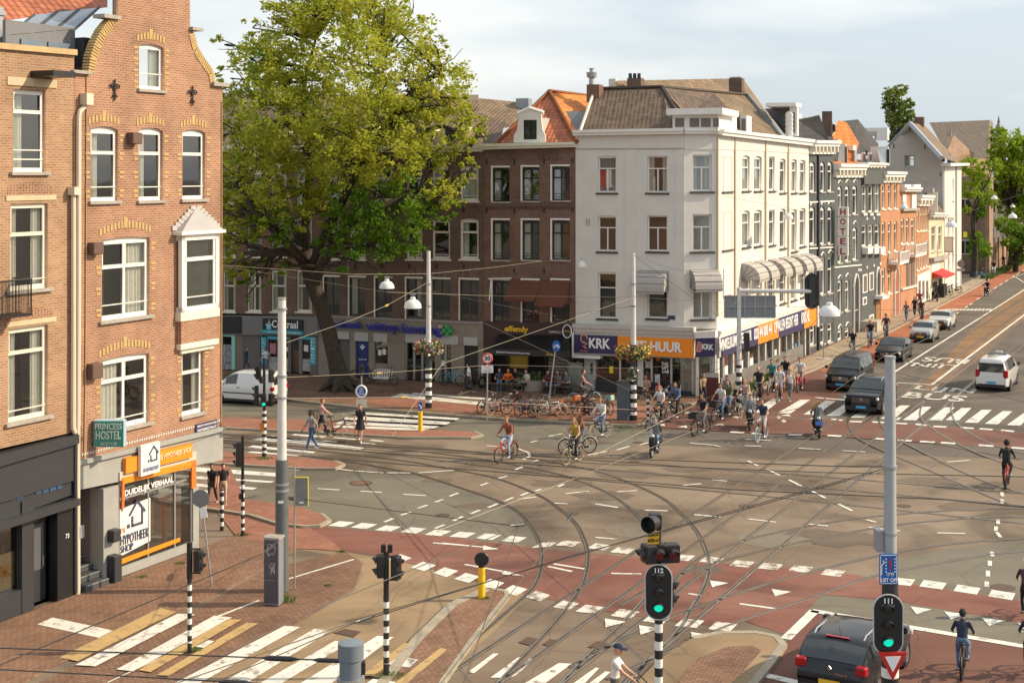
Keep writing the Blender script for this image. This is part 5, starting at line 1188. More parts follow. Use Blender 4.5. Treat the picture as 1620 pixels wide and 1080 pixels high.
# shop base on the street side
sv_=lambda x:(HY+(533-HY)*(VPX-x)/(VPX-1133))
strip=[(1133,1190,navy),(1190,1222.5,orange),(1222.5,1264,navy),(1264,1283,orange)]
yt0=lambda x:534+(x-1133)*(483-534)/150; yb0=lambda x:563+(x-1133)*(513-563)/150
for x0,x1,mt in strip: hs.beam(x0,x1,yt0(x0),yb0(x0),yt0(x1),yb0(x1),-.38,-.3,mt,'sign_panel')
hs.beam(1130,1284,yt0(1130)-12,yt0(1130),yt0(1284)-8,yt0(1284),-.42,.24,white,'shop_cornice',3); hs.beam(1130,1284,yt0(1130),yb0(1130)+1,yt0(1284),yb0(1284)+1,-.3,.24,lightgrey,'shop_fascia')
def striptext(t,x0,x1,col=lett,f0=.2,f1=.8):
    xm=(x0+x1)/2; a,e=hs.P.s_(x0,-.38),hs.P.s_(x1,-.38); zb=hs.P.z_(xm,yt0(xm)+(yb0(xm)-yt0(xm))*f1,-.38); zt_=hs.P.z_(xm,yt0(xm)+(yb0(xm)-yt0(xm))*f0,-.38)
    text_on(hs.t,'lettering',t,a,e,zb,zt_,-.40,col,.02)
striptext('WINKELRUIMTE TE HUUR',1137,1188); striptext('020 44 000 44',1192,1220); striptext('OPVALLEN BEGINT HIER',1224,1262); striptext('KRK.NL',1267,1280)
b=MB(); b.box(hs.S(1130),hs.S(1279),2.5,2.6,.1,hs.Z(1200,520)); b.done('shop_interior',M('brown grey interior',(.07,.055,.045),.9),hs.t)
b=MB(); b.box(hs.S(1138),hs.S(1268),-.12,.3,.1,.95); b.done('stall_riser',M('grey render',(.17,.16,.15),.8,.2,1),hs.t)
xs=[1142,1158,1170,1182,1198,1209,1220,1231,1242,1252,1262,1272,1279]
for i,x in enumerate(xs): hs.board(0,0,0,0,-.1,.2,lightgrey if i%2 else M('grey frame',(.25,.24,.22),.6),'pier',loc=(hs.S(x)-.14,hs.S(x)+.14,.1,hs.Z(x,yb0(x))))
b=MB(); b.face([(hs.S(1138),.04,.95),(hs.S(1270),.04,.95),(hs.S(1270),.04,3.6),(hs.S(1138),.04,3.6)]); b.done('shop_window',glass,hs.t)
for x0,x1,y0,y1,mt in [(1147,1152,578,594,lett),(1172,1176,570,596,lett),(1187,1192,566,582,lett),(1226,1229,553,566,lett),(1144,1162,600,612,M('pink towels',(.6,.3,.3),.8,.6,6)),(1258,1262,543,558,M('ad blue',(.1,.3,.6),.5))]:
    hs.board(x0,x1,y0,y1,.02,.03,mt,'window_sticker')
hs.board(1150,1154,572,584,.3,.34,M('flower picture',(.5,.3,.2),.6,.9,6),'picture')
hs.board(0,0,0,0,-.2,.2,white,'corner_pier',loc=(hs.S(1130),hs.S(1133),.1,hs.Z(1131,563)))
hs.board(1283,1285,484,516,-.5,-.3,white,'sign_end')
absorb(hw,hs)
# corner panel facet of the sign: from FO@1100 to FR@1131
def facet(pa,pb): 
    c=(pb-pa).normalized(); P=Plane(1000,600,0); P.o=Vector((pa.x,pa.y,0)); P.u=Vector((c.x,c.y,0)).normalized(); P.a=math.atan2(c.y,c.x); P.n=Vector((-P.u.y,P.u.x,0)); return P
PA=FO.o+FO.n*-.38+FO.u*FO.s_(1100,-.38); PB=FR.o+FR.n*-.38+FR.u*FR.s_(1131,-.38)
hf=House(facet(PA,PB),'seg','seg',navy)
hf.beam(1100,1131,535,565,534,563,0,.08,navy,'sign_panel'); text_on(hf.t,'lettering','KRK',hf.S(1111),hf.S(1129),hf.Z(1120,553),hf.Z(1120,544),-.02,lett,.03)
hf.beam(1099,1132,525,535,523,534,-.04,.4,white,'shop_cornice',2)
s_,z_=hf.P.p(1106,548); b=MB(); 
for k in range(5): b.box(s_-.22+.03*k,s_+.2-.04*abs(k-2),-.02,0,z_-.3+k*.12,z_-.22+k*.12)
b.done('emblem',M('salmon emblem',(.75,.3,.2),.5),hf.t)
for x0,x1,mt in [(1098,1101,white),(1124,1129,lightgrey)]: hf.board(0,0,0,0,.3,.5,mt,'pier',loc=(hf.S(x0),hf.S(x1),.1,hf.Z(x0,562)))
hf.board(0,0,0,0,.5,.6,glass_mat('shop glass',(.6,.62,.6),.12),'door',loc=(hf.S(1101),hf.S(1124),.1,hf.Z(1110,564)))
hf.board(0,0,0,0,.45,.52,lightgrey,'door_frame',loc=(hf.S(1119),hf.S(1120.5),.1,hf.Z(1120,566))); hf.board(0,0,0,0,.45,.5,lightgrey,'door_panel',loc=(hf.S(1105),hf.S(1118),.2,1.4))
absorb(hw,hf)
h=hw
# front signs, ledge and glazing
h.beam(908,1100,511,530,517,535,-.42,.24,M('off white ledge',(.5,.47,.43),.7,.1),'shop_cornice',3)
h.beam(911,979.5,528,556,530.5,559,-.40,-.3,navy,'sign_panel'); h.beam(980,1099,530.5,559,535,565,-.40,-.3,orange,'sign_panel'); h.beam(909,1100,527,560,534,566,-.3,.2,lightgrey,'shop_fascia')
h.board(908.5,911,524,562,-.46,-.3,white,'sign_end'); h.beam(909,953,560,564,562,566,-.5,.2,white,'ledge')
text_on(h.t,'lettering','KRK',h.P.s_(932,-.4),h.P.s_(966,-.4),h.P.z_(949,551,-.4),h.P.z_(949,535,-.4),-.42,lett,.03)
text_on(h.t,'lettering','TE HUUR',h.P.s_(1003,-.4),h.P.s_(1079,-.4),h.P.z_(1040,556,-.4),h.P.z_(1040,540,-.4),-.42,lett,.035)
s_,z_=h.P.p(924,541,-.4); b=MB(); b.tube([(s_+.2*math.cos(t*.5),-.42,z_+.2+.22*math.sin(t*.5)) for t in range(11)],.035,5); b.tube([(s_-.1,-.42,z_),(s_+.2,-.42,z_-.1),(s_-.05,-.42,z_-.25),(s_+.15,-.42,z_-.35)],.05,5); b.done('emblem',M('salmon emblem',(.75,.3,.2),.5),h.t); text_on(h.t,'lettering','makelaars',s_-.25,s_+.25,z_-.55,z_-.45,-.42,M('salmon emblem',(.75,.3,.2),.5))
zf=h.Z(1000,560)
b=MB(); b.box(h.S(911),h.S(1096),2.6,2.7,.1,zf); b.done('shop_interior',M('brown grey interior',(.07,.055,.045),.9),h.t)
h.board(0,0,0,0,-.08,.3,lightgrey,'pier',loc=(h.S(925),h.S(943),.1,h.Z(934,562))); h.board(0,0,0,0,-.1,.0,dark,'pier_slot',loc=(h.S(935),h.S(938.5),h.Z(936,591),h.Z(936,574)))
h.board(0,0,0,0,-.05,.3,dark,'doorway',loc=(h.S(911),h.S(925),.1,zf)); h.board(912,918,572,578,-.08,-.05,M('pale green note',(.4,.45,.3),.6),'notice')
h.board(0,0,0,0,-.25,.3,charcoal,'stall_riser',loc=(h.S(944),h.S(1062),.1,.72)); h.board(0,0,0,0,-.3,.1,M('dark planks',(.05,.045,.04),.7),'bench_ledge',loc=(h.S(944),h.S(1062),.66,.76))
b=MB(); b.face([(h.S(943),.05,.72),(h.S(1096),.05,.2),(h.S(1096),.05,zf),(h.S(943),.05,zf)]); b.done('shop_window',glass_mat('shop glass',(.6,.62,.6),.12),h.t)
for x in (981,1031,1062,1096): h.board(0,0,0,0,-.03,.12,lightgrey,'mullion',loc=(h.S(x)-.05,h.S(x)+.05,.2,zf))
h.board(0,0,0,0,-.03,.15,charcoal,'stall_riser',loc=(h.S(1062),h.S(1096),.1,.35))
h.board(964,970,579,590,.0,.03,M('yellow notice',(.8,.65,.02),.5),'notice')
for i,t in enumerate(('THE','GIFT','LAB')): r=h.rect(1046+i,1057+i*.6,573+i*6,578+i*6); text_on(h.t,'lettering',t,r[0],r[1],r[2],r[3],.02,lett,.02)
h.board(1021,1032,571,582,.0,.03,M('photo poster',(.45,.35,.3),.6,.9,8),'poster'); h.board(1036,1044,592,608,.0,.03,M('portrait poster',(.6,.6,.6),.6,.6,5),'poster')
# roofs
h.roof([[W3d(h,917,210,81.5),W3d(h,1050,208,80.5),W3d(h,1062,205,80),W3d(h,1047,139,86),W3d(h,941,142,87)]],tileB)
h.roof([[W3d(h,1047,139,86),W3d(h,1062,205,80),W3d(h,1140,208,80.5),W3d(h,1150,170,84),W3d(h,1130,148,88)]],tileB)
h.roof([[W3d(h,1047,139,86),W3d(h,1110,208,80.6),W3d(h,1238,219,92),W3d(h,1181,151,98)]],tileB2)
h.roof([[W3d(h,1238,219,92),W3d(h,1181,151,98),W3d(h,1175,124,103),W3d(h,1245,222,97)]],tileB2)
b=MB(); b.tube([W3d(h,1047,138,86),W3d(h,1075,185,82)],.14,6); b.tube([W3d(h,941,141,87),W3d(h,1047,138,86)],.14,6); b.tube([W3d(h,1047,138,86),W3d(h,1181,150,98)],.12,6); b.done('ridge_tiles',tileB,h.t)
b=MB(); b.tube([W3d(h,917,210,81.3),W3d(h,941,141,86.8)],.09,5); b.done('verge',cream,h.t); b=MB(); b.tube([W3d(h,1182,150,97.8),W3d(h,1238,219,91.8)],.16,5); b.done('verge',leadm,h.t)
h.roof([[W3d(h,960,165,95),W3d(h,975,128,100),W3d(h,1172,124,112),W3d(h,1237,218,108),W3d(h,1100,190,100)]],tileB2)
def blk(h,x0,x1,yt,yb,d,dep,mat,name,parent=None):
    p=W3d(h,x0,yb,d); q=W3d(h,x1,yt,d); b=MB(); b.box(p[0],q[0],p[1],p[1]+dep,p[2],q[2]); return b.done(name,mat,parent or h.t)
o=blk(h,928,950,134,162,86,.9,brickD2,'chimney'); p=W3d(h,936,134,86.4); b=MB(); b.lathe([(.18,0),(.16,.4),(.3,.45),(.34,.75),(.12,.8),(.12,.95),(.2,1.0)],14,p); b.done('cowl',zinc,o,True)
o=blk(h,992,1016,124,142,99,1,brickD,'chimney'); 
for x in (997,1004,1011): p=W3d(h,x,124,99.5); b=MB(); b.lathe([(.14,0),(.12,.35)],8,p); b.done('chimney_pot',black,o)
blk(h,963,975,125,142,100,.7,cream,'chimney'); o=blk(h,1153,1175,124,151,99,1,brickD,'chimney'); blk(h,1155,1173,122,125,99,1,stone,'chimney_cap',o)
# corner dormer
o=blk(h,1064,1142,182,208,79.7,4,white,'dormer')
blk(h,1054,1150,172,182,79.3,4.6,white,'dormer_eave')
yD=W3d(h,1064,208,79.7)[1]-.04
for x0,x1 in [(1068,1082),(1091,1106),(1109,1124),(1128,1137)]: a_=h.pt(x0,201,yD); e_=h.pt(x1,187,yD); b=MB(); b.box(a_[0],e_[0],yD,yD+.1,a_[2],e_[2]); b.done('dormer_window',M('dim pane',(.16,.15,.14),.12),o)
for x0,x1,yt,d in [(1146,1158,180,84),(1171,1182,183,87)]:
    o=blk(h,x0,x1,yt,210,d,1.6,white,'dormer'); blk(h,x0+2,x1-2,yt+5,207,d-.06,.1,skyglass if False else M('dim pane',(.16,.15,.14),.12),'dormer_window',o)
    h.roof([[W3d(h,x0-13,yt+2,d+1.5),W3d(h,x0,yt,d),W3d(h,x0,209,d),]],leadm,'dormer_cheek')
# large ornate dormer over the side street
p0=W3d(h,1210,165,95)
h.roof([[W3d(h,1210,172,97),W3d(h,1249,170,94.5),W3d(h,1252,214,94),W3d(h,1240,212,95.5)]],leadm,'dormer_cheek')
o=blk(h,1249,1262,168,215,94,.6,white,'dormer_front'); blk(h,1252,1258,178,211,93.9,.12,M('dim pane',(.16,.15,.14),.12),'dormer_window',o); blk(h,1211,1262,163,169,94.2,2.5,white,'dormer_eave')
b=MB()
for k in range(5): b.ball(W3d(h,1248.5,183+k*7,93.9),.28,8,6,(1,.5,1.1))
b.done('dormer_scroll',white,h.t,True)
# ================= the row running down the right-hand street
greyh = M('slate blue grey render',(.062,.075,.08),.7,.12,1); greyh2 = M('greener grey render',(.072,.084,.082),.7,.12,1)
def rowhouse(name, label, wall, x0, x1, yt, cols, rows, fr, top, cu=True, depth=9, tiles=tileB, ridge=14, trimc=None, **kw):
    h = House(FR, name, label, wall)
    for (yt_,yb_,rise) in rows:
        for i,(a,e) in enumerate(cols):
            h.window(a,e,yt_-(i*.3),yb_-(i*.4) if yb_ < 400 else yb_-i*2.2,fr=fr,tr=.33,fw=.10,rise=rise,sill=stone if trimc is None else trimc,sillw=.08,rec=.10,cur=random.choice([None,'full','left','net']) if cu else None,sash=False,**kw)
    yb = lambda x: HY+.4483*(1925-x)
    h.wallmesh([(x0+.15,yb(x0)),(x1-.15,yb(x1)),(x1-.15,yt+1),(x0+.15,yt)])
    hgt = top
    h.beam(x0-.5,x1+.5,yt-6,yt+hgt*.25,yt-5,yt+hgt*.25,-.6,.3,white,'cornice',2)
    h.beam(x0,x1,yt+hgt*.25,yt+hgt,yt+hgt*.25+.5,yt+hgt,-.18,.1,white,'frieze')
    n = max(3,int((x1-x0)/6))
    for i in range(n+1): x = x0+1+(x1-x0-3)*i/n; h.board(x,x+1.2,yt+hgt*.25,yt+hgt*.8,-.45,-.18,cream,'bracket')
    h.body(x0+.15,x1-.15,h.Z((x0+x1)/2,yt),depth)
    if ridge:
        h.roof([[h.pt(x0,yt-4,0),h.pt(x1,yt-4,0),h.pt(x1,yt-ridge,3),h.pt(x0,yt-ridge*1.3,3)],[h.pt(x0,yt-ridge*1.3,3),h.pt(x1,yt-ridge,3),h.pt(x1,yt-ridge,8),h.pt(x0,yt-ridge*1.3,8)]],tiles)
    return h
def arches(h, items, mat=white):
    for (x0,x1,y) in items:
        s0,s1,z,_ = h.rect(x0,x1,y,y); b = MB(); n = 8
        b.tube([(s0+(s1-s0)*i/n,-.03,z+.22*math.sin(math.pi*i/n)) for i in range(n+1)],.05,4); b.done('window_hood',mat,h.t)
def doorarch(h, x0,x1,yt,yb,mat):
    s0,s1,z0,z1 = h.rect(x0,x1,yt,yb); me = fill2d(arc_rect(s0,s1,z0,z1,(s1-s0)/2,10),[],.05)
    for v in me.vertices: v.co.y -= .06
    o = link('door',me,mat,h.t); b = MB(); pts=[(s0,-.07,z0)]+[(p[0],-.07,p[1]) for p in arc_rect(s0,s1,z0,z1,(s1-s0)/2,10)[2:]][::-1]+[(s1,-.07,z0)]
    b.tube(pts,.09,5); b.done('door_surround',white,o)
g1 = rowhouse('grey_town_house','slate grey town house next to the white corner building',greyh,1279.8,1318.5,228,[(1281,1289.5),(1298,1305),(1309.5,1317)],[(256,304,.2),(327,387,.2),(408,468,0),(512,546,0)],white,16,tiles=tileN)
arches(g1,[(1298,1305,404),(1309.5,1317,400),(1281,1289,325),(1298,1305,324),(1309,1317,323)])
for y in (319,392): g1.beam(1279.8,1318.5,y,y+2.2,y-2,y,-.08,.05,white,'string_course')
g1.board(1292.5,1294.5,240,560,-.14,0,charcoal,'downpipe')
g1.roof([[W3d(g1,1262,190,98),W3d(g1,1296,182,101),W3d(g1,1312,224,105),W3d(g1,1272,226,99)]],tileN)
blk(g1,1296,1310,186,222,104,2,white,'dormer'); blk(g1,1299,1306,192,218,103.8,.2,M('dim pane',(.16,.15,.14),.12),'dormer_window'); blk(g1,1262,1318,180,187,103,3,white,'dormer_eave'); g1.roof([[W3d(g1,1270,190,103),W3d(g1,1296,188,104),W3d(g1,1296,221,104),W3d(g1,1276,219,103)]],leadm,'dormer_cheek')
blk(g1,1316,1322,176,226,112,.8,brickD,'chimney'); 
g2 = rowhouse('hotel_house','slate grey town house with the red lettered hotel sign',greyh2,1318.8,1362,265,[(1325.5,1332),(1337,1344),(1349,1356)],[(294,340,.2),(360,416,.2),(443,494,.1),(519,538,0)],white,16,tiles=tileO,ridge=12)
arches(g2,[(1325,1332,290),(1337,1344,289),(1349,1356,289),(1325,1332,440),(1337,1344,437),(1325,1332,518),(1337,1344,514),(1349,1356,354)])
doorarch(g2,1349.5,1357.5,434,528,M('black door',(.02,.02,.02),.4))
g2.beam(1319,1362,422,424,418,420,-.08,.05,white,'string_course')
g2.roof([[W3d(g2,1313,225,112),W3d(g2,1326,190,116),W3d(g2,1340,194,118),W3d(g2,1362,232,120),W3d(g2,1350,258,118),W3d(g2,1318,258,113)]],tileO)
blk(g2,1319,1331,195,212,112.5,.3,white,'roof_window'); blk(g2,1321,1329,197,209,112.3,.3,dark,'roof_window_pane')
blk(g2,1338,1347,228,262,112,1.5,white,'dormer'); blk(g2,1340,1345,232,258,111.8,.2,M('dim pane',(.16,.15,.14),.12),'dormer_window'); g2.roof([[W3d(g2,1330,229,111),W3d(g2,1338,227,112),W3d(g2,1338,262,112),W3d(g2,1324,260,110)]],leadm,'dormer_cheek'); blk(g2,1326,1358,221,227,112.5,2,white,'dormer_eave')
# hotel sign
hs_ = thing('hotel_sign','vertical white sign with red letters spelling hotel on the slate grey town house','sign',At(1333.5,365,103.2),A2+R(2))
b=MB(); b.box(.1,.3,.3,.36,1.2,1.3); b.box(.1,.3,.3,.36,-1.5,-1.4); b.done('bracket',black,hs_)
for i,ch_ in enumerate('HOTEL'):
    zc = (365-(335+i*15.6))/F*103.2; o = None
    b=MB(); b.box(-.36,.36,0,.62,zc-.34,zc+.34); o=b.done('letter_box',M('sign white',(.75,.73,.7),.5),hs_,bevel=.01)
    text_on(o,'lettering',ch_,-.2,.2,zc-.23,zc+.23,-.02,hotelred,.02)
g3 = rowhouse('grey_casement_house','grey house with crisp white window frames between hotel and orange houses',greyh2,1362.3,1393,263,[(1363.5,1371),(1374,1381),(1384,1391.5)],[(293,336,0),(356,390,0)],white,4,tiles=tileN,ridge=10)
g3.beam(1362.5,1393,268,292,268,291,-.25,.02,greyh2,'blank_attic_panel')
for x0,x1,yt,yb in [(1363.5,1371,434,463),(1374,1381,431,459),(1363.5,1370,470,482),(1374,1381,498,512)]: g3.board(x0,x1,yt,yb,-.08,.02,white,'window_frame'); g3.board(x0+1.3,x1-1.3,yt+2,yb-2,-.1,-.05,M('dim pane',(.16,.15,.14),.12),'window_pane')
for x0,x1 in [(1363.5,1371),(1374,1381),(1384,1391.5)]: g3.board(x0,x1,391,401,-.5,0,white,'balcony_box'); g3.board(x0+1,x1-1,338,341,-.12,0,white,'sill')
doorarch(g3,1385,1391.5,423,467,M('black door',(.02,.02,.02),.4)); g3.board(1385,1391.5,476,513,-.05,.0,M('varnished door',(.30,.14,.04),.5),'front_door'); g3.beam(1383,1393.5,468,473,466,471,-.7,.1,white,'balcony')
for x,y in [(1358,425),(1361,425),(1371,421),(1382,418),(1392,415),(1371,344),(1382,343)]: g3.board(x-.8,x+.8,y,y+4,-.06,.0,white,'anchor_plate')
g3.roof([[W3d(g3,1330,192,118),W3d(g3,1357,189,122),W3d(g3,1390,228,124),W3d(g3,1385,250,120),W3d(g3,1345,240,118)]],tileN)
blk(g3,1352,1386,238,261,117.5,2,M('mauve grey boarding',(.36,.33,.34),.7),'dormer'); 
for x in (1368,1378): blk(g3,x,x+7,241,257,117.2,.3,white,'dormer_window_frame'); blk(g3,x+1.5,x+5.5,244,255,117,.2,M('dim pane',(.16,.15,.14),.12),'dormer_window_pane')
blk(g3,1350,1396,230,238,116.8,3.5,white,'dormer_eave')
blk(g3,1381,1402,216,228,150,4,white,'rooftop_room'); blk(g3,1388,1394,208,220,160,4,lightgrey,'rooftop_room')
# grey box on the pavement in front (kept as a part of the steps)
g3.board(0,0,0,0,-1.4,-.1,M('cream box',(.42,.38,.30),.7),'entrance_block',loc=(g3.S(1359.5),g3.S(1369),.1,g3.Z(1364,506)))
g4 = rowhouse('orange_brick_house','orange brick house with a white balcony over its tall arched door',brickO,1393.3,1424.5,277,[(1395.5,1400.5),(1405,1410),(1414.5,1419.5)],[(290,331,.1),(351,402,.1),(424,466,.1)],cream,12,ridge=0,trimc=white)
doorarch(g4,1414,1421,422,500,M('terracotta door',(.33,.11,.06),.5))
blk(g4,1405,1413,232,262,119,1.5,white,'dormer'); blk(g4,1407,1411,236,258,118.8,.2,dark,'dormer_window'); g4.roof([[W3d(g4,1388,237,118),W3d(g4,1405,232,119),W3d(g4,1405,262,119),W3d(g4,1393,260,118)]],M('blue grey cheek',(.22,.27,.33),.5),'dormer_cheek')
def balcony(h,x0,x1,yt,yb):
    s0,s1,z0,z1=h.rect(x0,x1,yt,yb); b=MB(); b.box(s0,s1,-1.0,0,z0-.25,z0); b.box(s0,s1,-1.0,-.92,z1-.1,z1)
    for k in range(9): q=s0+(s1-s0)*k/8; b.box(q-.04,q+.04,-1.0,-.93,z0,z1)
    b.box(s0-.02,s0+.1,-1.05,-.85,z0,z1+.15); b.box(s1-.1,s1+.02,-1.05,-.85,z0,z1+.15)
    for k in range(5): b.box(s0,s0+.06,-.9+.2*k,-.82+.2*k,z0,z1)
    h_=b.done('balcony',white,h.t); return h_
balcony(g4,1405,1420,397,412)
g5 = rowhouse('ornate_orange_house','narrow orange house with white capitals under its cornice and a balcony',brickO,1424.8,1449.5,302,[(1425.8,1430.5),(1433.5,1438.5),(1441.5,1447)],[(345,386,.15)],cream,2,ridge=0,trimc=white)
for x0,x1 in [(1424.5,1434),(1439,1450)]: g5.board(x0,x1,292,303,-.4,0,white,'capital'); g5.board(x0+1.5,x1-2.5,308,330,-.15,0,white,'blind_panel')
for x0,x1 in [(1434,1438.5),(1441,1446)]: g5.board(x0,x1,410,454,-.06,.02,M('dim pane',(.16,.15,.14),.12),'tall_window')
g5.beam(1424.8,1449.5,330,334,329,333,-.3,.05,stone,'ledge'); g5.beam(1424.8,1449.5,456,459,450,453,-.2,.05,cream,'string_course'); balcony(g5,1431,1449,385,400)
g6 = rowhouse('brick_house_white_shopfront','orange brick house with four narrow windows a floor and a white ground floor',brickO,1449.8,1469.5,314,[(1450.5,1454),(1456,1459.5),(1460.5,1464),(1465,1468.5)],[(328,366,0),(384,428,0)],cream,12,ridge=0,trimc=cream)
g6.beam(1449.5,1469.5,436,482,427,473,-.12,.02,white,'shopfront'); 
for x0,x1 in [(1451,1454.5),(1457,1460.5),(1463,1466.5)]: g6.board(x0,x1,444,472,-.14,-.1,M('dim pane',(.16,.15,.14),.12),'shop_pane')
g7 = rowhouse('cream_house','cream plastered house with red shop awning and black ground floor door',M('cream plaster',(.62,.55,.38),.7,.08),1469.8,1494,342,[(1473.5,1480),(1484.5,1490)],[(358,398,0)],white,3,ridge=18)
g7.beam(1470,1494,408,414,403,409,-.5,.05,stone,'ledge'); g7.board(1473,1486,416,430,-.06,.0,white,'shop_sign')
hood(g7,1474,1490.5,430,444,1.3,redm)
g7.board(1475,1482,446,474,-.03,.1,dark,'shop_door'); g7.board(1485,1491,440,468,-.03,.1,dark,'shop_window')
g7.roof([[g7.pt(1470,340,-.2),g7.pt(1478,306,1.5),g7.pt(1497,306,1.5),g7.pt(1494,338,-.2)]],tileB); blk(g7,1478,1484,306,335,139,1,dark,'dormer_window'); blk(g7,1483,1488,304,338,138.6,1,cream,'dormer_frame'); blk(g7,1476,1507,298,304,138.4,3,stone,'dormer_eave')
# tall white house with the gable end towards the junction
g8 = House(FR,'white_gable_house','tall white house with a blank pale gable end closing the row',plasterw)
for r in [(1499.5,1502.5,345,376),(1506.5,1509,345,376),(1499.5,1502.5,400,433),(1506.5,1509,398,431),(1507,1509,283,318),(1499,1502,452,462),(1505,1508,449,458)]: g8.window(*r,tr=0,fr=cream,fw=.08,sash=False)
g8.wallmesh([(1494.2,466),(1521,453),(1521,262),(1494.2,262)])
g8.beam(1493,1524,258,263,258,262,-.7,.3,white,'cornice'); g8.board(1511.5,1512.6,262,455,-.12,0,stone,'downpipe')
g8.body(1494.5,1521,g8.Z(1508,262),10.5,mat=lightgrey)
PG = Plane(1496,464.3,A1-R(90)); PG.o = FR.o+FR.u*FR.s_(1494.3); PG.o.z=0
hg = House(PG,'seg','seg',lightgrey)
for r in [(1431,1447,246,266),(1463,1480,288,304)]: hg.window(*r,tr=.3,fr=M('grey frame',(.25,.24,.22),.6),nx=2,fw=.1,cur='left' if r[0]<1440 else None,sill=lightgrey,sash=False)
hg.wallmesh([(1408,470),(1494.5,470),(1494.5,262),(1488,250),(1440,196),(1408,232)])
for x,y in [(1439,200),(1463,229),(1488,272),(1414,228)]: hg.board(x-.6,x+.6,y,y+7,-.05,0,charcoal,'tie_bar')
absorb(g8,hg)
R0 = W3d(g8,1440,196,168); ap0=W3d(g8,1440,195,150)
g8.roof([[W3d(g8,1440,195,146),W3d(g8,1489,249,139),W3d(g8,1519,259,152),W3d(g8,1462,197,162)]],tileB2)
g8.roof([[W3d(g8,1440,195,146),W3d(g8,1408,231,152),W3d(g8,1430,228,166),W3d(g8,1462,197,162)]],tileB2)
b=MB(); b.tube([W3d(g8,1407,232,151.6),W3d(g8,1440,195.5,145.5),W3d(g8,1489.5,250,138.6)],.28,5); b.done('verge',M('verge lead',(.33,.36,.40),.6),g8.t)
blk(g8,1461,1470,185,206,156,1,brickD2,'chimney'); blk(g8,1492,1508,240,245,150,2,white,'dormer_eave'); blk(g8,1494,1506,244,256,150.5,2,dark,'dormer'); blk(g8,1506,1509,243,258,150,.5,white,'dormer_frame')
blk(g8,1404,1432,202,222,170,5,white,'rooftop_room'); 
# hall behind
hb = House(FR,'brick_hall','brick hall with a long brown tiled roof beyond the white gable house',brickP,off=0)
hb.roof([[W3d(hb,1470,194,190),W3d(hb,1566,190,210),W3d(hb,1562,252,196),W3d(hb,1500,248,184)]],tile_mat('dark hall tiles', (.05,.038,.03), (.08,.062,.048))); 
blk(hb,1462,1471,186,200,189,1,brickD2,'chimney'); b=MB(); A=W3d(hb,1567,190,210); b.face([A,W3d(hb,1571,194,209),W3d(hb,1571,255,195),W3d(hb,1561,255,195)]); b.done('verge',brickP,hb.t)
x=W3d(hb,1500,248,184); y=W3d(hb,1568,252,197); b=MB(); b.face([(x[0],x[1],0),(y[0],y[1],0),y,x]); b.done('wall',brickP,hb.t)
b=MB(); p,q,r_,s2=W3d(hb,1494,250,178),W3d(hb,1509,214,182),W3d(hb,1541,243,186),W3d(hb,1541,262,186); b.face([p,q,r_,s2]); b.done('gable',brickP,hb.t); blk(hb,1505,1512,208,216,181.9,.6,stone,'chimney')
# garden end: shaded brick building, tall wall, fence
hh = thing('garden_house','brick back house half hidden by the garden trees','building',At(1545,440,178)*1.0); hh.location.z=0; hh.rotation_euler=(0,0,A2)
b=MB(); b.box(-3.5,1.9,0,8,0,12.2); b.done('wall',brickP,hh)
for x,z in [(-2.2,7.5),(.8,7.5),(-2.2,2.2)]: b=MB(); b.box(x,x+1.6,-.08,.0,z,z+1.9); o=b.done('window',cream,hh); b=MB(); b.box(x+.15,x+.75,-.1,-.05,z+.15,z+1.75); b.box(x+.85,x+1.45,-.1,-.05,z+.15,z+1.75); b.done('pane',dark,o)
wl = thing('boundary_wall','pinkish brick wall along the pavement beyond the white house','wall',FR.o+FR.u*FR.s_(1563),A1); wl.location.z=0
b=MB(); b.box(-.3,3.2,-.2,.3,0,12.5); b.done('tall_pier',brickP,wl); b=MB(); b.box(3.2,60,-.05,.35,0,3.6); b.done('wall',brickP,wl)
for k in range(8): b=MB(); b.box(4+k*4.2,4.5+k*4.2,-.22,-.05,0,4.3); b.done('pier',brickP,wl)
ysg = thing('yellow_sign','small yellow sign board under the trees beside the white house','sign',At(1527,371,158)); b=MB(); b.box(-.22,.22,0,.06,-.3,.3); b.done('board',M('sign yellow',(.8,.7,.02),.5),ysg); b=MB(); b.box(-.5,-.2,.01,.05,-.02,.04); b.done('bracket',black,ysg)
ws = thing('notice_board','cream framed notice board fixed to the white house','sign',At(1501,387,142),A2); b=MB(); b.box(-.45,.45,0,.15,-.8,.8); b.done('frame',M('tan frame',(.45,.38,.25),.6),ws); b=MB(); b.box(-.36,.36,-.03,0,-.66,.66); b.done('face',cream,ws)
for (x,yt,yb,d) in [(1580,182,215,420),(1612,200,225,380)]:
    sp=thing('church_spire','slim grey church spire far beyond the trees at the right' if x==1580 else 'shorter far church spire at the right edge','spire',At(x,yb,d)); b=MB(); hh_=(yb-yt)/F*d; b.lathe([(.9,0),(.9,hh_*.35),(1.1,hh_*.38),(.35,hh_*.62),(.45,hh_*.68),(.06,hh_*.95),(.02,hh_)],8); b.done('steeple',leadm,sp); b=MB(); b.box(-1.4,1.4,-1.4,1.4,-12,0); b.done('tower',stone,sp)

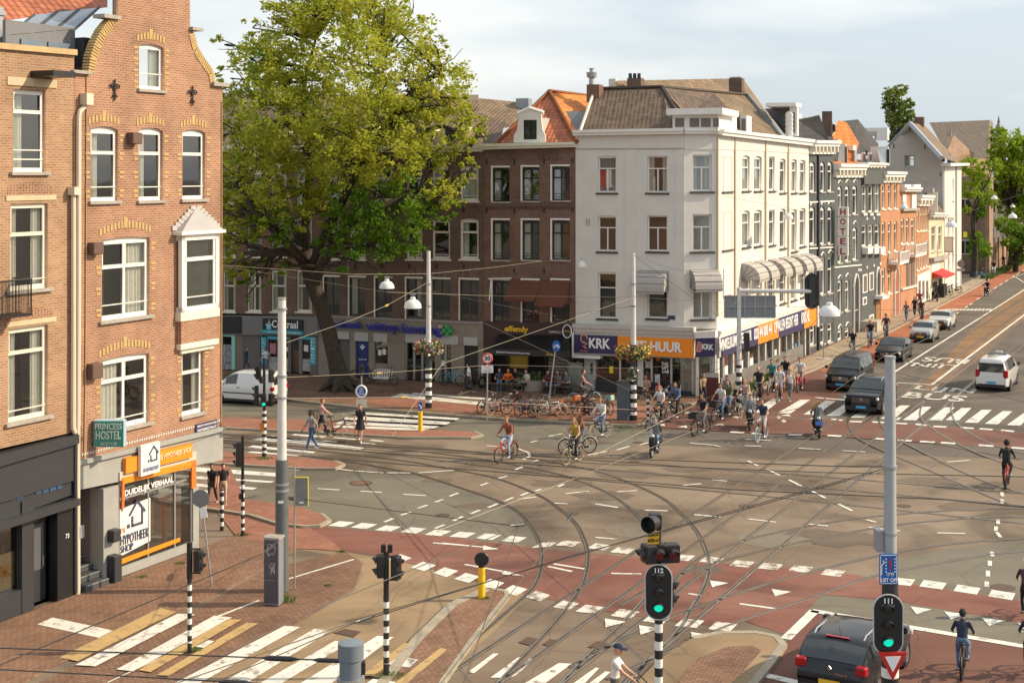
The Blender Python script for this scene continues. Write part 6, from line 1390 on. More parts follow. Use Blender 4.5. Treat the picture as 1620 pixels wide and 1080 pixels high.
# ---------------------------------------------------------------- trees
def leaf_mat(name, c1, c2, c3, tr=.4):
    m = bpy.data.materials.new(name); m.use_nodes = True; MATS[name] = m
    t = m.node_tree; t.nodes.clear(); N = t.nodes.new; K = t.links.new
    tc = N('ShaderNodeTexCoord'); n = N('ShaderNodeTexNoise'); n.inputs['Scale'].default_value = .45; n.inputs['Detail'].default_value = 9; n.inputs['Roughness'].default_value = .85; K(tc.outputs['Object'], n.inputs['Vector'])
    r = N('ShaderNodeValToRGB'); r.color_ramp.elements[0].position=.33; r.color_ramp.elements[1].position=.68; r.color_ramp.elements[0].color=(*c1,1); r.color_ramp.elements[1].color=(*c3,1); e=r.color_ramp.elements.new(.5); e.color=(*c2,1)
    K(n.outputs[0], r.inputs[0]); d = N('ShaderNodeBsdfDiffuse'); tl = N('ShaderNodeBsdfTranslucent'); K(r.outputs[0], d.inputs[0]); K(r.outputs[0], tl.inputs[0])
    mx = N('ShaderNodeMixShader'); mx.inputs[0].default_value = tr; K(d.outputs[0], mx.inputs[1]); K(tl.outputs[0], mx.inputs[2]); K(mx.outputs[0], N('ShaderNodeOutputMaterial').inputs[0]); return m
bark = M('bark',(.052,.04,.028),.95,.5,5,.8)
leafY = leaf_mat('yellow green leaves',(.22,.29,.035),(.43,.47,.06),(.66,.56,.09),.55); leafG = leaf_mat('green leaves',(.07,.16,.02),(.15,.27,.03),(.28,.39,.04),.5)
leafB = leaf_mat('bright green leaves',(.12,.22,.015),(.26,.37,.03),(.45,.50,.06)); leafP = leaf_mat('poplar leaves',(.10,.15,.03),(.2,.26,.06),(.34,.38,.1))
rng = np.random.default_rng(5)
def crown(name, blobs, size, dens, mats, parent, origin, tw_=28, sp_=.26):
    
    V=[];MI=[]
    for c,r,mi,df in blobs:
        n=int(dens*df*r*r)
        u=rng.normal(size=(n,3)); u/=np.linalg.norm(u,axis=1)[:,None]
        # ragged clumps: pull leaves to a few twig points
        k=max(4,int(n/tw_)); tw=rng.normal(size=(k,3)); tw/=np.linalg.norm(tw,axis=1)[:,None]; tw*=(.45+.6*rng.random((k,1))**.6)
        idx=rng.integers(0,k,n); p=tw[idx]+u*(sp_*rng.random((n,1)))
        p=p*r*np.array([1,1,.85])+np.array(c)
        a=rng.normal(size=(n,3)); a[:,2]*=.6; a/=np.linalg.norm(a,axis=1)[:,None]; b=rng.normal(size=(n,3)); b-=a*(a*b).sum(1)[:,None]; b/=np.linalg.norm(b,axis=1)[:,None]
        s=size*(.55+.8*rng.random((n,1)))
        q=np.stack([p-a*s*.6,p+b*s*.33,p+a*s*.6,p-b*s*.33],1)
        V.append(q.reshape(-1,3)); MI.append(np.full(n,mi))
    V=np.concatenate(V)-np.array(origin); MI=np.concatenate(MI); nf=len(MI)
    me=bpy.data.meshes.new(name); me.vertices.add(nf*4); me.vertices.foreach_set('co',V.astype(np.float32).ravel())
    me.loops.add(nf*4); me.loops.foreach_set('vertex_index',np.arange(nf*4,dtype=np.int32)); me.polygons.add(nf)
    me.polygons.foreach_set('loop_start',np.arange(0,nf*4,4,dtype=np.int32)); me.polygons.foreach_set('loop_total',np.full(nf,4,dtype=np.int32))
    me.update(calc_edges=True); o=link(name,me,mats,parent); me.polygons.foreach_set('material_index',MI.astype(np.int32)); me.update(); return o
def limb(b, p, q, r0, r1, wob=.06, n=5):
    pts=[]; L_=(q-p).length
    for i in range(n+1):
        t=i/n; v=p.lerp(q,t); 
        if 0<i<n: v=v+Vector((random.uniform(-1,1),random.uniform(-1,1),random.uniform(-.3,.8)))*L_*wob
        pts.append(v)
    b.tube(pts,[r0+(r1-r0)*i/n for i in range(n+1)],7)
    return pts
# big plane tree
D0=81.0; base=G(541,617,.1)
T=thing('plane_tree','huge yellow green tree with leaning dark trunk on the pavement in front of the pharmacy','tree',base)
b=MB(); o_=base
tp=[At(541,622,D0),At(538,600,D0),At(530,565,D0),At(520,525,D0),At(508,485,D0),At(495,450,D0),At(486,420,D0),At(480,395,D0)]
tp=[p-o_ for p in tp]; b.tube(tp,[.85,.56,.47,.44,.43,.43,.42,.34],14)
for k in range(7):
    a=k*.9; b.tube([tp[1]+Vector((.5*math.cos(a),.5*math.sin(a),-.1)),Vector((1.5*math.cos(a),1.3*math.sin(a),-.05))],[.28,.05],6)
trunk=b.done('trunk',bark,T,True)
mains=[[(486,420),(470,370,1),(448,300,2),(425,235,2),(400,170,3)],[(482,400),(485,330,-1),(490,250,-1),(480,150,0),(500,60,0)],[(490,430),(525,350,-2),(560,280,-3),(590,190,-2),(610,90,0)],
 [(495,450),(540,370,-3),(600,330,-4),(660,310,-3),(705,330,-2)],[(486,420),(440,370,-3),(400,330,-4),(375,290,-3)],[(520,355),(575,290,3),(640,230,4),(700,200,3),(745,230,2)],[(484,395),(420,400,-3),(385,400,-4)],[(560,280),(640,160,-3),(700,110,-2)]]
nodes=[]
b=MB()
for m in mains:
    pts=[At(q[0],q[1],D0+(q[2] if len(q)>2 else 0))-o_ for q in m]; n=len(pts); sp=smooth_path(pts,5); rr=[.27*(1-i/len(sp))**.8+.04 for i in range(len(sp))]; b.tube(sp,rr,8); nodes+=sp[2:]
bl=[(520,28,62),(455,50,50),(585,30,58),(645,65,52),(690,118,50),(405,95,46),(352,75,26,0,.4),(560,100,66),(480,120,66),(640,150,60),(728,185,36),(742,225,22),(600,190,66),(440,190,58),(382,165,44),(352,215,30),(360,262,32),(402,285,48),(368,330,32),(372,385,30),(360,300,30),
 (480,235,56),(540,250,56),(620,250,52),(690,235,40),(735,240,24),(560,330,46,1),(620,350,48,1),(672,345,36,1),(706,335,22,1),(600,385,34,1),(645,378,32,1),(560,385,30,1),(440,360,34,1),(440,420,28,1),(412,445,16,1),(385,430,18),(480,300,44),(420,250,44),(500,180,56),(700,165,44),(660,195,46),(760,215,12,0,.6),(755,260,10,0,.6),(765,200,14,0,.5),(720,150,24,0,.6),(690,75,22,0,.5),(440,0,26,0,.6),(655,20,24,0,.5),(400,45,24,0,.6),(500,330,30,0,.8),(540,420,22,1,.7),(372,430,18),(395,465,8,1,.5),(610,420,16,1,.7),(580,360,34,1),(520,380,30,1),(400,225,38),
 (470,20,44),(540,0,50),(610,10,44),(500,-10,40),(580,145,56),(520,300,40,0,.8),(530,210,50),(450,130,52),(365,120,26,0,.6),(590,300,40,1),(650,300,34,1,.8),(430,310,40),(385,235,30),(365,420,30),(398,440,26,1),(350,372,32),(398,352,36),(425,335,30),(470,350,24,0,.6),(372,300,34),(345,335,26),(700,300,34),(735,275,18)]
blobs=[]
for q in bl:
    x,y,r=q[:3]; mi=q[3] if len(q)>3 else 0; df=q[4] if len(q)>4 else 1
    rel=math.hypot((x-545)/225,(y-215)/250); dmax=7.0*math.sqrt(max(.05,1-min(rel,1)**2)); rm=r/F*D0
    for k in range(2 if r>30 else 1):
        dd=random.uniform(-1,1)*dmax if k else -abs(random.uniform(.3,1))*dmax
        c=At(x+random.uniform(-6,6),y+random.uniform(-6,6),D0+dd); 
        if c.y > 85.5: c.y = 85.5-random.random()
        blobs.append((tuple(c),rm*(1 if k==0 else .9),mi,df*(1 if k==0 else .8)))
for c,r,mi,df in blobs:
    c=Vector(c)-o_; n_=min(nodes,key=lambda v:(v-c).length+abs(v.z-c.z)*.2+(1.5 if v.z>c.z else 0)); pts=limb(b,n_,c,.11,.03,.07)
    for k in range(5):
        e=c+Vector((random.uniform(-1,1),random.uniform(-1,1),random.uniform(-.6,.9)))*r*.9; limb(b,pts[random.randint(2,5)],e,.04,.012,.1,3)
b.done('limbs',bark,T,True)
crown('foliage',blobs,.185,340,[leafY,leafG],T,o_)
def simple_tree(name,label,px,py_base,d,blobspx,mats,leaf,dens,trunk_r=.3,group=None,spread=2.5,top=None):
    g=At(px,py_base,d); g.z=0; t=thing(name,label,'tree',g,0,group); b=MB(); bs=[]
    ys=[q[1] for q in blobspx]; mid=At(px,(min(ys)+max(ys))/2 if top is None else top,d)-g
    b.tube([Vector((0,0,-.1)),mid*.35+Vector((.2,0,0)),mid*.7,mid],[trunk_r*1.3,trunk_r,trunk_r*.8,trunk_r*.45],9); b.done('trunk',bark,t,True); b=MB()
    for q in blobspx:
        x,y,r=q[:3]; c=At(x,y,d+random.uniform(-1,1)*spread); rm=r/F*d; bs.append((tuple(c),rm,q[3] if len(q)>3 else 0,1)); cc=c-g
        st=mid*random.uniform(.45,.95); 
        if st.z>cc.z: st=mid*max(.3,min(.9,cc.z/mid.z*.85))
        limb(b,st,cc,trunk_r*.4,.04,.07)
    b.done('limbs',bark,t,True); crown('foliage',bs,leaf,dens,mats,t,g,7,.42); return t
simple_tree('poplar_tree','tall narrow poplar rising behind the rooftops at the right',1425,330,215,[(1412,150,13),(1425,142,10),(1407,170,12),(1420,168,13),(1436,165,10),(1412,188,12),(1428,185,12),(1442,180,8),(1440,192,8),(1402,158,6),(1420,200,12),(1436,205,10),(1418,220,12)],[leafP],.5,230,.4,top=240)
GT='garden trees beyond the row'
simple_tree('garden_tree','bright green garden tree leaning out beside the tall white house',1540,436,170,[(1538,265,18),(1555,285,18),(1535,300,16),(1560,315,18),(1545,335,14,1),(1528,330,8),(1550,395,18,1),(1572,262,14),(1545,378,12,1)],[leafB,leafG],.40,230,.35,GT)
simple_tree('garden_tree','tall bright green tree at the right edge above the brick boundary wall',1600,428,185,[(1580,215,16),(1600,225,20),(1620,235,20),(1585,250,20),(1605,265,20),(1625,280,20),(1580,285,18),(1600,300,20),(1618,315,20),(1590,325,16),(1610,340,18),(1575,240,12),(1572,300,12),(1588,305,14),(1600,280,18),(1615,250,18),(1590,235,14),(1612,330,16),(1640,230,20),(1660,260,30),(1650,310,30)],[leafB,leafG],.42,200,.4,GT)
simple_tree('garden_tree','darker green tree behind the boundary wall, below the bright crown',1606,425,178,[(1590,355,16,1),(1606,365,18,1),(1622,372,18,1),(1600,385,14,1),(1620,395,16,1),(1640,385,20,1),(1612,410,12,1),(1660,370,24,1)],[leafG,leafG],.4,230,.3,GT)
simple_tree('dark_conifer','dark tree top showing behind the big plane tree crown',415,300,112,[(415,95,20),(405,75,14),(425,85,16),(415,120,24),(400,110,16),(432,110,14),(416,60,10)],[leafG],.35,150,.3,top=150)
b=MB()
for k in range(5000):
    t=random.random(); s=FR.s_(1545)+t*60; y=random.uniform(-1.6,-.3); p=FR.o+FR.u*s+FR.n*y; a=random.uniform(0,3.14); hh_=random.uniform(.15,.5); b.face([(p.x-.05*math.cos(a),p.y-.05*math.sin(a),.1),(p.x+.05*math.cos(a),p.y+.05*math.sin(a),.1),(p.x+random.uniform(-.1,.1),p.y,.1+hh_)])
tag(b.done('grass',grass_m),kind='stuff')
# ---------------------------------------------------------------- street furniture
def stripe_mat(name, period=.30, base=(.02,.02,.02), white_=(.75,.74,.7), z0=0.0, z1=99):
    if name in MATS: return MATS[name]
    m = bpy.data.materials.new(name); m.use_nodes = True; MATS[name] = m; t = m.node_tree; b = t.nodes['Principled BSDF']; N = t.nodes.new; K = t.links.new
    b.inputs['Roughness'].default_value = .45
    tc = N('ShaderNodeTexCoord'); sp = N('ShaderNodeSeparateXYZ'); K(tc.outputs['Object'], sp.inputs[0])
    def mt(op, a, c):
        x = N('ShaderNodeMath'); x.operation = op
        for i, q in enumerate((a, c)):
            if isinstance(q,(int,float)): x.inputs[i].default_value = q
            else: K(q, x.inputs[i])
        return x.outputs[0]
    f = mt('GREATER_THAN', mt('FRACT', mt('DIVIDE', sp.outputs[2], period), 0.0), .5)
    f = mt('MULTIPLY', f, mt('MULTIPLY', mt('GREATER_THAN', sp.outputs[2], z0), mt('LESS_THAN', sp.outputs[2], z1)))
    mx = N('ShaderNodeMixRGB'); mx.inputs[1].default_value = (*base,1); mx.inputs[2].default_value = (*white_,1); K(f, mx.inputs[0]); K(mx.outputs[0], b.inputs['Base Color']); return m
def cyl(name, parent, p, q, r, mat, n=14, r2=None):
    b = MB(); b.tube([p,q],[r, r if r2 is None else r2],n); return b.done(name, mat, parent, True)
lensoff = M('dark lens',(.03,.025,.02),.2); lensred = M('dark red lens',(.12,.01,.01),.2); lensgreen = M('lit green lens',(.0,.55,.36),.3,emit=.75)
house_m = M('signal housing',(.018,.018,.02),.45); shieldrim = M('shield rim',(.5,.5,.52),.4)
def head(parent, loc, rz, n=3, s=1.0, shield=False, lit=None, num=None, name='signal_head', red=False):
    mm = Matrix.Translation(loc) @ Matrix.Rotation(rz,4,'Z') @ Matrix.Scale(s,4)
    h2 = n*.15; b = MB(); b.box(-.125,.125,-.02,.18,-h2,h2,mat=mm)
    o = b.done(name, house_m, parent, bevel=.02*s)
    if shield:
        pts = []; w, hh_ = .27, .56
        for k in range(32):
            a = k*math.pi/16; pts.append((w*math.cos(a), math.copysign(hh_-w,math.sin(a))+w*math.sin(a)))
        me = fill2d(pts, [], .02); me.transform(mm @ Matrix.Translation((0,-.03,0))); link('shield', house_m, o) if False else link('shield', me, house_m, o)
        b = MB(); b.tube([mm @ Vector((x,-.03,z)) for x,z in pts], .014*s, 5, closed=True); b.done('shield_rim', shieldrim, o)
        if num:
            me = text_mesh(num,.13,.01,.004); me.transform(mm @ Matrix.Translation((0,-.05,.44)) @ Matrix.Rotation(R(90),4,'X')); link('number', me, lett, o)
            b = MB(); b.box(-.12,.12,-.045,-.035,.355,.362,mat=mm); b.done('number_line', shieldrim, o)
    for i in range(n):
        z = h2-.15-i*.30; b = MB(); M2 = mm @ Matrix.Translation((0,-.045,z)) @ Matrix.Rotation(R(90),4,'X')
        b.lathe([(.001,.03),(.06,.024),(.09,.01),(.095,0)],16,mat=M2)
        b.done('lens', lensgreen if lit == i else (lensred if red and i == 0 else lensoff), o, True)
        b = MB(); V = []
        for k in range(15):
            a = R(-20)+R(220)*k/14; x,zz = .105*math.cos(a), .105*math.sin(a); ln = .13*(.35+.65*max(0,math.sin(a))); V.append((mm@Vector((x,-.03,z+zz)), mm@Vector((x*.95,-.03-ln,z+zz*.95-.02))))
        for p,q in zip(V,V[1:]): b.face([p[0],q[0],q[1],p[1]])
        b.done('visor', house_m, o)
    return o
def post(name, label, px, py, z=0, group=None, cat='traffic light'):
    return thing(name, label, cat, G(px,py,z), 0, group)
# traffic light posts
GL='black and white signal posts'
t = post('traffic_light_post','striped black and white signal post standing in the yellow and white crossing',300,1031,.03,group=GL)
cyl('pole',t,(0,0,0),(0,0,1.95),.06,stripe_mat('stripes',.30,z0=.25,z1=1.85)); cyl('pole_top',t,(0,0,1.95),(0,0,2.92),.075,black); head(t,(.30,0,2.42),R(75),2,.95,name='signal_head'); cyl('bracket',t,(0,0,2.75),(.3,0,2.75),.02,black); cyl('bracket',t,(0,0,2.1),(.3,0,2.1),.02,black)
t = post('traffic_light_post','striped signal post with heads on both sides, on the island left of the yellow bollard',611,1067,.08,group=GL)
cyl('pole',t,(0,0,0),(0,0,2.02),.075,stripe_mat('stripes2',.31,z0=.3,z1=1.98)); cyl('pole_top',t,(0,0,2.02),(0,0,3.1),.07,black); head(t,(-.22,0,2.75),R(-80),2,.95,red=True); head(t,(.32,0,2.7),R(65),2,1.0,red=True); cyl('bracket',t,(0,0,3.0),(.3,0,3.0),.02,black); cyl('bracket',t,(0,0,2.4),(.3,0,2.4),.02,black)
for x in (-.07,.10): b=MB(); b.box(x-.06,x+.06,-.06,.06,3.1,3.3); b.done('sensor_box',black,t,bevel=.01)
t = post('traffic_light_post','slim striped signal post by the short bollard at the left corner',384,847,.024,group=GL)
cyl('pole',t,(0,0,0),(0,0,2.0),.065,stripe_mat('stripes3',.30,z0=.2,z1=1.98)); cyl('pole_top',t,(0,0,2.0),(0,0,3.5),.055,black); head(t,(-.22,0,2.85),R(-78),3,.95); b=MB(); b.box(-.12,.05,-.1,-.05,1.3,1.5); b.done('push_button_box',black,t,bevel=.01)
t = post('traffic_light_post','signal post with a cluster of black heads beside the tall white pole at left',418,723,.1,group=GL)
cyl('pole',t,(0,0,0),(0,0,2.1),.10,stripe_mat('stripes4',.30,z0=.2,z1=2.08)); cyl('pole_top',t,(0,0,2.1),(0,0,4.4),.06,black)
for dx,dy,z,rz,n in [(-.42,0,2.75,R(-80),3),(.38,0,2.55,R(70),2),(.0,-.15,2.55,R(10),2),(-.35,.1,3.75,R(-100),2),(-.15,-.1,3.45,R(-60),1),(.35,.15,3.6,R(120),2)]: head(t,(dx,dy,z),rz,n,.95,lit=1 if (dx,n)==(.0,2) else None)
cyl('bracket',t,(-.4,0,2.4),(.4,0,2.4),.02,black); b=MB(); b.box(-.16,.02,-.12,-.06,1.2,1.55); b.done('push_button_box',M('orange box',(.6,.2,.03),.5),t)
t = post('striped_bollard','short striped bollard just left of the slim signal post',351,838,.024,cat='bollard'); cyl('pole',t,(0,0,0),(0,0,1.42),.07,stripe_mat('stripes5',.30,z0=.05,z1=1.4))
t = post('striped_bollard','short striped bollard on the pavement edge near the grey cabinet and flower pole',1025,668,.1,cat='bollard'); cyl('pole',t,(0,0,0),(0,0,1.35),.07,stripe_mat('stripes5',.30,z0=.05,z1=1.4))
# signal 112
def nearpost(name,label,px,py,d): g = At(px,py,d); g.z = 0; return thing(name,label,'traffic light',g)
d2 = 28.4; z2 = lambda y,d: H-(y-HY)*d/F
t = nearpost('tram_signal','striped signal post numbered 112 with an oval shield and green light on',1042,900,d2)
zz = lambda y: z2(y,d2)
cyl('pole',t,(0,0,0),(0,0,zz(972)),.085,stripe_mat('stripes6',.36,z0=.3,z1=zz(985))); cyl('pole_top',t,(0,0,zz(972)),(0,0,zz(815)),.05,black)
head(t,(-.02,-.15,zz(932)),R(-4),3,1.0,shield=True,lit=2,num='112'); head(t,(.30,.05,zz(938)),R(80),2,.9,red=True)
for x,rz in ((-.30,R(-70)),(-.0,R(-8)),(.28,R(10))): head(t,(x,-.08,zz(874)),rz,1,1.25,red=True)
cyl('cross_bar',t,(-.34,0,zz(862)),(.34,0,zz(862)),.02,black); cyl('cross_bar',t,(-.34,0,zz(887)),(.34,0,zz(887)),.02,black)
b=MB(); b.box(-.24,-.0,-.1,-.07,zz(858),zz(838)); o=b.done('number_plate',yellow,t)
for i,tx in enumerate(('630-V','629-V')): me=text_mesh(tx,.11,.01,.003); me.transform(Matrix.Translation((-.12,-.11,zz(843.5+i*9)))@Matrix.Rotation(R(90),4,'X')@Matrix.Scale(.85,4)); link('lettering',me,black,o)
b=MB(); b.box(-.2,.06,-.08,.12,zz(836),zz(812)); o=b.done('warning_lamp',house_m,t,bevel=.02)
b=MB(); mm=Matrix.Translation((-.1,-.1,zz(824)))@Matrix.Rotation(R(-35),4,'Z')@Matrix.Rotation(R(90),4,'X'); b.lathe([(.14,-.02),(.15,.05),(.17,.26),(.16,.26),(.12,.05)],18,mat=mm); b.done('visor',house_m,o,True)
# tall pole with signal 111
d3 = 25.9; zz = lambda y: z2(y,d3)
t = nearpost('tram_pole','tall grey pole with blue warning sign, signal 111 and red white yield triangle',1408,900,d3); t['category'] = 'pole'
cyl('pole',t,(0,0,zz(918)),(0,0,zz(565)),.125,M('pale grey pole',(.36,.38,.39),.5,.08),20,.095); cyl('pole_cap',t,(0,0,zz(566)),(0,0,zz(563)),.105,steel,20)
cyl('pole_sleeve',t,(0,0,zz(1030)),(0,0,zz(918)),.15,charcoal,20); cyl('striped_foot',t,(0,0,0),(0,0,zz(1030)),.16,stripe_mat('stripes7',.36,z1=9),20)
for y in (740,845): 
    b=MB(); b.lathe([(.135,0),(.135,.05)],16,(0,0,zz(y))); b.done('clamp',zinc,t)
head(t,(-.1,-.22,zz(981)),R(-3),3,1.0,shield=True,lit=2,num='111')
b=MB(); b.box(-.24,.10,-.16,-.14,zz(920),zz(872)); o=b.done('warning_sign',M('traffic blue',(.01,.12,.42),.4),t,bevel=.005)
b=MB()
for q in ((-.225,.085,zz(918.5),zz(917.5)),(-.225,.085,zz(874.5),zz(873.5)),(-.225,-.213,zz(918.5),zz(873.5)),(.073,.085,zz(918.5),zz(873.5))): b.box(q[0],q[1],-.168,-.16,q[2],q[3])
for k in range(5): b.box(-.13,-.105,-.168,-.16,zz(901-k*5),zz(903.5-k*5)+.055); b.box(.035,.06,-.168,-.16,zz(901-k*5),zz(903.5-k*5)+.055)
b.tube([(-.2,-.168,zz(905)),(-.2,-.168,zz(890)),(-.16,-.168,zz(886))],.01,4); b.tube([(-.19,-.168,zz(889)),(-.155,-.168,zz(886)),(-.175,-.168,zz(882))],.01,4); b.done('sign_marks',lett,o)
me=text_mesh('LET OP',.09,.01,.003); me.transform(Matrix.Translation((-.07,-.168,zz(913)))@Matrix.Rotation(R(90),4,'X')); link('lettering',me,lett,o)
b=MB(); b.box(-.055,-.02,-.17,-.16,zz(893),zz(880)); b.box(-.055,-.02,-.17,-.16,zz(897.5),zz(895)); b.done('exclamation_mark',redm,o)
b=MB(); 
for x in (-.08,.0): b.tube([(x+.028*math.cos(k*.785),-.168,zz(904)+.028*math.sin(k*.785)) for k in range(8)],.005,4,closed=True)
b.tube([(-.08,-.168,zz(904)),(-.05,-.168,zz(901)),(-.0,-.168,zz(904))],.005,4); b.done('bicycle_symbol',lett,o)
b=MB(); b.box(-.26,-.14,-.05,.2,zz(872),zz(838)); b.done('control_box',zinc,t,bevel=.01)
tri=[(-.30,zz(1022)),(.24,zz(1022)),(-.03,zz(1067))]; me=fill2d([(p[0],p[1]) for p in tri],[],.02); me.transform(Matrix.Translation((0,-.30,0))); o=link('yield_sign',me,redm,t)
cx_=-.03; cz_=zz(1036.5); me=fill2d([(cx_+(p[0]-cx_)*.55,cz_+(p[1]-cz_)*.55) for p in tri],[],.01); me.transform(Matrix.Translation((0,-.312,0))); link('yield_sign_centre',me,lett,o)
# stub of the nearest pole, bottom
d4=12.0; g=At(555,1040,d4); g.z=0; t=thing('tram_pole','round grey pole top with a side arm, rising from below at the bottom','pole',g)
zt_=z2(1015,d4); cyl('pole',t,(0,0,0),(0,0,zt_-.13),.098,M('blue grey pole',(.17,.20,.23),.5,.12,4),28); b=MB(); b.lathe([(.112,-.14),(.112,-.005),(.10,.0)],28,(0,0,zt_)); b.done('pole_cap',M('blue grey pole',(.17,.20,.23),.5),t,True); b=MB(); b.lathe([(.12,0),(.12,.04)],24,(0,0,z2(1078,d4))); b.done('clamp',steel,t)
cyl('arm',t,(0,0,z2(1082,d4)),(-1.4,.1,z2(1082,d4)-.85),.045,M('blue grey pole',(.17,.20,.23),.5),12); b=MB(); b.box(.09,.125,-.03,.03,z2(1065,d4),z2(1045,d4)); b.done('fitting',charcoal,t)
# tall pole at the left with the utility cabinet
t=thing('tram_pole','tall pole at left, pale above and dark grey below, behind the cabinet','pole',G(446,933,.03)); pz=lambda y:H-(y-HY)/((933-272)/12.77)
cyl('pole_foot',t,(0,0,0),(0,0,pz(728)),.21,M('slate pole foot',(.11,.125,.125),.5,.15,3),22,.19); cyl('pole',t,(0,0,pz(728)),(0,0,pz(476)),.145,M('off white pole',(.62,.62,.6),.5,.08),20,.12); cyl('pole_cap',t,(0,0,pz(476)),(0,0,pz(472)),.13,steel)
for y in (492,598,632,768,778): b=MB(); b.lathe([(.16 if y<700 else .215,0),(.16 if y<700 else .215,.07)],18,(0,0,pz(y))); b.done('clamp',zinc,t)
b=MB(); b.box(-.08,.08,-.22,-.2,pz(795),pz(791)); b.done('number_tag',lett,t)
cb=thing('utility_cabinet','dark grey utility cabinet with scribbled graffiti at the foot of the tall left pole','cabinet',G(429,957,.03),R(-14))
b=MB(); b.box(-.24,.24,0,.36,0,1.95); b.done('body',M('cabinet grey',(.19,.20,.23),.6,.1),cb,bevel=.01); b=MB(); b.box(-.27,.27,-.03,.39,1.95,2.0); b.done('lid',stone,cb); b=MB(); b.box(-.22,.22,-.012,-.0,.06,.72); b.box(-.22,.22,-.012,-.0,.75,1.9); b.done('door_panels',M('cabinet front',(.075,.07,.085),.55,.3,5),cb)
b=MB(); random.seed(4)
for cz in (1.62,1.1):
    pts=[(random.uniform(-.15,.15),-.016,cz+random.uniform(-.2,.2)) for k in range(9)]; pts=[tuple(p) for p in smooth_path([Vector(p) for p in pts],5)]; b.tube(pts,.009,4)
b.done('graffiti_scribble',M('chalky paint',(.42,.42,.4),.8),cb)
cb=thing('utility_cabinet','slim dark grey cabinet beside the striped foot of the flower pole at the white building','cabinet',G(988,664,.1),R(-20)); b=MB(); b.box(-.34,.34,-.25,.25,0,1.95); b.done('body',M('cabinet slate',(.08,.095,.115),.6,.1),cb,bevel=.015); b=MB(); b.box(-.37,.37,-.28,.28,1.95,2.0); b.done('lid',M('brown lid',(.12,.08,.07),.7),cb)
# signs
t=thing('sign_post','leaning post with the grey back of a round sign and small white plate','sign',G(335,927,.03)); cyl('post',t,(0,0,0),(-.36,0,3.0),.03,steel); mm=Matrix.Translation((-.34,-.03,2.72))@Matrix.Rotation(R(90),4,'X'); b=MB(); b.lathe([(.27,0),(.27,.02)],24,mat=mm); b.done('round_sign_back',M('sign back grey',(.19,.20,.21),.5,.15,4),t); b=MB(); b.box(-.11,.11,-.012,.012,-.16,.16,mat=Matrix.Translation((-.25,-.04,2.28))@Matrix.Rotation(R(-10),4,'Y')); b.done('plate',lett,t)
t=thing('sign_post','thin grey post with yellow edged panel, right of the tall left pole','sign',G(466,931,.03)); cyl('post',t,(0,0,0),(0,0,3.8),.028,steel); b=MB(); b.box(0,.4,-.01,.015,2.55,3.4); b.done('panel_back',M('sign back grey',(.19,.20,.21),.5,.15,4),t); b=MB(); b.box(.4,.43,-.02,.03,2.53,3.42); b.box(0,.4,-.02,.03,3.4,3.43); b.done('yellow_edge',M('yellow edge',(.75,.65,.03),.5),t); b=MB(); b.box(.15,.28,-.015,-.01,2.62,2.67); b.done('sticker',lett,t)
t=thing('traffic_bollard','yellow bollard topped by a black disc on the narrow island','bollard',G(762,945,.08)); cyl('yellow_tube',t,(0,0,0),(0,0,.92),.105,M('bollard yellow',(.85,.50,.01),.45,.05),20); mm=Matrix.Translation((0,.02,1.14))@Matrix.Rotation(R(90),4,'X'); b=MB(); b.lathe([(.20,-.03),(.22,0),(.20,.03)],24,mat=mm); b.done('black_disc',house_m,t,True); cyl('neck',t,(0,0,.9),(0,0,1.0),.10,black)
t=thing('traffic_bollard','yellow bollard with a small blue arrow sign between the zebra crossings','bollard',G(665,681,.1)); cyl('yellow_tube',t,(0,0,0),(0,0,.95),.11,M('bollard yellow',(.85,.50,.01),.45,.05),20); b=MB(); b.box(-.10,.10,-.02,.02,.97,1.4); b.done('blue_sign',M('traffic blue',(.01,.12,.42),.4),t); b=MB(); b.tube([(-.05,-.03,1.3),(.05,-.03,1.08)],.014,4); b.tube([(.05,-.03,1.2),(.05,-.03,1.08),(-.04,-.03,1.1)],.014,4); b.done('arrow',lett,t)
def roundsign(t,z,r,face,marks,ring=None,x=0,y=-.05,sq=1.0):
    mm=Matrix.Translation((x,y,z))@Matrix.Rotation(R(90),4,'X')@Matrix.Diagonal((sq,1,1,1)); b=MB(); b.lathe([(r,-.01),(r,.01)],28,mat=mm); o=b.done('round_sign',face,t)
    if ring: b=MB(); b.tube([mm@Vector((r*.86*math.cos(k*.224),r*.86*math.sin(k*.224),.015)) for k in range(28)],r*.13,4,closed=True); b.done('ring',ring,o)
    if marks: me=text_mesh(marks,r*1.05,.01,.01); me.transform(Matrix.Translation((x,y-.02,z))@Matrix.Rotation(R(90),4,'X')); link('lettering',me,black if ring else lett,o)
    return o
t=thing('speed_sign','round white 30 sign with red ring over a small zone plate','sign',G(771,664,.1)); cyl('post',t,(0,0,0),(0,0,3.4),.035,steel); roundsign(t,3.15,.29,lett,'30',redm); b=MB(); b.box(-.3,.3,-.05,-.03,2.42,2.78); o=b.done('plate',lett,t)
for i,tx in enumerate(('ZONE','m.u.v. trams','en lijnbussen')): me=text_mesh(tx,.09,.006); me.transform(Matrix.Translation((0,-.055,2.7-i*.1))@Matrix.Rotation(R(90),4,'X')); link('lettering',me,redm if i==0 else black,o)
t=thing('cycle_sign','round blue cycle sign on a leaning pole in front of the coffee bar','sign',G(868,634,.1)); cyl('post',t,(0,0,0),(.42,0,3.25),.035,steel); o=roundsign(t,3.05,.31,M('traffic blue',(.01,.12,.42),.4),None,None,.42,-.05,.75); b=MB()
for x in (.32,.52): b.tube([(x+.06*math.cos(k*.785),-.08,3.0+.07*math.sin(k*.785)) for k in range(8)],.012,4,closed=True)
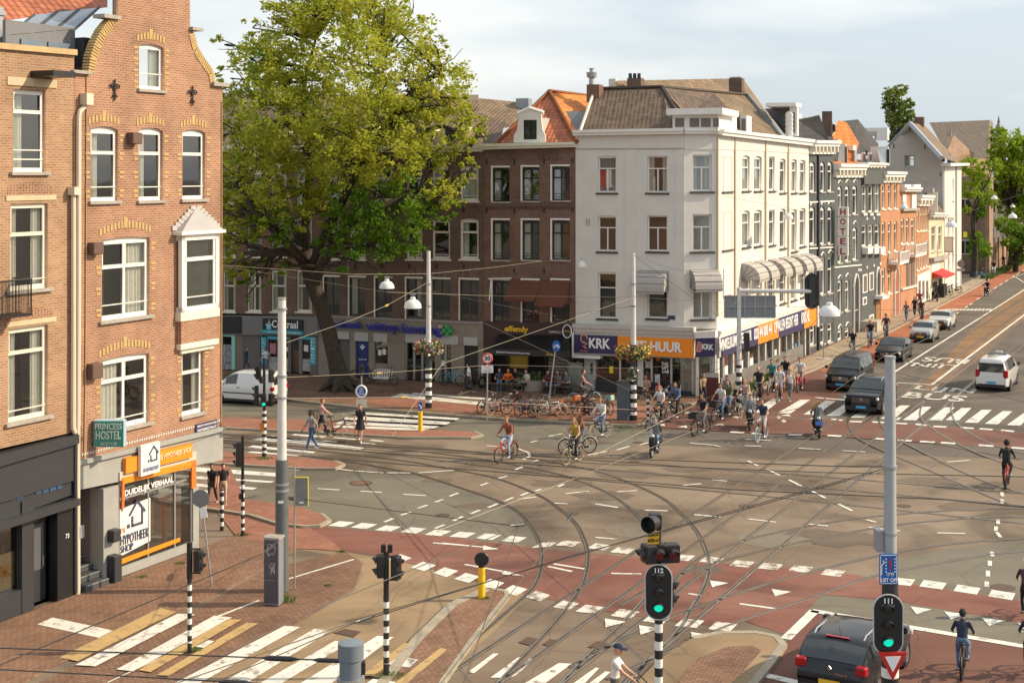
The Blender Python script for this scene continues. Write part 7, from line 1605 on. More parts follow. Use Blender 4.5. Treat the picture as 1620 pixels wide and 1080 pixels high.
b.tube([(.32,-.08,3.0),(.38,-.08,3.12),(.48,-.08,3.12),(.52,-.08,3.0)],.012,4); b.tube([(.38,-.08,3.12),(.42,-.08,3.0),(.48,-.08,3.12)],.012,4); b.done('bicycle_symbol',lett,o)
t=thing('blue_tram_sign','round blue sign with white plate below a black signal lamp near the pedestrians','sign',G(572,689,.1)); cyl('post',t,(0,0,0),(0,0,3.3),.035,steel); o=roundsign(t,2.15,.32,M('traffic blue',(.01,.12,.42),.4),None,lett,0,-.08,.9)
for i,tx in enumerate(('LIJN','BUS','TRAM')): me=text_mesh(tx,.11,.006,.003); me.transform(Matrix.Translation((0,-.1,2.27-i*.12))@Matrix.Rotation(R(90),4,'X')); link('lettering',me,lett,o)
b=MB(); b.box(-.25,.25,-.06,-.04,1.42,1.76); b.done('plate',M('cream plate',(.7,.68,.55),.5),t); head(t,(0,-.02,3.15),R(10),2,.9)
# flower poles
def flowers(parent, r, z, n, cols, name='flower_basket', seed=1):
    rr=random.Random(seed); b=MB(); mats=[M('basket leaves',(.09,.18,.03),.8,.3,20)]+cols
    pts=[]
    for i in range(n):
        a=rr.uniform(0,6.28); q=r*(.45+.55*rr.random()); zz_=z+rr.uniform(-.45,.42)*(1.2-.5*q/r); p=Vector((q*math.cos(a),q*math.sin(a),zz_)); s=rr.uniform(.05,.1)
        f=b.face([p+Vector((rr.uniform(-s,s),rr.uniform(-s,s),rr.uniform(-s,s))) for _ in range(4)])
        if f: f.material_index = 0 if rr.random()<.5 else 1+int((a/6.28*len(cols)+rr.uniform(-.6,.6)))%len(cols)
    o=b.done(name,mats,parent); b=MB(); b.lathe([(r*.62,-.3),(r*.75,0),(r*.62,0)],16,(0,0,z)); b.done('planter',charcoal,o); return o
fr_=M('red flowers',(.55,.02,.04),.7); fy=M('yellow flowers',(.75,.62,.15),.7); fw_=M('pale flowers',(.75,.7,.62),.7); fo=M('coral flowers',(.7,.18,.08),.7)
for (px,py,ytop,lab,cols,sd_) in [(678,645,397,'flower pole with red and white blooms in front of the pharmacy',[fr_,fw_,fr_,fw_],3),(1002,665,401,'flower pole with coral and yellow blooms in front of the white corner building',[fo,fy,fr_,fy],5)]:
    t=thing('flower_pole',lab,'pole',G(px,py,.1)); k_=(py-272)/12.7; zf_=lambda y:H-(y-HY)/k_-.1
    cyl('striped_foot',t,(0,0,.3),(0,0,zf_(582 if px<700 else 595)),.18,stripe_mat('stripes8',.46,z0=.2,z1=9),18); cyl('foot',t,(0,0,0),(0,0,.3),.185,black,18)
    cyl('pole_sleeve',t,(0,0,zf_(582 if px<700 else 595)),(0,0,zf_(545)),.17,M('dark green grey',(.04,.05,.05),.5),18); cyl('pole',t,(0,0,zf_(545)),(0,0,zf_(ytop)),.14,M('off white pole',(.62,.62,.6),.5,.08),18,.10)
    flowers(t,.82 if px<700 else .95,zf_(549 if px<700 else 556),900,cols,seed=sd_)
    for y in (450,485): b=MB(); b.lathe([(.15,0),(.15,.08)],14,(0,0,zf_(y))); b.done('clamp',zinc,t)
    if px>700: flowers(t,.35,zf_(590),160,[fo,fw_],'hanging_bouquet',8); b=MB(); b.box(.2,.5,-.1,.1,zf_(610),zf_(568)); b.done('information_box',lightgrey,t)
# gantry pole over the cycle path
g=G(1169,650,.05); k_=(650-272)/12.75; t=thing('signal_gantry','white gantry pole with long arm, dark signal shield and the back of a board','traffic light',g); zq=lambda y:H-(y-HY)/k_-.05
cyl('pole',t,(0,0,zq(600)),(0,0,zq(455)),.13,M('off white pole',(.62,.62,.6),.5,.08),18,.11); cyl('striped_foot',t,(0,0,0),(0,0,zq(577)),.15,stripe_mat('stripes9',.46,z0=.2,z1=9),18)
xa=(1281-1169)/k_; cyl('arm',t,(0,0,zq(460)),(xa,-.3,zq(460)),.11,M('off white pole',(.62,.62,.6),.5,.08),14)
w_,h_=.38,.95; pts=[]
for k in range(32): a=k*math.pi/16; pts.append((xa+.05+w_*math.cos(a),zq(460)+math.copysign(h_-w_,math.sin(a))+w_*math.sin(a)))
me=fill2d(pts,[],.04); me.transform(Matrix.Translation((0,-.3,0))); o=link('signal_shield',me,house_m,t); b=MB(); b.box(xa-.1,xa+.2,-.38,-.28,zq(460)-.75,zq(460)+.75); b.done('housing',charcoal,o)
xb0=(1146-1169)/k_; xb1=(1226-1169)/k_; b=MB(); b.box(xb0,xb1,-.02,.03,zq(502),zq(468)); o=b.done('board_back',M('board back',(.22,.24,.26),.5,.1),t); b=MB()
for i in range(6): x=xb0+(xb1-xb0)*i/5; b.box(x-.03,x+.03,-.07,-.02,zq(502),zq(468))
for y in (468,485,502): b.box(xb0,xb1,-.08,-.02,zq(y)-.03,zq(y)+.03)
b.done('frame_bars',zinc,o); head(t,(.35,-.2,zq(540)),R(190),3,1.1)
# small street items at the row
t=thing('sign_post','post with round grey sign back and plate near the white gable house','sign',G(1520,462,.1)); cyl('post',t,(0,0,0),(0,0,3.6),.04,steel); b=MB(); b.lathe([(.4,0),(.4,.02)],20,mat=Matrix.Translation((0,-.03,3.0))@Matrix.Rotation(R(90),4,'X')); b.done('round_sign_back',M('sign back brown',(.25,.2,.17),.5),t); b=MB(); b.box(-.4,.4,-.03,.0,2.2,2.5); b.done('plate',stone,t)
t=thing('hoarding_post','slim grey post beside the black van on the pavement','post',G(1303,568,.1)); cyl('post',t,(0,0,0),(0,0,3.6),.035,steel); b=MB(); b.lathe([(.5,0),(.45,.05)],16); b.done('base_plate',stone,t)
# hanging lamps
dome_m=M('opal dome',(.72,.72,.70),.3); GLs='white dome lamps hung on wires'
def lamp(px,py,wpx,label,dia=.62):
    d=dia*F/wpx; t=thing('street_lamp',label,'street lamp',At(px,py,d),0,GLs); b=MB(); r=dia/2; b.lathe([(r*.2,r*1.25),(r*.3,r*1.2),(r*.32,r*.95),(r*.6,r*.85),(r*.88,r*.55),(r*.99,r*.15),(r,0),(r*.9,-r*.03),(r*.86,.0),(r*.5,r*.3)],22); b.done('dome',dome_m,t,True); b=MB(); b.lathe([(r*.3,0),(r*.35,r*.15),(r*.2,r*.3)],12); b.done('lamp_glass',lett,t,True)
    b=MB(); b.tube([(0,0,r*1.2),(0,0,r*1.5)],r*.07,6); b.box(-r*.35,r*.35,-r*.06,r*.06,r*1.45,r*1.58); b.done('hanger',zinc,t); return d
lamp(612,456,24,'dome lamp left of the pharmacy pole, the farther of two'); lamp(653,487,28,'dome lamp just left of the pharmacy flower pole, lower of two'); lamp(920,422,17,'small dome lamp against the left edge of the white building'); lamp(1312,499,34,'largest dome lamp, below the orange end sign'); lamp(1247,346,16,'dome lamp before the side windows of the white building')
lamp(1505,359,18,'dome lamp before the cream house'); lamp(1430,330,13,'dome lamp before the orange houses'); lamp(1573,315,10,'tiny dome lamp in the green trees, leftmost there'); lamp(1602,345,14,'lower dome lamp among the green trees at the right edge'); lamp(1602,328,8,'tiny upper dome lamp among the green trees')
# overhead wires
wire_m=M('wire',(.07,.06,.05),.6); wire_l=M('pale wire',(.33,.29,.22),.5); ins_m=M('insulator yellow brown',(.45,.30,.10),.5); wcount=0
def wire(pts, r=.009, mat=None, label=None, ins=(), sag=.0, grp='thin dark overhead wires'):
    P=[At(*p) for p in pts]; out=[]
    for p,q in zip(P,P[1:]):
        for k in range(8): t=k/8; v=p.lerp(q,t); v.z-=sag*4*t*(1-t); out.append(v)
    out.append(P[-1]); o0=out[0].copy(); b=MB(); b.tube([v-o0 for v in out],r,5)
    mt=mat or wire_m
    if ins:
        t=thing('overhead_wire',label or 'thin overhead wire crossing the junction','wire',o0,0,grp); b.done('cable',mt,t)
        for (a,c,d,rr) in ins:
            dv=(P[1]-P[0]).normalized(); p=At(a,c,d)-o0; bb=MB(); bb.tube([p-dv*.16*rr,p-dv*.1*rr,p+dv*.1*rr,p+dv*.16*rr],[.008,.02*rr,.02*rr,.008],6); bb.done('insulator',ins_m if mat else black,t)
        return t
    o=b.done('overhead_wire',mt); o.location=o0; return tag(o,label or 'thin overhead wire crossing the junction','wire',grp)
wire([(-60,1022,14),(555,1045,12.1)],.007,None,'dark wire along the bottom edge to the near grey pole',[(443,1041,12.4,1.2),(520,1044,12.2,1)])
wire([(-60,1055,14),(445,1082,12)],.007,None,'lowest dark wire in the bottom left corner',[(372,1079,12.3,1.2)])
wire([(-40,1068,20),(413,876,22),(445,852,46)],.010,None,'dark wire rising from the bottom left to the tall left pole')
wire([(250,1090,20),(590,972,24),(1060,835,26),(1403,740,26)],.009,None,'long dark wire running to the tall grey pole at right',[(577,978,23.8,1.6)])
wire([(-20,1125,18),(265,1079,20),(500,962,23),(820,832,27)],.009,None,'dark wire from the bottom left to the knot over the curve',[(820,830,27,1.5)])
wire([(451,786,45),(820,832,27)],.010,None,'dark wire from the left pole to the knot over the curve',[(460,788,44,3)]); wire([(820,832,27),(730,1090,22)],.008,None,'dark wire dropping from the knot to the bottom edge')
wire([(690,1090,22),(903,817,27),(1000,650,60)],.008,None,'dark wire crossing the curved rails steeply',[(903,817,27,1.2)])
wire([(1403,738,26),(1320,737,30),(940,724,46),(600,712,60),(345,690,70)],.013,None,'contact wire low over the far tracks'); wire([(1900,830,22),(1500,790,30),(1160,774,36),(880,752,46),(600,716,60),(345,697,68)],.014,None,'contact wire curving low over the junction')
wire([(1900,760,30),(1300,747,40),(943,733,50),(600,706,62),(345,682,72)],.013,None,'contact wire level over the junction centre'); wire([(1403,744,26),(1340,760,24),(1180,805,24),(900,880,24),(560,985,24),(300,1095,22)],.009,None,'dark span wire below the long wire')
for i,(pts,lb) in enumerate([([(345,419,60),(560,434,62),(678,433,66),(780,423,74),(906,407,82)],'pale wire over the first floor windows to the white building'),([(345,420,60),(612,462,56),(780,468,70),(1003,470,66),(1290,487,60),(1620,496,50)],'pale wire across the shop fronts at first floor height'),
  ([(444,597,46),(600,590,56),(780,577,66),(1003,583,66),(1290,560,60)],'pale wire from the left pole past the flower poles'),([(444,630,46),(640,628,55),(1003,648,64),(1100,676,60)],'pale wire at head height past the parked bikes'),
  ([(678,446,66),(612,483,56),(560,505,50),(444,545,47)],'pale stay wire from the pharmacy pole to the left pole'),([(1003,404,66),(1060,425,70),(1135,436,80)],'short wire from the flower pole to the corner wall'),([(1003,404,66),(1135,500,60),(1240,420,80)],'sagging wire at the corner of the white building'),
  ([(678,460,66),(880,500,68),(1003,484,66)],'wire between the two flower poles'),([(1003,470,66),(860,520,60),(700,575,52),(620,690,44)],'slanting wire over the coffee bar'),([(760,508,60),(1003,620,55),(1120,690,50)],'slanting wire before the blue cycle sign'),
  ([(1403,560,26),(1290,640,30),(1100,680,40),(900,760,38),(690,840,34)],'wire slanting over the scooters'),([(1310,487,40),(1230,570,48),(1100,640,54),(940,720,46)],'wire slanting from the big lamp'),([(1100,600,60),(1190,560,60),(1300,470,62),(1500,345,90),(1640,300,100)],'wire along the row of houses'),
  ([(1145,310,80),(1280,336,90),(1400,352,100)],'faint wire across the white side wall'),([(1320,392,100),(1400,400,105),(1500,402,110),(1640,420,110)],'level wire before the orange houses'),([(1520,290,140),(1570,318,150),(1640,350,150)],'wire into the green trees'),([(1400,566,26),(1500,520,60),(1640,470,90)],'wire along the right hand street'),
  ([(1170,500,66),(1290,545,70),(1420,590,60),(1640,640,50)],'wire over the parked looking cars')]):
    wire(pts,.0085 if i!=10 else .008,wire_l if i<5 or i in(8,9,10,11) else wire_m,lb,[(pts[1][0],pts[1][1],pts[1][2],2.2)] if i in(2,3,4,10,11) else ())
# ---------------------------------------------------------------- vehicles
plate_b=M('taxi plate blue',(.05,.35,.6),.5); plate_y=M('yellow plate',(.75,.5,.04),.5); lampc=M('headlamp glass',(.6,.6,.58),.12); lampr=M('tail lamp red',(.35,.01,.015),.2); cglass=M('car glass',(.02,.026,.028),.05,spec=.9); trim=M('black trim',(.02,.02,.022),.5)
def catmull(P, x):
    "smooth interpolation of control points sorted by falling x"
    n=len(P)
    for i in range(n-1):
        if P[i][0] >= x >= P[i+1][0]: break
    p1,p2=P[i],P[i+1]; t=(p1[0]-x)/(p1[0]-p2[0]) if p1[0]!=p2[0] else 0
    m1=((p2[1]-P[i-1][1])/(p2[0]-P[i-1][0])) if i>0 else (p2[1]-p1[1])/(p2[0]-p1[0])
    m2=((P[i+2][1]-p1[1])/(P[i+2][0]-p1[0])) if i+2<n else (p2[1]-p1[1])/(p2[0]-p1[0])
    h=p2[0]-p1[0]; t2,t3=t*t,t*t*t
    return (2*t3-3*t2+1)*p1[1]+(t3-2*t2+t)*h*m1*.75+(-2*t3+3*t2)*p2[1]+(t3-t2)*h*m2*.75
def car(kind,label,px,py,ang,prof,W,belt,paint,ws,rw,pill,wheels,rwheel=.33,front=True,plate=plate_y,group='cars on the right hand street',end=1,rails=False,cargo=False,tail_hi=.95,grille=.25,glassz=None,cat='car'):
    "px,py: ground point under the nearer bumper centre; end=+1 front bumper there, -1 rear bumper"
    L_=prof[0][0]-prof[-1][0]; hl=L_/2; g=G(px,py); d=Vector((math.cos(ang),math.sin(ang),0)); g=g-d*(hl if end>0 else -hl)
    t=thing(kind,label,cat,g,ang,group)
    top=lambda x: catmull(prof,max(-hl,min(hl,x))); bl=lambda x: min(belt+.05*(-x/hl),top(x)-.05)
    def ring(x,k=1.0):
        u=abs(x)/hl; w=W/2*(1-.14*u**7)*k; zb=.2+.12*u**9; T_=top(x); B_=bl(x); h=T_-B_
        y6=w*.975-max(.05,.30*h); y7=max(.1,y6-.13)
        return [(0,zb),(w*.82,zb),(w*.975,zb+.1),(w,zb+.3),(w,B_*.78),(w*.972,B_),(y6,B_+h*.86),(y7,B_+h*.97),(0,T_+.012)]
    xs=[hl-L_*(.5-.5*math.cos(math.pi*i/46)) for i in range(47)]; b=MB(); rows=[]
    for x in xs:
        r=ring(x); full=[(x,y,z) for y,z in r]+[(x,-y,z) for y,z in r[-2:0:-1]]; rows.append([b.v(p) for p in full])
    for A_,B_ in zip(rows,rows[1:]):
        for k in range(len(A_)): b.b.faces.new((A_[k],A_[(k+1)%len(A_)],B_[(k+1)%len(A_)],B_[k]))
    b.b.faces.new(rows[0]); b.b.faces.new(rows[-1][::-1]); b.done('body',paint,t,True)
    def lp(a,c,f): return (a[0]+(c[0]-a[0])*f, a[1]+(c[1]-a[1])*f)
    # side glass
    for sgn in (1,-1):
        for (x0,x1) in pill:
            b=MB(); pr=None
            for i in range(13):
                x=x0+(x1-x0)*i/12; r=ring(x); 
                if top(x)-bl(x)<.14: pr=None; continue
                q0=lp(r[5],r[6],.07); q1=lp(r[5],r[6],.94); c=((x,(q0[0]+.012)*sgn,q0[1]),(x,(q1[0]+.012)*sgn,q1[1]+.004))
                if pr: b.face([pr[0],c[0],c[1],pr[1]])
                pr=c
            b.done('side_window',cglass,t,True)
    def cross(x0,x1,nm,off):
        b=MB(); pr=None
        for i in range(9):
            x=x0+(x1-x0)*i/8; r=ring(x); s_=(top(x-.02)-top(x+.02))/-.04; nrm=Vector((-s_,0,1)).normalized()*.018
            q=[lp(r[6],r[7],.1),lp(r[6],r[7],.8),lp(r[7],r[8],.5),r[8]]; line=[(x+nrm.x,y*.98,z+nrm.z) for y,z in q]+[(x+nrm.x,-y*.98,z+nrm.z) for y,z in q[-2::-1]]
            if pr:
                for k in range(len(line)-1): b.face([pr[k],pr[k+1],line[k+1],line[k]])
            pr=line
        b.done(nm,cglass,t,True)
    cross(ws[0],ws[1],'windscreen',0)
    if rw: cross(rw[0],rw[1],'rear_window',0)
    if glassz: b=MB(); b.box(-hl-.012,-hl+.03,-W*.36,W*.36,glassz[0],glassz[1]); b.done('rear_window',cglass,t,bevel=.01)
    # bumpers, lamps, plates, grille
    for e in (1,-1):
        X=e*hl; b=MB(); b.box(min(X-e*.02,X+e*.012),max(X-e*.02,X+e*.012),-W*.40,W*.40,.26,.46); b.done('bumper_insert',trim,t,bevel=.01)
        b=MB(); b.box(min(X,X+e*.03),max(X,X+e*.03),-.26,.26,.38 if e>0 else .50,.50 if e>0 else .62); b.done('number_plate',plate,t)
    zh=top(hl-.12)-.12
    for s in (1,-1):
        b=MB(); b.box(-.16,.05,-.19,.15,-.07,.09,mat=Matrix.Translation((hl-.085,s*W*.375,zh-.04))@Matrix.Rotation(s*R(-14),4,'Z')); b.done('headlight',lampc,t,bevel=.035)
        b=MB(); b.box(-.05,.16,-.15,.12,-.12 if kind!='van' else -.3,.10 if kind!='van' else .14,mat=Matrix.Translation((-hl+.03,s*W*.395,tail_hi))@Matrix.Rotation(s*R(14),4,'Z')); b.done('tail_light',lampr,t,bevel=.03)
        xm=ws[0]-.1; b=MB(); b.box(xm-.1,xm+.08,s*(W/2+.02)-.02,s*(W/2+.17),belt+.02,belt+.2) if s>0 else b.box(xm-.1,xm+.08,s*(W/2+.17),s*(W/2+.02)+.02,belt+.02,belt+.2); b.done('mirror',paint if kind!='van' else trim,t,bevel=.03)
        b=MB(); b.box(-hl*.5,hl*.5,s*(W/2)-.03,s*(W/2)+.012,.2,.33); b.done('sill',trim,t)
        b=MB(); b.box(-.05,.12,s*W/2-.01,s*W/2+.025,belt-.16,belt-.13); b.done('door_handle',chrome if not cargo else trim,t)
    b=MB(); b.box(hl-.02,hl+.02,-W*.26,W*.26,zh-.26-grille*.3,zh+.0); o=b.done('grille',trim,t,bevel=.01); b=MB()
    for k in range(4): b.box(hl+.015,hl+.03,-W*.24,W*.24,zh-.22+k*.06,zh-.205+k*.06)
    b.done('grille_bars',chrome,o); b=MB(); b.lathe([(.07,0),(.06,.02)],14,mat=Matrix.Translation((hl+.02,0,zh-.08))@Matrix.Rotation(R(90),4,'Y')); b.done('badge',chrome,o)
    if rails:
        for s in (1,-1): b=MB(); b.tube([(.5,s*W*.33,top(.5)-.06),(.3,s*W*.33,top(.3)+.04),(-1.3,s*W*.33,top(-1.3)+.03),(-1.6,s*W*.33,top(-1.6)-.05)],.022,6); b.done('roof_rail',chrome,t,True)
    for x in wheels:
        for s in (1,-1):
            b=MB(); b.lathe([(rwheel+.07,-.03),(rwheel+.07,.012),(rwheel+.05,.014)],26,mat=Matrix.Translation((x,s*W/2*.985,rwheel))@Matrix.Rotation(R(-90)*s,4,'X')); b.done('wheel_arch',trim,t)
            mm=Matrix.Translation((x,s*(W/2-.09),rwheel))@Matrix.Rotation(R(-90)*s,4,'X'); b=MB(); b.lathe([(rwheel*.6,-.08),(rwheel*.95,-.09),(rwheel,-.05),(rwheel,.08),(rwheel*.95,.115),(rwheel*.68,.12),(rwheel*.66,.09)],26,mat=mm); o=b.done('wheel',rubber,t,True)
            b=MB(); b.lathe([(rwheel*.66,.09),(rwheel*.64,.105),(rwheel*.55,.095),(rwheel*.15,.115),(.02,.12)],20,mat=mm); b.done('rim',M('alloy rim',(.30,.30,.31),.35,.4,30,0,.7),o)
    return t
AT=A1+math.pi   # heading towards the camera along the street
VAN=[(2.55,.72),(2.5,.98),(1.85,1.16),(1.7,1.22),(.95,1.80),(.5,1.90),(-1.9,1.90),(-2.42,1.84),(-2.52,1.5),(-2.55,.9)]
blackp=M('black car paint',(.007,.007,.008),.16,spec=.3); graphite=M('graphite car paint',(.016,.017,.019),.16,spec=.35); silver=M('silver car paint',(.42,.42,.41),.3,metal=.4,coat=1); whitep=M('white car paint',(.66,.66,.64),.25,coat=1); greycar=M('steel grey car paint',(.018,.020,.025),.14,spec=.4)
car('van','black taxi van with chrome grille, front of the waiting queue by the bike lane',1329,620,AT,VAN,1.93,1.18,blackp,(1.62,1.0),None,[(1.0,.35),(.28,-.95),(-1.02,-2.2)],(1.62,-1.6),.34,plate=plate_b,cat='van',tail_hi=1.2)
car('suv','black sport utility car with upright grille and roof rails stopped on the zebra',1362,657,AT,[(2.48,.72),(2.44,1.02),(1.5,1.13),(1.25,1.17),(.45,1.62),(0,1.71),(-1.5,1.68),(-2.05,1.5),(-2.42,1.15),(-2.48,.85)],1.95,1.10,blackp,(1.15,.5),(-1.95,-2.35),[(.75,.1),(.03,-.85),(-.92,-1.75)],(1.5,-1.45),.38,plate=plate_b,rails=True,grille=.8)
car('sedan','dark grey sedan with blue plate behind the black van',1403,573,AT,[(2.35,.55),(2.28,.76),(1.25,.93),(1.05,.97),(.15,1.38),(-.35,1.44),(-1.0,1.36),(-1.95,1.08),(-2.3,.98),(-2.35,.7)],1.85,.95,graphite,(.95,.2),(-1.0,-1.8),[(.6,-.1),(-.17,-1.1)],(1.42,-1.42),.33,plate=plate_b)
car('hatchback','silver white small hatchback with yellow plate, fourth in the queue',1456,542,AT,[(1.8,.58),(1.74,.85),(1.15,1.0),(1.0,1.04),(.35,1.42),(0,1.49),(-1.3,1.45),(-1.65,1.15),(-1.78,.9),(-1.8,.6)],1.66,1.0,silver,(.92,.42),(-1.38,-1.65),[(.7,-.05),(-.12,-1.2)],(1.2,-1.25),.30)
car('hatchback','white boxy small car with dark roof line, last in the queue',1484,522,AT,[(1.92,.6),(1.86,.86),(1.1,.98),(.95,1.02),(.5,1.36),(.2,1.42),(-1.45,1.39),(-1.75,1.1),(-1.88,.9),(-1.92,.6)],1.73,.98,whitep,(.88,.52),(-1.5,-1.72),[(.7,.0),(-.07,-1.3)],(1.25,-1.25),.31)
t=car('van','white taxi van seen from behind on the far right lane',1568,620,A1,[(2.47,.7),(2.4,.98),(1.9,1.12),(1.75,1.18),(.95,1.78),(.5,1.9),(-1.9,1.93),(-2.3,1.9),(-2.42,1.6),(-2.47,.9)],1.92,1.15,whitep,(1.65,1.0),None,[(1.0,.3),(.23,-.95),(-1.02,-2.2)],(1.55,-1.5),.33,end=-1,plate=plate_b,glassz=(1.16,1.68),tail_hi=1.15,cat='van')
b=MB(); b.box(.75,.95,-.22,.22,1.93,2.03); b.done('taxi_roof_light',whitep,t,bevel=.02); b=MB(); b.box(-.2,.6,-.5,.5,1.915,1.93); b.done('roof_hatch',trim,t)
t=car('small_van','white delivery van with black side strip parked behind the striped signal post at left',391,633,A2+math.pi,[(2.1,.62),(2.03,.9),(1.5,1.08),(1.25,1.16),(.6,1.68),(.2,1.80),(-1.7,1.82),(-2.0,1.72),(-2.08,1.2),(-2.1,.7)],1.83,1.10,whitep,(1.15,.65),None,[(.85,.15)],(1.3,-1.35),.31,end=0,cargo=True,glassz=(1.15,1.6),cat='van'); g=G(391,636); t.location=g
for s in (1,-1): b=MB(); b.box(-1.0,1.0,s*.915-.005,s*.915+.012,.62,.68) if s>0 else b.box(-1.0,1.0,-.927,-.91,.62,.68); b.done('side_strip',trim,t)
t=car('estate_car','dark grey estate car with silver roof rails, seen from behind beside signal 111',1312,1116,A1-R(3),[(2.27,.6),(2.2,.8),(1.2,.98),(1.0,1.03),(.2,1.42),(-.3,1.49),(-1.5,1.45),(-1.85,1.3),(-2.18,1.0),(-2.27,.75)],1.86,1.0,greycar,(.92,.25),(-1.72,-2.14),[(.7,-.1),(-.17,-1.05),(-1.1,-1.6)],(1.38,-1.32),.33,end=-1,rails=True,plate=plate_y,group='cars nearest the camera')
b=MB(); b.tube([(-1.35,0,1.46),(-1.5,0,1.72)],.006,4); b.done('aerial',trim,t); b=MB(); b.box(-1.62,-1.55,-.3,.3,1.455,1.475); b.done('brake_light',lampr,t); me=text_mesh('MEGANE',.075,.01,.002); me.transform(Matrix.Translation((-2.30,-.3,.80))@Matrix.Rotation(R(-90),4,'Z')@Matrix.Rotation(R(90),4,'X')); link('lettering',me,chrome,t)
b=MB(); b.lathe([(.06,0),(.05,.02)],4,mat=Matrix.Translation((-2.26,0,.9))@Matrix.Rotation(R(-90),4,'Y')); b.done('badge',chrome,t); b=MB(); b.tube([(-2.1,.1,1.08),(-2.0,-.28,1.16)],.012,4); b.done('wiper',trim,t)

# ---------------------------------------------------------------- bicycles
def ringpts(c,r,n=22): return [Vector((c[0]+r*math.cos(2*math.pi*k/n),c[1],c[2]+r*math.sin(2*math.pi*k/n))) for k in range(n)]
_bm={}
def bmesh_part(key,fn):
    if key not in _bm:
        b=MB(); fn(b); bmesh.ops.recalc_face_normals(b.b,faces=b.b.faces); me=bpy.data.meshes.new(key); b.b.to_mesh(me); b.b.free(); me.polygons.foreach_set('use_smooth',[True]*len(me.polygons)); _bm[key]=me
    return _bm[key]
def inst(name,me,mat,parent,loc=(0,0,0)):
    key=me.name+'|'+mat.name
    if key not in _bm: m2=me.copy(); m2.materials.clear(); m2.materials.append(mat); _bm[key]=m2
    o=bpy.data.objects.new(name,_bm[key]); C.objects.link(o); o.parent=parent; o.location=loc; return o
WB=1.08; WR=.34
def _spk(b):
    for k in range(14): a=k*math.pi/7; b.tube([(0,0,0),(.31*math.cos(a),0,.31*math.sin(a))],.0035,3)
def _frame(b):
    bb=(-.08,0,.29); st=(-.22,0,.86); hd=(.36,0,.86); hb=(.40,0,.62); R_=(-.54,0,.34); F_=(.54,0,.34)
    for p,q,r in ((bb,st,.024),(bb,hb,.027),((-.2,0,.72),(.37,0,.80),.023),(hd,hb,.027)): b.tube([p,q],r,6)
    for s in (.045,-.045):
        b.tube([(bb[0],s*.6,bb[2]),(R_[0],s,R_[2])],.011,5); b.tube([(st[0]+.02,s*.4,.80),(R_[0],s,R_[2])],.010,5); b.tube([(.40,s*.5,.66),(.45,s,.52),(F_[0],s,F_[2])],.012,5)
def _mud(b,cx,a0,a1): b.tube([Vector((cx+.375*math.cos(R(a)),0,.34+.375*math.sin(R(a)))) for a in range(a0,a1,12)],.018,5)
def _bar(b): b.tube([(.36,0,.84),(.36,0,1.02),(.38,.0,1.04)],.014,5); b.tube([(.22,.30,1.06),(.33,.27,1.06),(.40,.10,1.05),(.40,-.10,1.05),(.33,-.27,1.06),(.22,-.30,1.06)],.014,6)
def _sad(b): b.tube([(-.22,0,.84),(-.24,0,.93)],.013,5); b.ball((-.28,0,.955),.12,10,6,(1.05,.75,.35)); b.ball((-.16,0,.955),.07,8,5,(1.3,.5,.4))
def _rack(b):
    for s in (.06,-.06): b.tube([(-.30,s,.74),(-.78,s,.74),(-.54,s,.36)],.008,4)
    for x in (-.4,-.55,-.7): b.tube([(x,.06,.74),(x,-.06,.74)],.008,4)
def _crank(b):
    b.tube([(-.08,-.07,.29),(-.08,.07,.29)],.02,6); b.tube([(-.08,.07,.29),(-.03,.08,.13)],.012,5); b.tube([(-.08,-.07,.29),(-.13,-.08,.45)],.012,5); b.box(-.08,.03,.08,.18,.115,.135); b.box(-.18,-.07,-.18,-.08,.44,.46); b.tube(ringpts((-.08,.05,.29),.09,12),.008,4,closed=True)
    b.box(-.5,-.08,.055,.065,.25,.38)
def bicycle(label,loc,ang,colr=None,group='bicycles',basket=None,bag=None,lean=0,tyre=None,sc=1.0,wide=1.0,frontlamp=True,cat='bicycle'):
    colr=colr or black; t=thing('bicycle',label,cat,loc,ang,group); t.rotation_euler=(lean,0,ang); t.scale=(sc,sc,sc)
    inst('frame',bmesh_part('bike_frame',_frame),colr,t)
    for x in (.54,-.54):
        w=inst('wheel',bmesh_part('tyre%s'%wide,lambda b:b.tube(ringpts((0,0,0),WR-.026*wide,26),.026*wide,6,closed=True)),tyre or rubber,t,(x,0,.34))
        inst('rim',bmesh_part('rim',lambda b:b.tube(ringpts((0,0,0),.30,26),.010,5,closed=True)),steel,w); inst('spokes',bmesh_part('spokes',_spk),steel,w)
    [inst('mudguard',bmesh_part('mud%d'%q[1],lambda b,q=q:_mud(b,*q)),colr if colr is not white else steel,t) for q in ((-.54,20,175),(.54,30,150))]; inst('handlebar',bmesh_part('bar',_bar),steel if colr is black else trim,t); inst('saddle',bmesh_part('sad',_sad),trim,t); inst('luggage_rack',bmesh_part('rack',_rack),trim,t); inst('crank',bmesh_part('crank',_crank),trim,t)
    if frontlamp: inst('lamp',bmesh_part('blamp',lambda b:b.ball((.45,0,.90),.035,8,5)),chrome,t)
    if basket:
        b=MB(); z=.92; b.box(.42,.76,-.2,.2,z-.14,z+.12); bmesh.ops.delete(b.b,geom=[max(b.b.faces,key=lambda f:f.calc_center_median().z)],context='FACES'); b.done('crate',basket,t)
    if bag:
        for s in (1,-1): b=MB(); b.box(-.76,-.36,min(s*.08,s*.26),max(s*.08,s*.26),.36,.72); b.done('pannier',bag,t,bevel=.04)
    return t
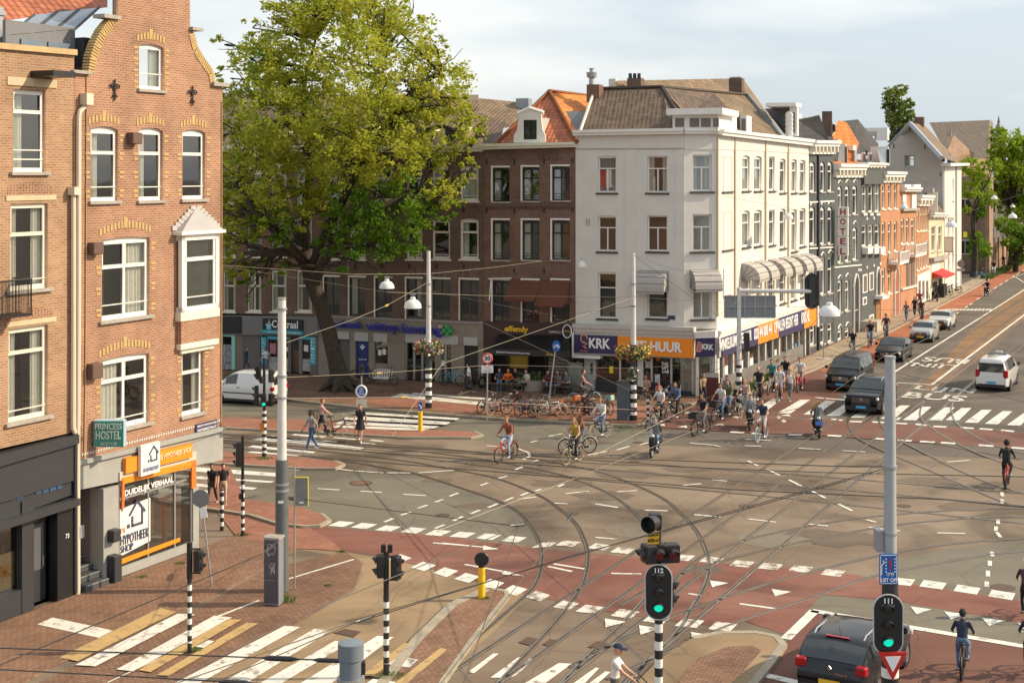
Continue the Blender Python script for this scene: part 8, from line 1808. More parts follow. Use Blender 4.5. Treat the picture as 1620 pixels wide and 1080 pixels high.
orangeb=M('orange bicycle paint',(.75,.16,.01),.4); redb=M('red bicycle paint',(.55,.03,.03),.4); blueb=M('light blue bicycle paint',(.10,.38,.50),.4); greyb=M('grey bicycle paint',(.25,.27,.28),.4); whiteb=M('white bicycle paint',(.6,.6,.56),.4); tanb=M('tan tyre',(.35,.28,.18),.8); bluety=M('pale blue tyre',(.30,.42,.52),.7); greenb=M('pale green crate',(.30,.48,.40),.7); brownb=M('brown leather',(.12,.05,.025),.7)
PB='bicycles parked along the kerb'
for (px,py,deg,col,lab,kw) in [(769,652,75,black,'black bicycle leaning behind the 30 sign post',{}),(788,655,60,greyb,'grey bicycle with pale tyres right beside the 30 sign post',dict(tyre=tanb)),(806,650,35,black,'dark bicycle with red brown crate near the 30 sign',dict(basket=brownb)),
  (817,655,200,black,'black bicycle lying low, second right of the 30 sign',{}),(832,657,65,M('purple bicycle paint',(.10,.05,.12),.4),'bicycle with purple fittings left of the pair with tan tyres',{}),(846,656,20,greyb,'grey bicycle with tan tyres in the middle of the row',dict(tyre=tanb)),(857,659,50,black,'black bicycle turned half towards us in the middle of the row',{}),(872,660,30,whiteb,'white bicycle left of the orange one',dict(tyre=tanb)),
  (896,657,28,orangeb,'bright orange bicycle with an orange front crate',dict(basket=orangeb)),(916,655,15,black,'black bicycle behind the orange one',dict()),(921,660,160,black,'black bicycle right of the orange one, tan tyres',dict(tyre=tanb)),(938,656,10,black,'black bicycle by the rack below the man in grey',{}),(958,659,75,black,'black bicycle carrying a pale green crate',dict(basket=greenb))]:
    bicycle(lab,G(px,py,.1),R(deg)+(A2 if deg not in (75,60) else A2),col,PB,lean=R(random.uniform(-9,9)),**kw)
bicycle('light blue bicycle parked at the pharmacy entrance',G(715,610,.1),A2,blueb,PB); bicycle('black fat tyred electric bike standing by the coffee bar wall',G(753,615,.1),A2+R(70),black,PB,wide=2.6,basket=None); bicycle('dark bicycle with tan tyres against the cabinets behind the striped flower pole',G(1006,640,.1),A2+R(10),black,PB,tyre=tanb)
bicycle('dark bicycle parked by the cargo bike at the pharmacy',G(575,604,.1),A2+R(30),black,PB)
for i,(x,y) in enumerate([(1500,466),(1510,463),(1551,441),(1560,437)]): bicycle(['bicycle by the red awning','second bicycle by the red awning','bicycle parked under the garden tree','bicycle parked by the boundary wall pier'][i],G(x,y,.1),A1+R(40+i*30),black if i%2 else blueb,'bicycles parked farther down the street')
# cargo bike
g=G(605,608,.1); t=thing('cargo_bicycle','cargo bicycle with white railed box in front of the blue pharmacy panel','bicycle',g,A2); bk=MB(); bk.box(-.5,.45,-.3,.3,.38,.44)
for k in range(7):
    x=-.5+.95*k/6
    for s in (.3,-.3): bk.tube([(x,s,.40),(x+.05,s*1.15,.85)],.018,4)
bk.tube([(-.45,.345,.85),(.5,.345,.85),(.5,-.345,.85),(-.45,-.345,.85)],.022,5,closed=True); bk.done('box_frame',white,t)
for x in (-.95,.75):
    b=MB(); b.tube(ringpts((x,0,.30),.28,22),.022,6,closed=True); w=b.done('wheel',rubber,t,True); b=MB()
    for k in range(8): a=k*.785; b.tube([(x,0,.3),(x+.27*math.cos(a),0,.3+.27*math.sin(a))],.004,3)
    b.done('spokes',steel,w)
b=MB(); b.tube([(-.95,0,.3),(-.5,0,.4),(.45,0,.4),(.75,0,.3)],.03,6); b.tube([(.45,0,.4),(.6,0,.9),(.62,0,1.05)],.022,6); b.tube([(.5,.28,1.08),(.62,0,1.05),(.5,-.28,1.08)],.015,5); b.done('frame',black,t)

# scooters
def scooter(label,loc,ang,paint,screen=True,plate=None,top=False,group='scooters',kindname='scooter'):
    t=thing(kindname,label,'scooter' if kindname=='scooter' else 'motorbike',loc,ang,group)
    for x,r in ((.62,.24),(-.58,.24)):
        b=MB(); b.tube(ringpts((x,0,r),r-.055,22),.055,8,closed=True); w=b.done('wheel',rubber,t,True); b=MB(); b.lathe([(.15,-.05),(.16,0),(.15,.05)],16,mat=Matrix.Translation((x,0,r))@Matrix.Rotation(R(90),4,'X')); b.done('rim',zinc,w)
    b=MB(); b.tube([(.62,0,.5),(.50,0,.62),(.42,0,.82),(.38,0,.98)],[.10,.17,.16,.09],12); b.ball((.62,0,.42),.17,12,8,(1.15,.55,.75)); b.done('front_shield',paint,t,True)
    b=MB(); b.box(-.35,.40,-.17,.17,.24,.32); b.done('floor_board',trim,t,bevel=.03)
    b=MB(); b.tube([(-.15,0,.45),(-.35,0,.55),(-.62,0,.62),(-.88,0,.66)],[.17,.22,.21,.08],12); b.done('rear_body',paint,t,True)
    b=MB(); b.tube([(.02,0,.78),(-.3,0,.79),(-.7,0,.82)],[.10,.16,.12],10); b.done('saddle',trim,t,True)
    b=MB(); b.tube([(.28,.34,1.02),(.38,.12,1.02),(.38,-.12,1.02),(.28,-.34,1.02)],.02,6)
    for s in (.3,-.3): b.tube([(.36,s,1.02),(.32,s*1.1,1.22)],.007,4); b.ball((.32,s*1.15,1.25),.06,8,5,(.3,1,.8))
    b.done('handlebar',trim,t); b=MB(); b.ball((.50,0,.96),.09,12,8,(.6,1,1)); b.done('headlight',lampc,t,True); b=MB(); b.ball((-.9,0,.66),.05,8,5); b.done('tail_light',lampr,t)
    if plate: b=MB(); b.box(.70,.715,-.18,.18,.66,.86); b.done('blue_panel',plate,t)
    if screen:
        b=MB(); n=8; pr=None
        for i in range(n+1):
            z=.95+.75*i/n; w=.30*(1-.35*(i/n)**2); row=[(.50-.18*i/n-.5*abs(k/4)**2*w,w*k/4,z) for k in range(-4,5)]
            if pr:
                for k in range(8): b.face([pr[k],pr[k+1],row[k+1],row[k]])
            pr=row
        b.done('windscreen',glass_mat('clear plastic',(.9,.92,.93),.10,.08),t,True)
    if top: b=MB(); b.box(-.98,-.62,-.2,.2,.84,1.15); b.done('top_box',trim,t,bevel=.04)
    return t
# ---------------------------------------------------------------- people
def ik(a, c, l1, l2, bend):
    "joint between a and c, bent towards bend"
    d=c-a; L_=min(d.length,(l1+l2)*.999); u=d.normalized(); x=(l1*l1-l2*l2+L_*L_)/(2*L_); h=math.sqrt(max(0,l1*l1-x*x)); b_=(bend-u*bend.dot(u)).normalized(); return a+u*x+b_*h
V3=lambda *a: Vector(a)
def pose(kind, k=0, lean=0):
    J={}
    if kind in('walk','stand','push'):
        st=.30 if kind!='stand' else .04; st*=1 if k%2==0 else -1
        J['pel']=V3(0,0,.93); J['wai']=V3(.0,0,1.08); J['che']=V3(.02+lean,0,1.30); J['nek']=V3(.03+lean,0,1.46); J['hed']=V3(.06+lean,0,1.60)
        for s,n in ((1,'L'),(-1,'R')):
            J['hip'+n]=V3(0,.09*s,.90); J['ank'+n]=V3(st*s*(1 if s*st>0 else 1.1),.09*s,.09 if s*st>0 else .13); J['kne'+n]=ik(J['hip'+n],J['ank'+n],.43,.42,V3(1,0,.1))
            J['sho'+n]=J['che']+V3(0,.175*s,.08); J['han'+n]=J['pel']+V3(-st*s*.8+.08,.25*s,-.06)
            if kind=='push' or k==5: J['han'+n]=J['che']+V3(.42,.16*s,-.28)
            J['elb'+n]=ik(J['sho'+n],J['han'+n],.29,.27,V3(-1,.2*s,-.1))
    elif kind=='sit':
        J['pel']=V3(0,0,.55); J['wai']=V3(.0,0,.70); J['che']=V3(.05+lean,0,.93); J['nek']=V3(.07+lean,0,1.09); J['hed']=V3(.11+lean,0,1.23)
        for s,n in ((1,'L'),(-1,'R')):
            J['hip'+n]=V3(.02,.09*s,.53); J['ank'+n]=V3(.52,.10*s,.09); J['kne'+n]=V3(.44,.11*s,.54); J['sho'+n]=J['che']+V3(0,.175*s,.08); J['han'+n]=V3(.30,.10*s,.72); J['elb'+n]=ik(J['sho'+n],J['han'+n],.29,.27,V3(-.5,.6*s,-.6))
    elif kind in('cycle','moto'):
        m=kind=='moto'; z0=.98 if not m else .86
        J['pel']=V3(-.24,0,z0+.03); J['wai']=V3(-.22+lean*.3,0,z0+.18); J['che']=V3(-.13+lean,0,z0+.40); J['nek']=V3(-.09+lean,0,z0+.56); J['hed']=V3(-.05+lean,0,z0+.70)
        for s,n in ((1,'L'),(-1,'R')):
            low=(s>0)==(k%2==0); J['hip'+n]=V3(-.22,.09*s,z0)
            J['ank'+n]=V3(-.07,.12*s,.22) if low else V3(-.14,.12*s,.54)
            if m: J['ank'+n]=V3(.18,.14*s,.42)
            J['kne'+n]=ik(J['hip'+n],J['ank'+n],.43,.42,V3(1,.15*s,.2)); J['sho'+n]=J['che']+V3(0,.175*s,.08); J['han'+n]=V3(.24,.28*s,1.10) if not m else V3(.28,.31*s,1.06)
            J['elb'+n]=ik(J['sho'+n],J['han'+n],.29,.28,V3(-.4,.5*s,-.7))
    for n,s in (('L',1),('R',-1)):
        J['toe'+n]=J['ank'+n]+V3(.15,.02*s,-.045); J['hel'+n]=J['ank'+n]+V3(-.035,0,-.04)
        u=(J['han'+n]-J['elb'+n]).normalized(); J['wri'+n]=J['han'+n]-u*.03
    return J
SKIN=M('skin',(.50,.28,.19),.6); SKIN2=M('tanned skin',(.36,.19,.12),.6); SKIN3=M('dark skin',(.10,.05,.032),.6)
clothes={}
def cloth(c): 
    k='cloth %.2f %.2f %.2f'%c
    return M(k,c,.85,.3,9,.5)
PEND=[]
def person(label, loc, ang, ps, top, bottom, shoes=(.5,.48,.45), hair=(.03,.02,.015), skin=SKIN, sleeve='short', legs='long', hs='short', k=0, lean=0, sc=1.0, group='people on foot', dress=False):
    J=pose(ps,k,lean); t=thing('person',label,'person',loc,ang,group); t.scale=(sc,sc,sc)
    b=MB(); segs=[]
    def limb_(a,c,r0,r1,lab,n=10):
        b.tube([J[a],J[a].lerp(J[c],.35),J[a].lerp(J[c],.8),J[c]],[r0,r0*.98+.002,r1*1.05,r1],n); b.ball(J[c],r1,8,6); segs.append((J[a],J[c],lab,(r0+r1)/2))
    up=(J['che']-J['wai']).normalized(); fw=V3(0,1,0).cross(up); rows=[]
    for p,rx,ry in ((J['pel']-V3(0,0,.07),.10,.135),(J['pel'],.12,.165),(J['wai'],.10,.14),(J['wai'].lerp(J['che'],.6),.11,.16),(J['che'],.115,.175),(J['che']+up*.09,.09,.17),(J['che'].lerp(J['nek'],.8),.05,.08),(J['nek']+up*.03,.048,.052)):
        rows.append([b.v(p+fw*(-rx)*math.cos(q*math.pi/8)+V3(0,1,0)*ry*math.sin(q*math.pi/8)) for q in range(16)])
    for A_,B_ in zip(rows,rows[1:]):
        for q in range(16): b.b.faces.new((A_[q],A_[(q+1)%16],B_[(q+1)%16],B_[q]))
    b.b.faces.new(rows[0]); b.b.faces.new(rows[-1])
    segs+=[(J['pel']-V3(0,0,.05),J['pel']+V3(0,0,.04),'bottom',.13),(J['wai'],J['che']+up*.06,'top',.14)]
    hd=J['hed']; hu=(hd-J['nek']).normalized(); b.tube([J['nek']-hu*.03,hd-hu*.05],[.055,.05],10); segs.append((J['nek']+hu*.03,hd,'skin',.05))
    b.ball(hd+hu*.02,.098,14,10,(1.0,.80,1.15)); b.ball(hd+V3(.035,0,-.065),.062,10,8,(.9,.85,.9)); b.ball(hd+V3(.10,0,-.01),.017,6,5,(1,.8,1.5))
    for s in (1,-1): b.ball(hd+V3(-.005,.082*s,0),.022,6,5,(.8,.5,1.3))
    segs.append((hd,hd+hu*.05,'skin',.11))
    for n in 'LR':
        limb_('sho'+n,'elb'+n,.052,.042,'up'+n); limb_('elb'+n,'wri'+n,.041,.028,'lo'+n); b.ball(J['sho'+n],.06,8,6)
        u=(J['wri'+n]-J['elb'+n]).normalized(); b.ball(J['han'+n]+u*.02,.042,8,6,(1,.8,.6)); segs.append((J['han'+n],J['han'+n]+u*.06,'skin',.035))
        limb_('hip'+n,'kne'+n,.088,.058,'th'+n,12); limb_('kne'+n,'ank'+n,.056,.036,'sh'+n); b.tube([J['hel'+n],J['ank'+n]+V3(.03,0,-.04),J['toe'+n]],[.04,.045,.034],8); b.ball(J['toe'+n],.034,7,5); segs.append((J['hel'+n],J['toe'+n],'shoe',.04))
    me=bpy.data.meshes.new('body'); b.b.to_mesh(me); b.b.free(); o=bpy.data.objects.new('body',me); C.objects.link(o); o.parent=t
    md=o.modifiers.new('r','REMESH'); md.mode='VOXEL'; md.voxel_size=.019; md.use_smooth_shade=True
    mats=[skin,cloth(top),cloth(bottom),cloth(shoes)]
    PEND.append((o,J,segs,mats,sleeve,legs,dress))
    # hair, cap or helmet
    hm=cloth(hair); H_=hd+hu*.03; b=MB()
    if hs in('short','long','bun','tail'):
        bmesh.ops.create_uvsphere(b.b,u_segments=14,v_segments=10,radius=.112,matrix=Matrix.Translation(H_)@Matrix.Diagonal((1.0,.88,1.12,1)))
        bmesh.ops.delete(b.b,geom=[v for v in b.b.verts if (v.co-H_).x>.045 and (v.co-H_).z<.055 or (v.co-H_).z<(-.03 if (v.co-H_).x>-.03 else -.075)],context='VERTS')
        if hs=='long': 
            for q in range(5): y=-.06+.03*q; b.tube([H_+V3(-.06,y,-.02),H_+V3(-.10,y*1.2,-.14),H_+V3(-.10,y*1.1,-.27),H_+V3(-.09,y*.9,-.34)],[.04,.045,.04,.015],7)
        if hs=='bun': b.ball(H_+V3(-.12,0,.05),.045,8,6)
        if hs=='tail': b.tube([H_+V3(-.10,0,.02),H_+V3(-.16,0,-.06),H_+V3(-.15,0,-.2)],[.03,.03,.01],7)
        b.done('hair',hm,t,True)
    elif hs in('cap','helmet'):
        bmesh.ops.create_uvsphere(b.b,u_segments=16,v_segments=10,radius=.118 if hs=='cap' else .135,matrix=Matrix.Translation(H_+V3(0,0,.015))@Matrix.Diagonal((1.05,.9,1.05,1)))
        bmesh.ops.delete(b.b,geom=[v for v in b.b.verts if (v.co-H_).z<(.02 if hs=='cap' else -.02 if (v.co-H_).x>.02 else -.07)],context='VERTS')
        if hs=='cap': b.box(.07,.21,-.075,.075,.03,.045,mat=Matrix.Translation(H_)@Matrix.Rotation(R(8),4,'Y'))
        b.done(hs,hm,t,True)
    b=MB()
    for s in (1,-1): b.ball(hd+V3(.083,.033*s,.012),.012,6,5)
    b.done('eyes',black,t); b=MB(); b.box(.083,.094,-.022,.022,-.068,-.060,mat=Matrix.Translation(hd)); b.done('mouth',redm,t)
    # fingers
    for n,s in (('L',1),('R',-1)):
        u=(J['wri'+n]-J['elb'+n]).normalized(); side=V3(0,1,0) if abs(u.y)<.9 else V3(1,0,0); sd_=(side-u*side.dot(u)).normalized(); nn=u.cross(sd_); b=MB(); p0=J['han'+n]+u*.03
        if nn.z>0: nn=-nn
        for i,ln in enumerate((.06,.07,.066,.05)): q=p0+sd_*(i-1.5)*.017; b.tube([q,q+u*ln*.5,q+u*ln*.8+nn*ln*.5],[.0095,.009,.007],5)
        q=J['han'+n]-sd_*.03*(-1 if s>0 else 1)*-1; b.tube([q,q+u*.03+nn*.02,q+u*.05+nn*.045],[.011,.01,.008],5); b.done('fingers',skin,t,True)
    if dress: b=MB(); b.lathe([(.17,.0),(.19,-.18),(.25,-.42),(.24,-.42),(.15,-.05)],16,J['pel']+V3(0,0,.08)); b.done('skirt',cloth(bottom if dress!='top' else top),t,True)
    return t
def finish_people():
    dg=bpy.context.evaluated_depsgraph_get()
    for o,J,segs,mats,sleeve,legs,dress in PEND:
        me=bpy.data.meshes.new_from_object(o.evaluated_get(dg)); o.modifiers.clear(); old=o.data; o.data=me; bpy.data.meshes.remove(old); me.name='body'; me.materials.clear()
        for m_ in mats: me.materials.append(m_)
        n=len(me.polygons); c=np.empty(n*3); me.polygons.foreach_get('center',c); c=c.reshape(-1,3); best=np.full(n,1e9); mi=np.zeros(n,int)
        for p,q,lab,r in segs:
            p=np.array(p); q=np.array(q); d=q-p; tt=np.clip(((c-p)@d)/max(1e-9,d@d),0,1); dist=np.linalg.norm(c-(p+tt[:,None]*d),axis=1)-r
            if lab=='skin': v=np.zeros(n,int)
            elif lab=='top': v=np.ones(n,int)
            elif lab=='bottom': v=np.full(n,2)
            elif lab=='shoe': v=np.full(n,3)
            elif lab[:2]=='up': v=np.where(tt<{'none':-.1,'short':.62,'long':2}[sleeve],1,0)
            elif lab[:2]=='lo': v=np.full(n,1 if sleeve=='long' else 0)
            elif lab[:2]=='th': v=np.where(tt<(2 if legs=='long' else .8),2,0)
            else: v=np.full(n,2 if legs=='long' else 0)
            m_=dist<best; best[m_]=dist[m_]; mi[m_]=v[m_]
        me.polygons.foreach_set('material_index',mi.astype(np.int32)); me.polygons.foreach_set('use_smooth',[True]*n); me.update()
def at2(rear,front,z=0): 
    a,c=G(*rear,z),G(*front,z); m=(a+c)/2; return m, math.atan2(c.y-a.y,c.x-a.x)
GC='cyclists riding across the junction'; GB='bicycles being ridden'
def cyclist(rear,front,lab,blab,top,bottom,bc=None,bk={},z=0,**kw):
    m,a=at2(rear,front,z); q=1.09 if rear[1]<760 else (.92 if rear[1]>940 else 1.04); bk=dict(bk); bk['sc']=q; kw['sc']=q; bicycle(blab,m,a,bc,GB,**bk); return person(lab,m,a,'cycle',top,bottom,group=GC,**kw), m, a
def backpack(lab,m,a,off=(-.32,0,1.38),col=(.02,.02,.025),sc=1.0):
    v=Vector(off); ca,sa=math.cos(a),math.sin(a); t=thing('backpack',lab,'bag',m+Vector((v.x*ca-v.y*sa,v.x*sa+v.y*ca,v.z)),a); b=MB(); b.box(-.09,.07,-.15,.15,-.22,.22); b.done('bag_body',cloth(col),t,bevel=.045); b=MB()
    for s in (1,-1): b.tube([(.07,.09*s,.18),(.20,.10*s,.15),(.22,.10*s,.0),(.07,.10*s,-.15)],.014,5)
    b.done('straps',cloth(col),t)
jean=(.12,.19,.32); bl=(.015,.015,.02); wh=(.62,.62,.62); gry=(.16,.16,.17); red_h=(.25,.08,.03); brn=(.08,.04,.02); bld=(.35,.24,.10); orh=(.42,.14,.04)
_,m,a=cyclist((815,725),(786,734),'woman on a red bicycle in a rust shirt and light jeans','red bicycle under the woman in the rust shirt',(.30,.09,.05),(.35,.45,.58),redb,shoes=wh,hair=orh,hs='bun',sleeve='long',lean=.02); backpack('small dark backpack on the woman on the red bicycle',m,a,(-.34,0,1.36),(.04,.02,.02),1)
cyclist((921,727),(892,737),'cyclist with mustard top and black trousers in mid junction','dark bicycle under the cyclist in mustard',(.50,.32,.05),bl,tanb and black,dict(tyre=tanb),hair=bld,hs='long',sleeve='none'); cyclist((927,717),(900,719),'cyclist with long brown hair just behind the one in mustard','bicycle with pale frame behind the mustard cyclist',(.22,.10,.05),gry,whiteb,hair=(.22,.09,.04),hs='long',sleeve='long')
cyclist((962,690),(935,697),'woman with long red hair in white top and blue jeans cycling','dark bicycle with tan tyres under the red haired woman',wh,jean,black,dict(tyre=tanb),hair=red_h,hs='long',sleeve='long',shoes=wh)
cyclist((908,642),(941,641),'person in grey on a bicycle with pale blue tyres, on the pavement','bicycle with pale blue tyres on the pavement by the doorway',(.14,.13,.12),(.14,.12,.12),black,dict(tyre=bluety),z=.1,hair=brn,sleeve='none')
_,m,a=cyclist((1054,668),(1030,676),'red haired cyclist in white shirt and dark trousers with black backpack','black bicycle under the red haired man',wh,bl,black,hair=orh); backpack('black backpack of the red haired man in white',m,a)
cyclist((1122,683),(1095,691),'cyclist in black shirt and grey trousers on an electric bicycle','electric bicycle with black front basket',bl,gry,black,dict(basket=trim,wide=1.6),hair=brn,skin=SKIN2); cyclist((1149,664),(1128,671),'cyclist in white shirt and jeans with big black panniers','black bicycle with panniers and covered crate',wh,jean,black,dict(basket=trim,bag=trim),hair=brn,skin=SKIN2)
cyclist((1180,645),(1160,652),'woman in black shirt cycling with a dark front crate','grey bicycle with dark crate, left of the scooters',bl,jean,greyb,dict(basket=trim),hair=brn,hs='long'); cyclist((1206,632),(1192,640),'bald man in a black shirt cycling','black bicycle under the bald man',bl,bl,black,hair=SKIN.name and brn,hs='none')
cyclist((1213,692),(1196,701),'man in navy shirt and pale shorts on a bicycle with a pale blue front tyre','bicycle with pale blue tyres near the zebra',(.03,.04,.08),(.55,.5,.48),black,dict(tyre=bluety),hair=(.06,.05,.04),legs='short',shoes=wh)
cyclist((1238,630),(1227,639),'man in white shirt and white shorts cycling past the long wall','dark bicycle under the man all in white',wh,wh,black,hair=brn,legs='short',shoes=wh); cyclist((1247,614),(1236,620),'man in black shirt cycling behind the man in white','bicycle of the man in black by the long wall',bl,gry,black,hair=brn)
person('woman in white tank top and grey trousers standing by the long wall',G(1250,634),A1+R(180),'walk',wh,gry,hair=brn,hs='bun',sleeve='none',shoes=wh)
cyclist((1271,614),(1259,624),'cyclist in white shirt with red and blue bags beside the black van','flowery bicycle with a red and blue side bag',wh,(.35,.25,.2),redb,dict(bag=M('blue red bag',(.25,.03,.06),.7)),hair=brn)
cyclist((1354,561),(1343,570),'cyclist in black behind the black van roof','bicycle behind the black van',bl,gry,greyb,hair=orh,hs='bun'); cyclist((1382,545),(1371,553),'cyclist in black shirt and jeans on the red cycle path','bicycle on the red path ahead of the sedan',bl,jean,black,hair=orh,hs='bun',shoes=wh); cyclist((1406,533),(1397,541),'cyclist in brown jacket on the red path, third in line','third bicycle in line on the red path',(.12,.06,.06),gry,black,hair=bld,sleeve='long',hs='helmet')
cyclist((1462,505),(1453,513),'cyclist in maroon shirt near the white small cars','bicycle beside the small white cars',(.12,.04,.05),bl,black,hair=brn); cyclist((1459,490),(1450,496),'farther cyclist in dark red near the orange houses','farther bicycle near the orange houses',(.25,.05,.08),gry,black,hair=brn)
cyclist((1575,434),(1569,440),'distant cyclist in black and white before the brick wall','distant bicycle with white trousers rider',bl,wh,black,hair=brn,sc=1.1); cyclist((1590,424),(1585,429),'farthest cyclist, all in black','farthest bicycle on the red path',bl,bl,black,hair=brn,sc=1.1)
_,m,a=cyclist((1589,778),(1597,761),'rider in black jacket and hood seen from behind at the right','red fronted bicycle ridden away at the right',bl,bl,redb,dict(wide=1.8),hair=bl,sleeve='long',hs='helmet',sc=1.05); backpack('black rucksack on the rider in the black jacket',m,a)
cyclist((1520,1084),(1526,1048),'cyclist in navy padded vest and jeans, bottom right, seen from behind','black bicycle of the rider in the navy vest',(.02,.03,.06),jean,black,dict(wide=1.6),hair=(.02,.02,.02),sleeve='long',skin=SKIN2,shoes=wh)
cyclist((1622,990),(1626,960),'cyclist with white helmet and dark jacket at the right edge','bicycle of the helmeted rider at the right edge',(.06,.03,.04),bl,black,hair=wh,hs='helmet',sleeve='long'); cyclist((1628,1085),(1632,1050),'cyclist in dark clothes cut off at the lower right edge','bicycle at the lower right edge',(.02,.03,.06),bl,black,hair=bl,sleeve='long',shoes=wh)
# scooters with riders
GS='scooters with riders'
for (px,py,deg,lab,rl,scr,pl,tp,c,hh) in [(1036,720,250,'black scooter with tall clear windscreen in mid junction','scooter rider in dark jacket and jeans behind a tall windscreen',True,None,False,bl,gry),(1187,678,258,'black scooter with green tinged headlight beside the man in navy','scooter rider in grey behind the windscreen left of the man in navy',True,None,True,gry,brn),(1293,690,-95,'dark scooter with a blue front panel before the black suv','scooter rider in black behind a windscreen before the black suv',True,M('blue panel scooter',(.08,.2,.6),.4),False,bl,gry),(1561,468,235,'black motorbike coming down the right lane','motorbike rider in black with helmet',False,None,False,bl,bl)]:
    g=G(px,py); scooter(lab,g,R(deg),blackp,scr,pl,tp,GS,'scooter' if px<1500 else 'motorbike'); person(rl,g,R(deg),'moto',c,jean if px<1100 else bl,group=GS,hair=hh,hs='helmet' if px>1500 else 'short',sleeve='long')
scooter('dark scooter parked before the red awning',G(1479,476,.1),A1+R(30),blackp,False,None,False,'parked scooters','scooter')
# people on foot
P_=lambda x,y,z=0:G(x,y,z)
person('man in black t shirt and dark trousers at the left corner, left of the pair',P_(336,799,.03),R(-100),'walk',bl,(.05,.05,.04),hair=bl,skin=SKIN2,k=1,sc=.93); person('woman in black t shirt and beige trousers at the left corner, right of the pair',P_(353,798,.03),R(-75),'walk',bl,(.42,.32,.24),hair=bl,hs='tail',shoes=wh,sc=.92)
person('woman in grey vest and blue jeans stepping over the crossing',P_(493,713),R(215),'walk',(.30,.29,.28),(.03,.08,.20),hair=bl,hs='tail',sleeve='long',shoes=wh,skin=SKIN3,sc=1.08); person('woman in black dress with white trim walking towards us',P_(570,699),R(-95),'walk',bl,bl,hair=brn,hs='bun',legs='short',shoes=wh,dress=True,sc=1.04)
m=P_(508,690,.1); person('man in pink shirt wheeling a black bicycle past the crossing',m,R(10),'push',(.55,.30,.30),bl,hair=red_h,k=1,sc=1.05); bicycle('black bicycle wheeled by the man in pink',P_(531,693,.1),R(12),black,GB,tyre=tanb,sc=1.1)
t=thing('shoulder_bag','tan shoulder bag of the man in pink','bag',m+V3(-.18,-.15,1.0),0); b=MB(); b.box(-.13,.13,-.05,.05,-.14,.12); b.done('bag_body',cloth((.35,.25,.15)),t,bevel=.03); b=MB(); b.tube([(-.1,0,.1),(.05,.05,.45),(.12,0,.1)],.012,5); b.done('strap',cloth((.35,.25,.15)),t)
m=P_(973,1141); person('man in navy cap and white t shirt with a pushchair, bottom centre',m,R(-12),'push',(.72,.70,.66),(.12,.1,.08),hair=(.01,.02,.07),hs='cap',skin=SKIN,k=1,sc=1.04)
t=thing('pushchair','dark pushchair pushed by the man in the navy cap','pushchair',m+V3(.98,-.15,0),R(-12)); b=MB(); b.tube([(-.45,.2,1.05),(-.1,.2,.7),(.3,.2,.2)],.014,6); b.tube([(-.45,-.2,1.05),(-.1,-.2,.7),(.3,-.2,.2)],.014,6); b.tube([(-.45,.2,1.05),(-.45,-.2,1.05)],.018,6); b.tube([(-.1,.2,.7),(-.35,.2,.2)],.012,5); b.tube([(-.1,-.2,.7),(-.35,-.2,.2)],.012,5); b.done('frame',trim,t)
b=MB(); b.ball((.08,0,.72),.33,14,10,(1,.72,.75)); bmesh.ops.delete(b.b,geom=[v for v in b.b.verts if v.co.z<.66],context='VERTS'); b.done('hood',cloth(bl),t,True); b=MB(); b.box(-.15,.3,-.2,.2,.4,.5); b.done('seat',cloth(bl),t,bevel=.03)
for x,y in ((-.35,.2),(-.35,-.2),(.3,.2),(.3,-.2)): b=MB(); b.tube(ringpts((x,y,.12),.10,14),.018,6,closed=True); b.done('wheel',rubber,t)
person('man in dark blue jacket before the mint green shop',P_(389,592,.1),R(-20),'walk',(.03,.05,.09),(.06,.08,.12),hair=bl,sleeve='long'); person('man in white t shirt and jeans before the cyan framed shop',P_(421,592,.1),R(-120),'walk',wh,jean,hair=bl,skin=SKIN2)
person('man in grey shirt and jeans walking by the orange houses',P_(1434,509,.1),AT,'walk',(.15,.16,.18),jean,hair=brn); person('woman in black with pram by the orange houses',P_(1447,501,.1),AT,'walk',bl,bl,hair=brn,hs='long')
def seat(x,y,lab,w=1.2,ang=None):
    t=thing('bench',lab,'bench',P_(x,y,.1),A2 if ang is None else ang); b=MB(); b.box(-w/2,w/2,-.2,.2,.40,.45); b.done('seat',M('bench wood',(.10,.065,.04),.7),t)
    for s in (-1,1): b=MB(); b.box(s*w*.42-.03,s*w*.42+.03,-.18,.18,0,.40); b.done('leg',trim,t)
    return t
NB=A2-R(90)
seat(797,619,'low bench under the yellow panel of the coffee bar',2.2); seat(884,623,'bench under the menu wall of the coffee bar',1.6); seat(1031,631,'long bench ledge under the gift shop window',2.6)
person('seated guest in orange jacket at the coffee bar',P_(803,618.5,.02),NB+R(30),'sit',(.75,.18,.03),gry,hair=bl,group='people seated outside',sleeve='long',lean=.12); person('seated guest in black with pale trousers at the coffee bar',P_(821,618.5,.02),NB-R(50),'sit',bl,(.45,.42,.38),hair=brn,group='people seated outside',lean=.1)
person('woman with sunglasses seated under the menu wall',P_(884,622.5,.02),NB-R(20),'sit',(.22,.16,.15),(.30,.29,.28),hair=brn,hs='long',group='people seated outside',sleeve='long'); person('woman in beige top and shorts on the gift shop bench',P_(1022,630.5,.02),NB+R(5),'sit',(.45,.32,.22),(.40,.28,.2),hair=brn,group='people seated outside',sleeve='none',legs='short')
person('man in black cap and shirt on the gift shop bench',P_(1052,631.5,.02),NB,'sit',bl,jean,hair=bl,hs='cap',group='people seated outside',skin=SKIN3); person('small child in pink seated beside the man in the cap',P_(1042,631,.1),NB+R(15),'sit',(.5,.12,.25),(.45,.12,.25),hair=bl,group='people seated outside',sc=.72,shoes=wh)
t=thing('table','small dark cafe table between the seated guests','table',P_(812,624,.1)); cyl('top',t,(0,0,.70),(0,0,.73),.32,trim,18); cyl('leg',t,(0,0,0),(0,0,.70),.03,trim)
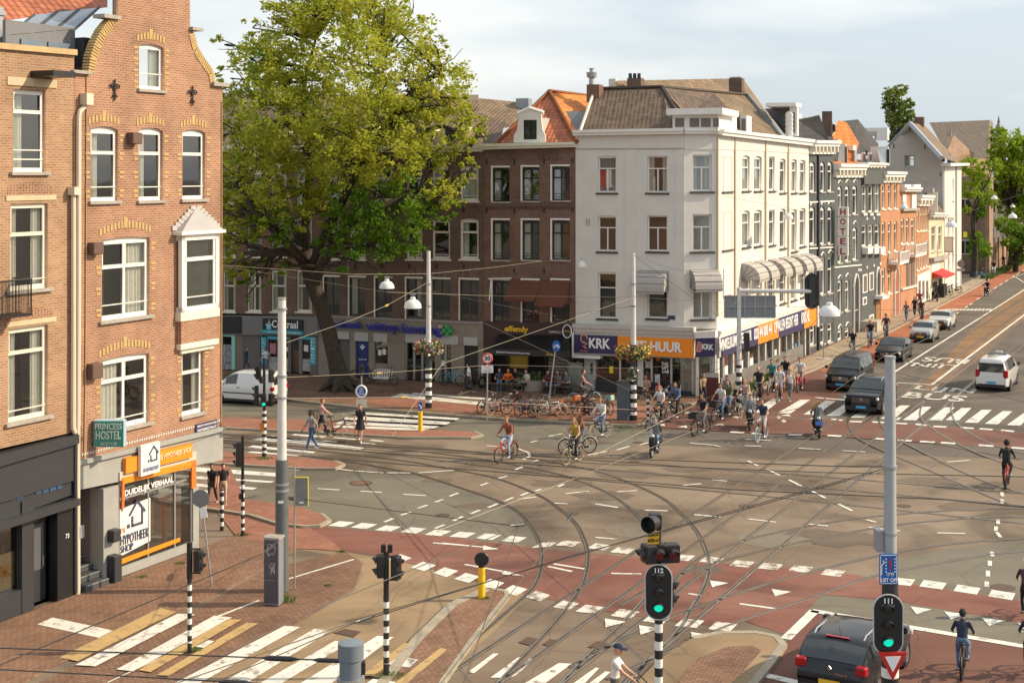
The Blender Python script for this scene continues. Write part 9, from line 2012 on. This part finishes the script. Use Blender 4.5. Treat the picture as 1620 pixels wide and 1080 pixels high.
t=thing('planter','pale oval planter in front of the coffee bar','planter',P_(841,618,.1)); b=MB(); b.lathe([(.45,0),(.6,.55),(.62,.6),(.5,.6)],20,mat=Matrix.Diagonal((1.5,.7,1,1))); b.done('pot',stone,t,True); b=MB()
for i in range(180): p=V3(random.uniform(-.8,.8),random.uniform(-.3,.3),random.uniform(.55,1.1)); b.face([p+V3(random.uniform(-.1,.1),random.uniform(-.1,.1),random.uniform(-.1,.1)) for _ in range(3)])
b.done('plant',grass_m,t)
t=thing('menu_board','upright green grey board beside the coffee bar bench','sign',P_(910,620,.1),A2); b=MB(); b.box(-.45,.45,-.05,.05,.05,1.7); b.done('panel',M('board green grey',(.12,.14,.12),.5),t); b=MB(); b.box(-.38,.38,-.06,-.05,.5,1.6); b.done('face',M('board face',(.2,.22,.19),.4,.3,5),t)
t=thing('pavement_sign','dark red flag sign standing at the building corner','sign',P_(1127,640,.05),A2); b=MB(); b.box(-.35,.35,-.03,.03,.1,1.75); b.done('flag',M('oxblood cloth',(.12,.03,.03),.8),t); b=MB(); b.box(-.35,.35,-.035,.035,1.5,1.75); b.done('flag_top',lightgrey,t)
for i,(x,y) in enumerate([(1462,476),(1489,470),(1492,467)]): t=thing('waste_bin',['dark bin by the people at the orange houses','dark bin by the red awning','second dark bin by the red awning'][i],'bin',P_(x,y,.1),A1); b=MB(); b.box(-.35,.35,-.35,.35,0,1.1); b.done('body',trim,t,bevel=.05); b=MB(); b.box(-.38,.38,-.38,.38,1.1,1.18); b.done('lid',charcoal,t)
cyclist((1160,657),(1140,664),'cyclist in olive jacket and jeans between the panniers and the crate bicycle','bicycle of the rider in the olive jacket',(.12,.13,.06),jean,black,hair=brn,sleeve='long'); cyclist((1184,655),(1170,662),'cyclist with pale pink top just behind the scooter by the zebra','bicycle just behind the scooter by the zebra',(.55,.36,.32),gry,black,dict(tyre=tanb),hair=bld,hs='long')
cyclist((1226,619),(1214,626),'cyclist in teal shirt by the weeds along the long wall','bicycle by the weeds along the long wall',(.05,.22,.24),bl,greyb,hair=bl,hs='bun'); cyclist((1078,662),(1056,668),'cyclist in denim jacket right behind the red haired man','bicycle of the cyclist in the denim jacket',(.10,.16,.28),bl,black,hair=brn,hs='long',sleeve='long')
person('man in grey hoodie standing at the striped foot of the gantry',P_(1150,643,.1),R(-120),'stand',(.22,.22,.23),jean,hair=brn,sleeve='long'); person('woman in camel coat standing at the navy corner sign',P_(1112,640,.1),R(-70),'walk',(.40,.27,.14),bl,hair=brn,hs='long',sleeve='long')
for i,(x,a_,c_,lb) in enumerate([(790,20,(.05,.06,.12),'seated guest in navy at the left end of the coffee bar'),(834,-20,wh,'seated guest in white beside the pale planter'),(866,30,(.10,.03,.03),'seated guest in dark red right of the planter'),(898,-30,gry,'seated guest in grey at the right end of the menu wall')]): person(lb,P_(x,618.5+(x-790)*.05,.02),NB+R(a_),'sit',c_,bl if i%2 else jean,hair=brn if i else bl,group='people seated outside',hs='long' if i==2 else 'short')
t=thing('table','second small cafe table, under the menu wall','table',P_(875,626,.1)); cyl('top',t,(0,0,.70),(0,0,.73),.32,trim,18); cyl('leg',t,(0,0,0),(0,0,.70),.03,trim)
person('man in white shirt walking past the pharmacy entrance',P_(742,622,.1),R(170),'walk',wh,(.05,.05,.06),hair=bl,skin=SKIN2)
finish_people()
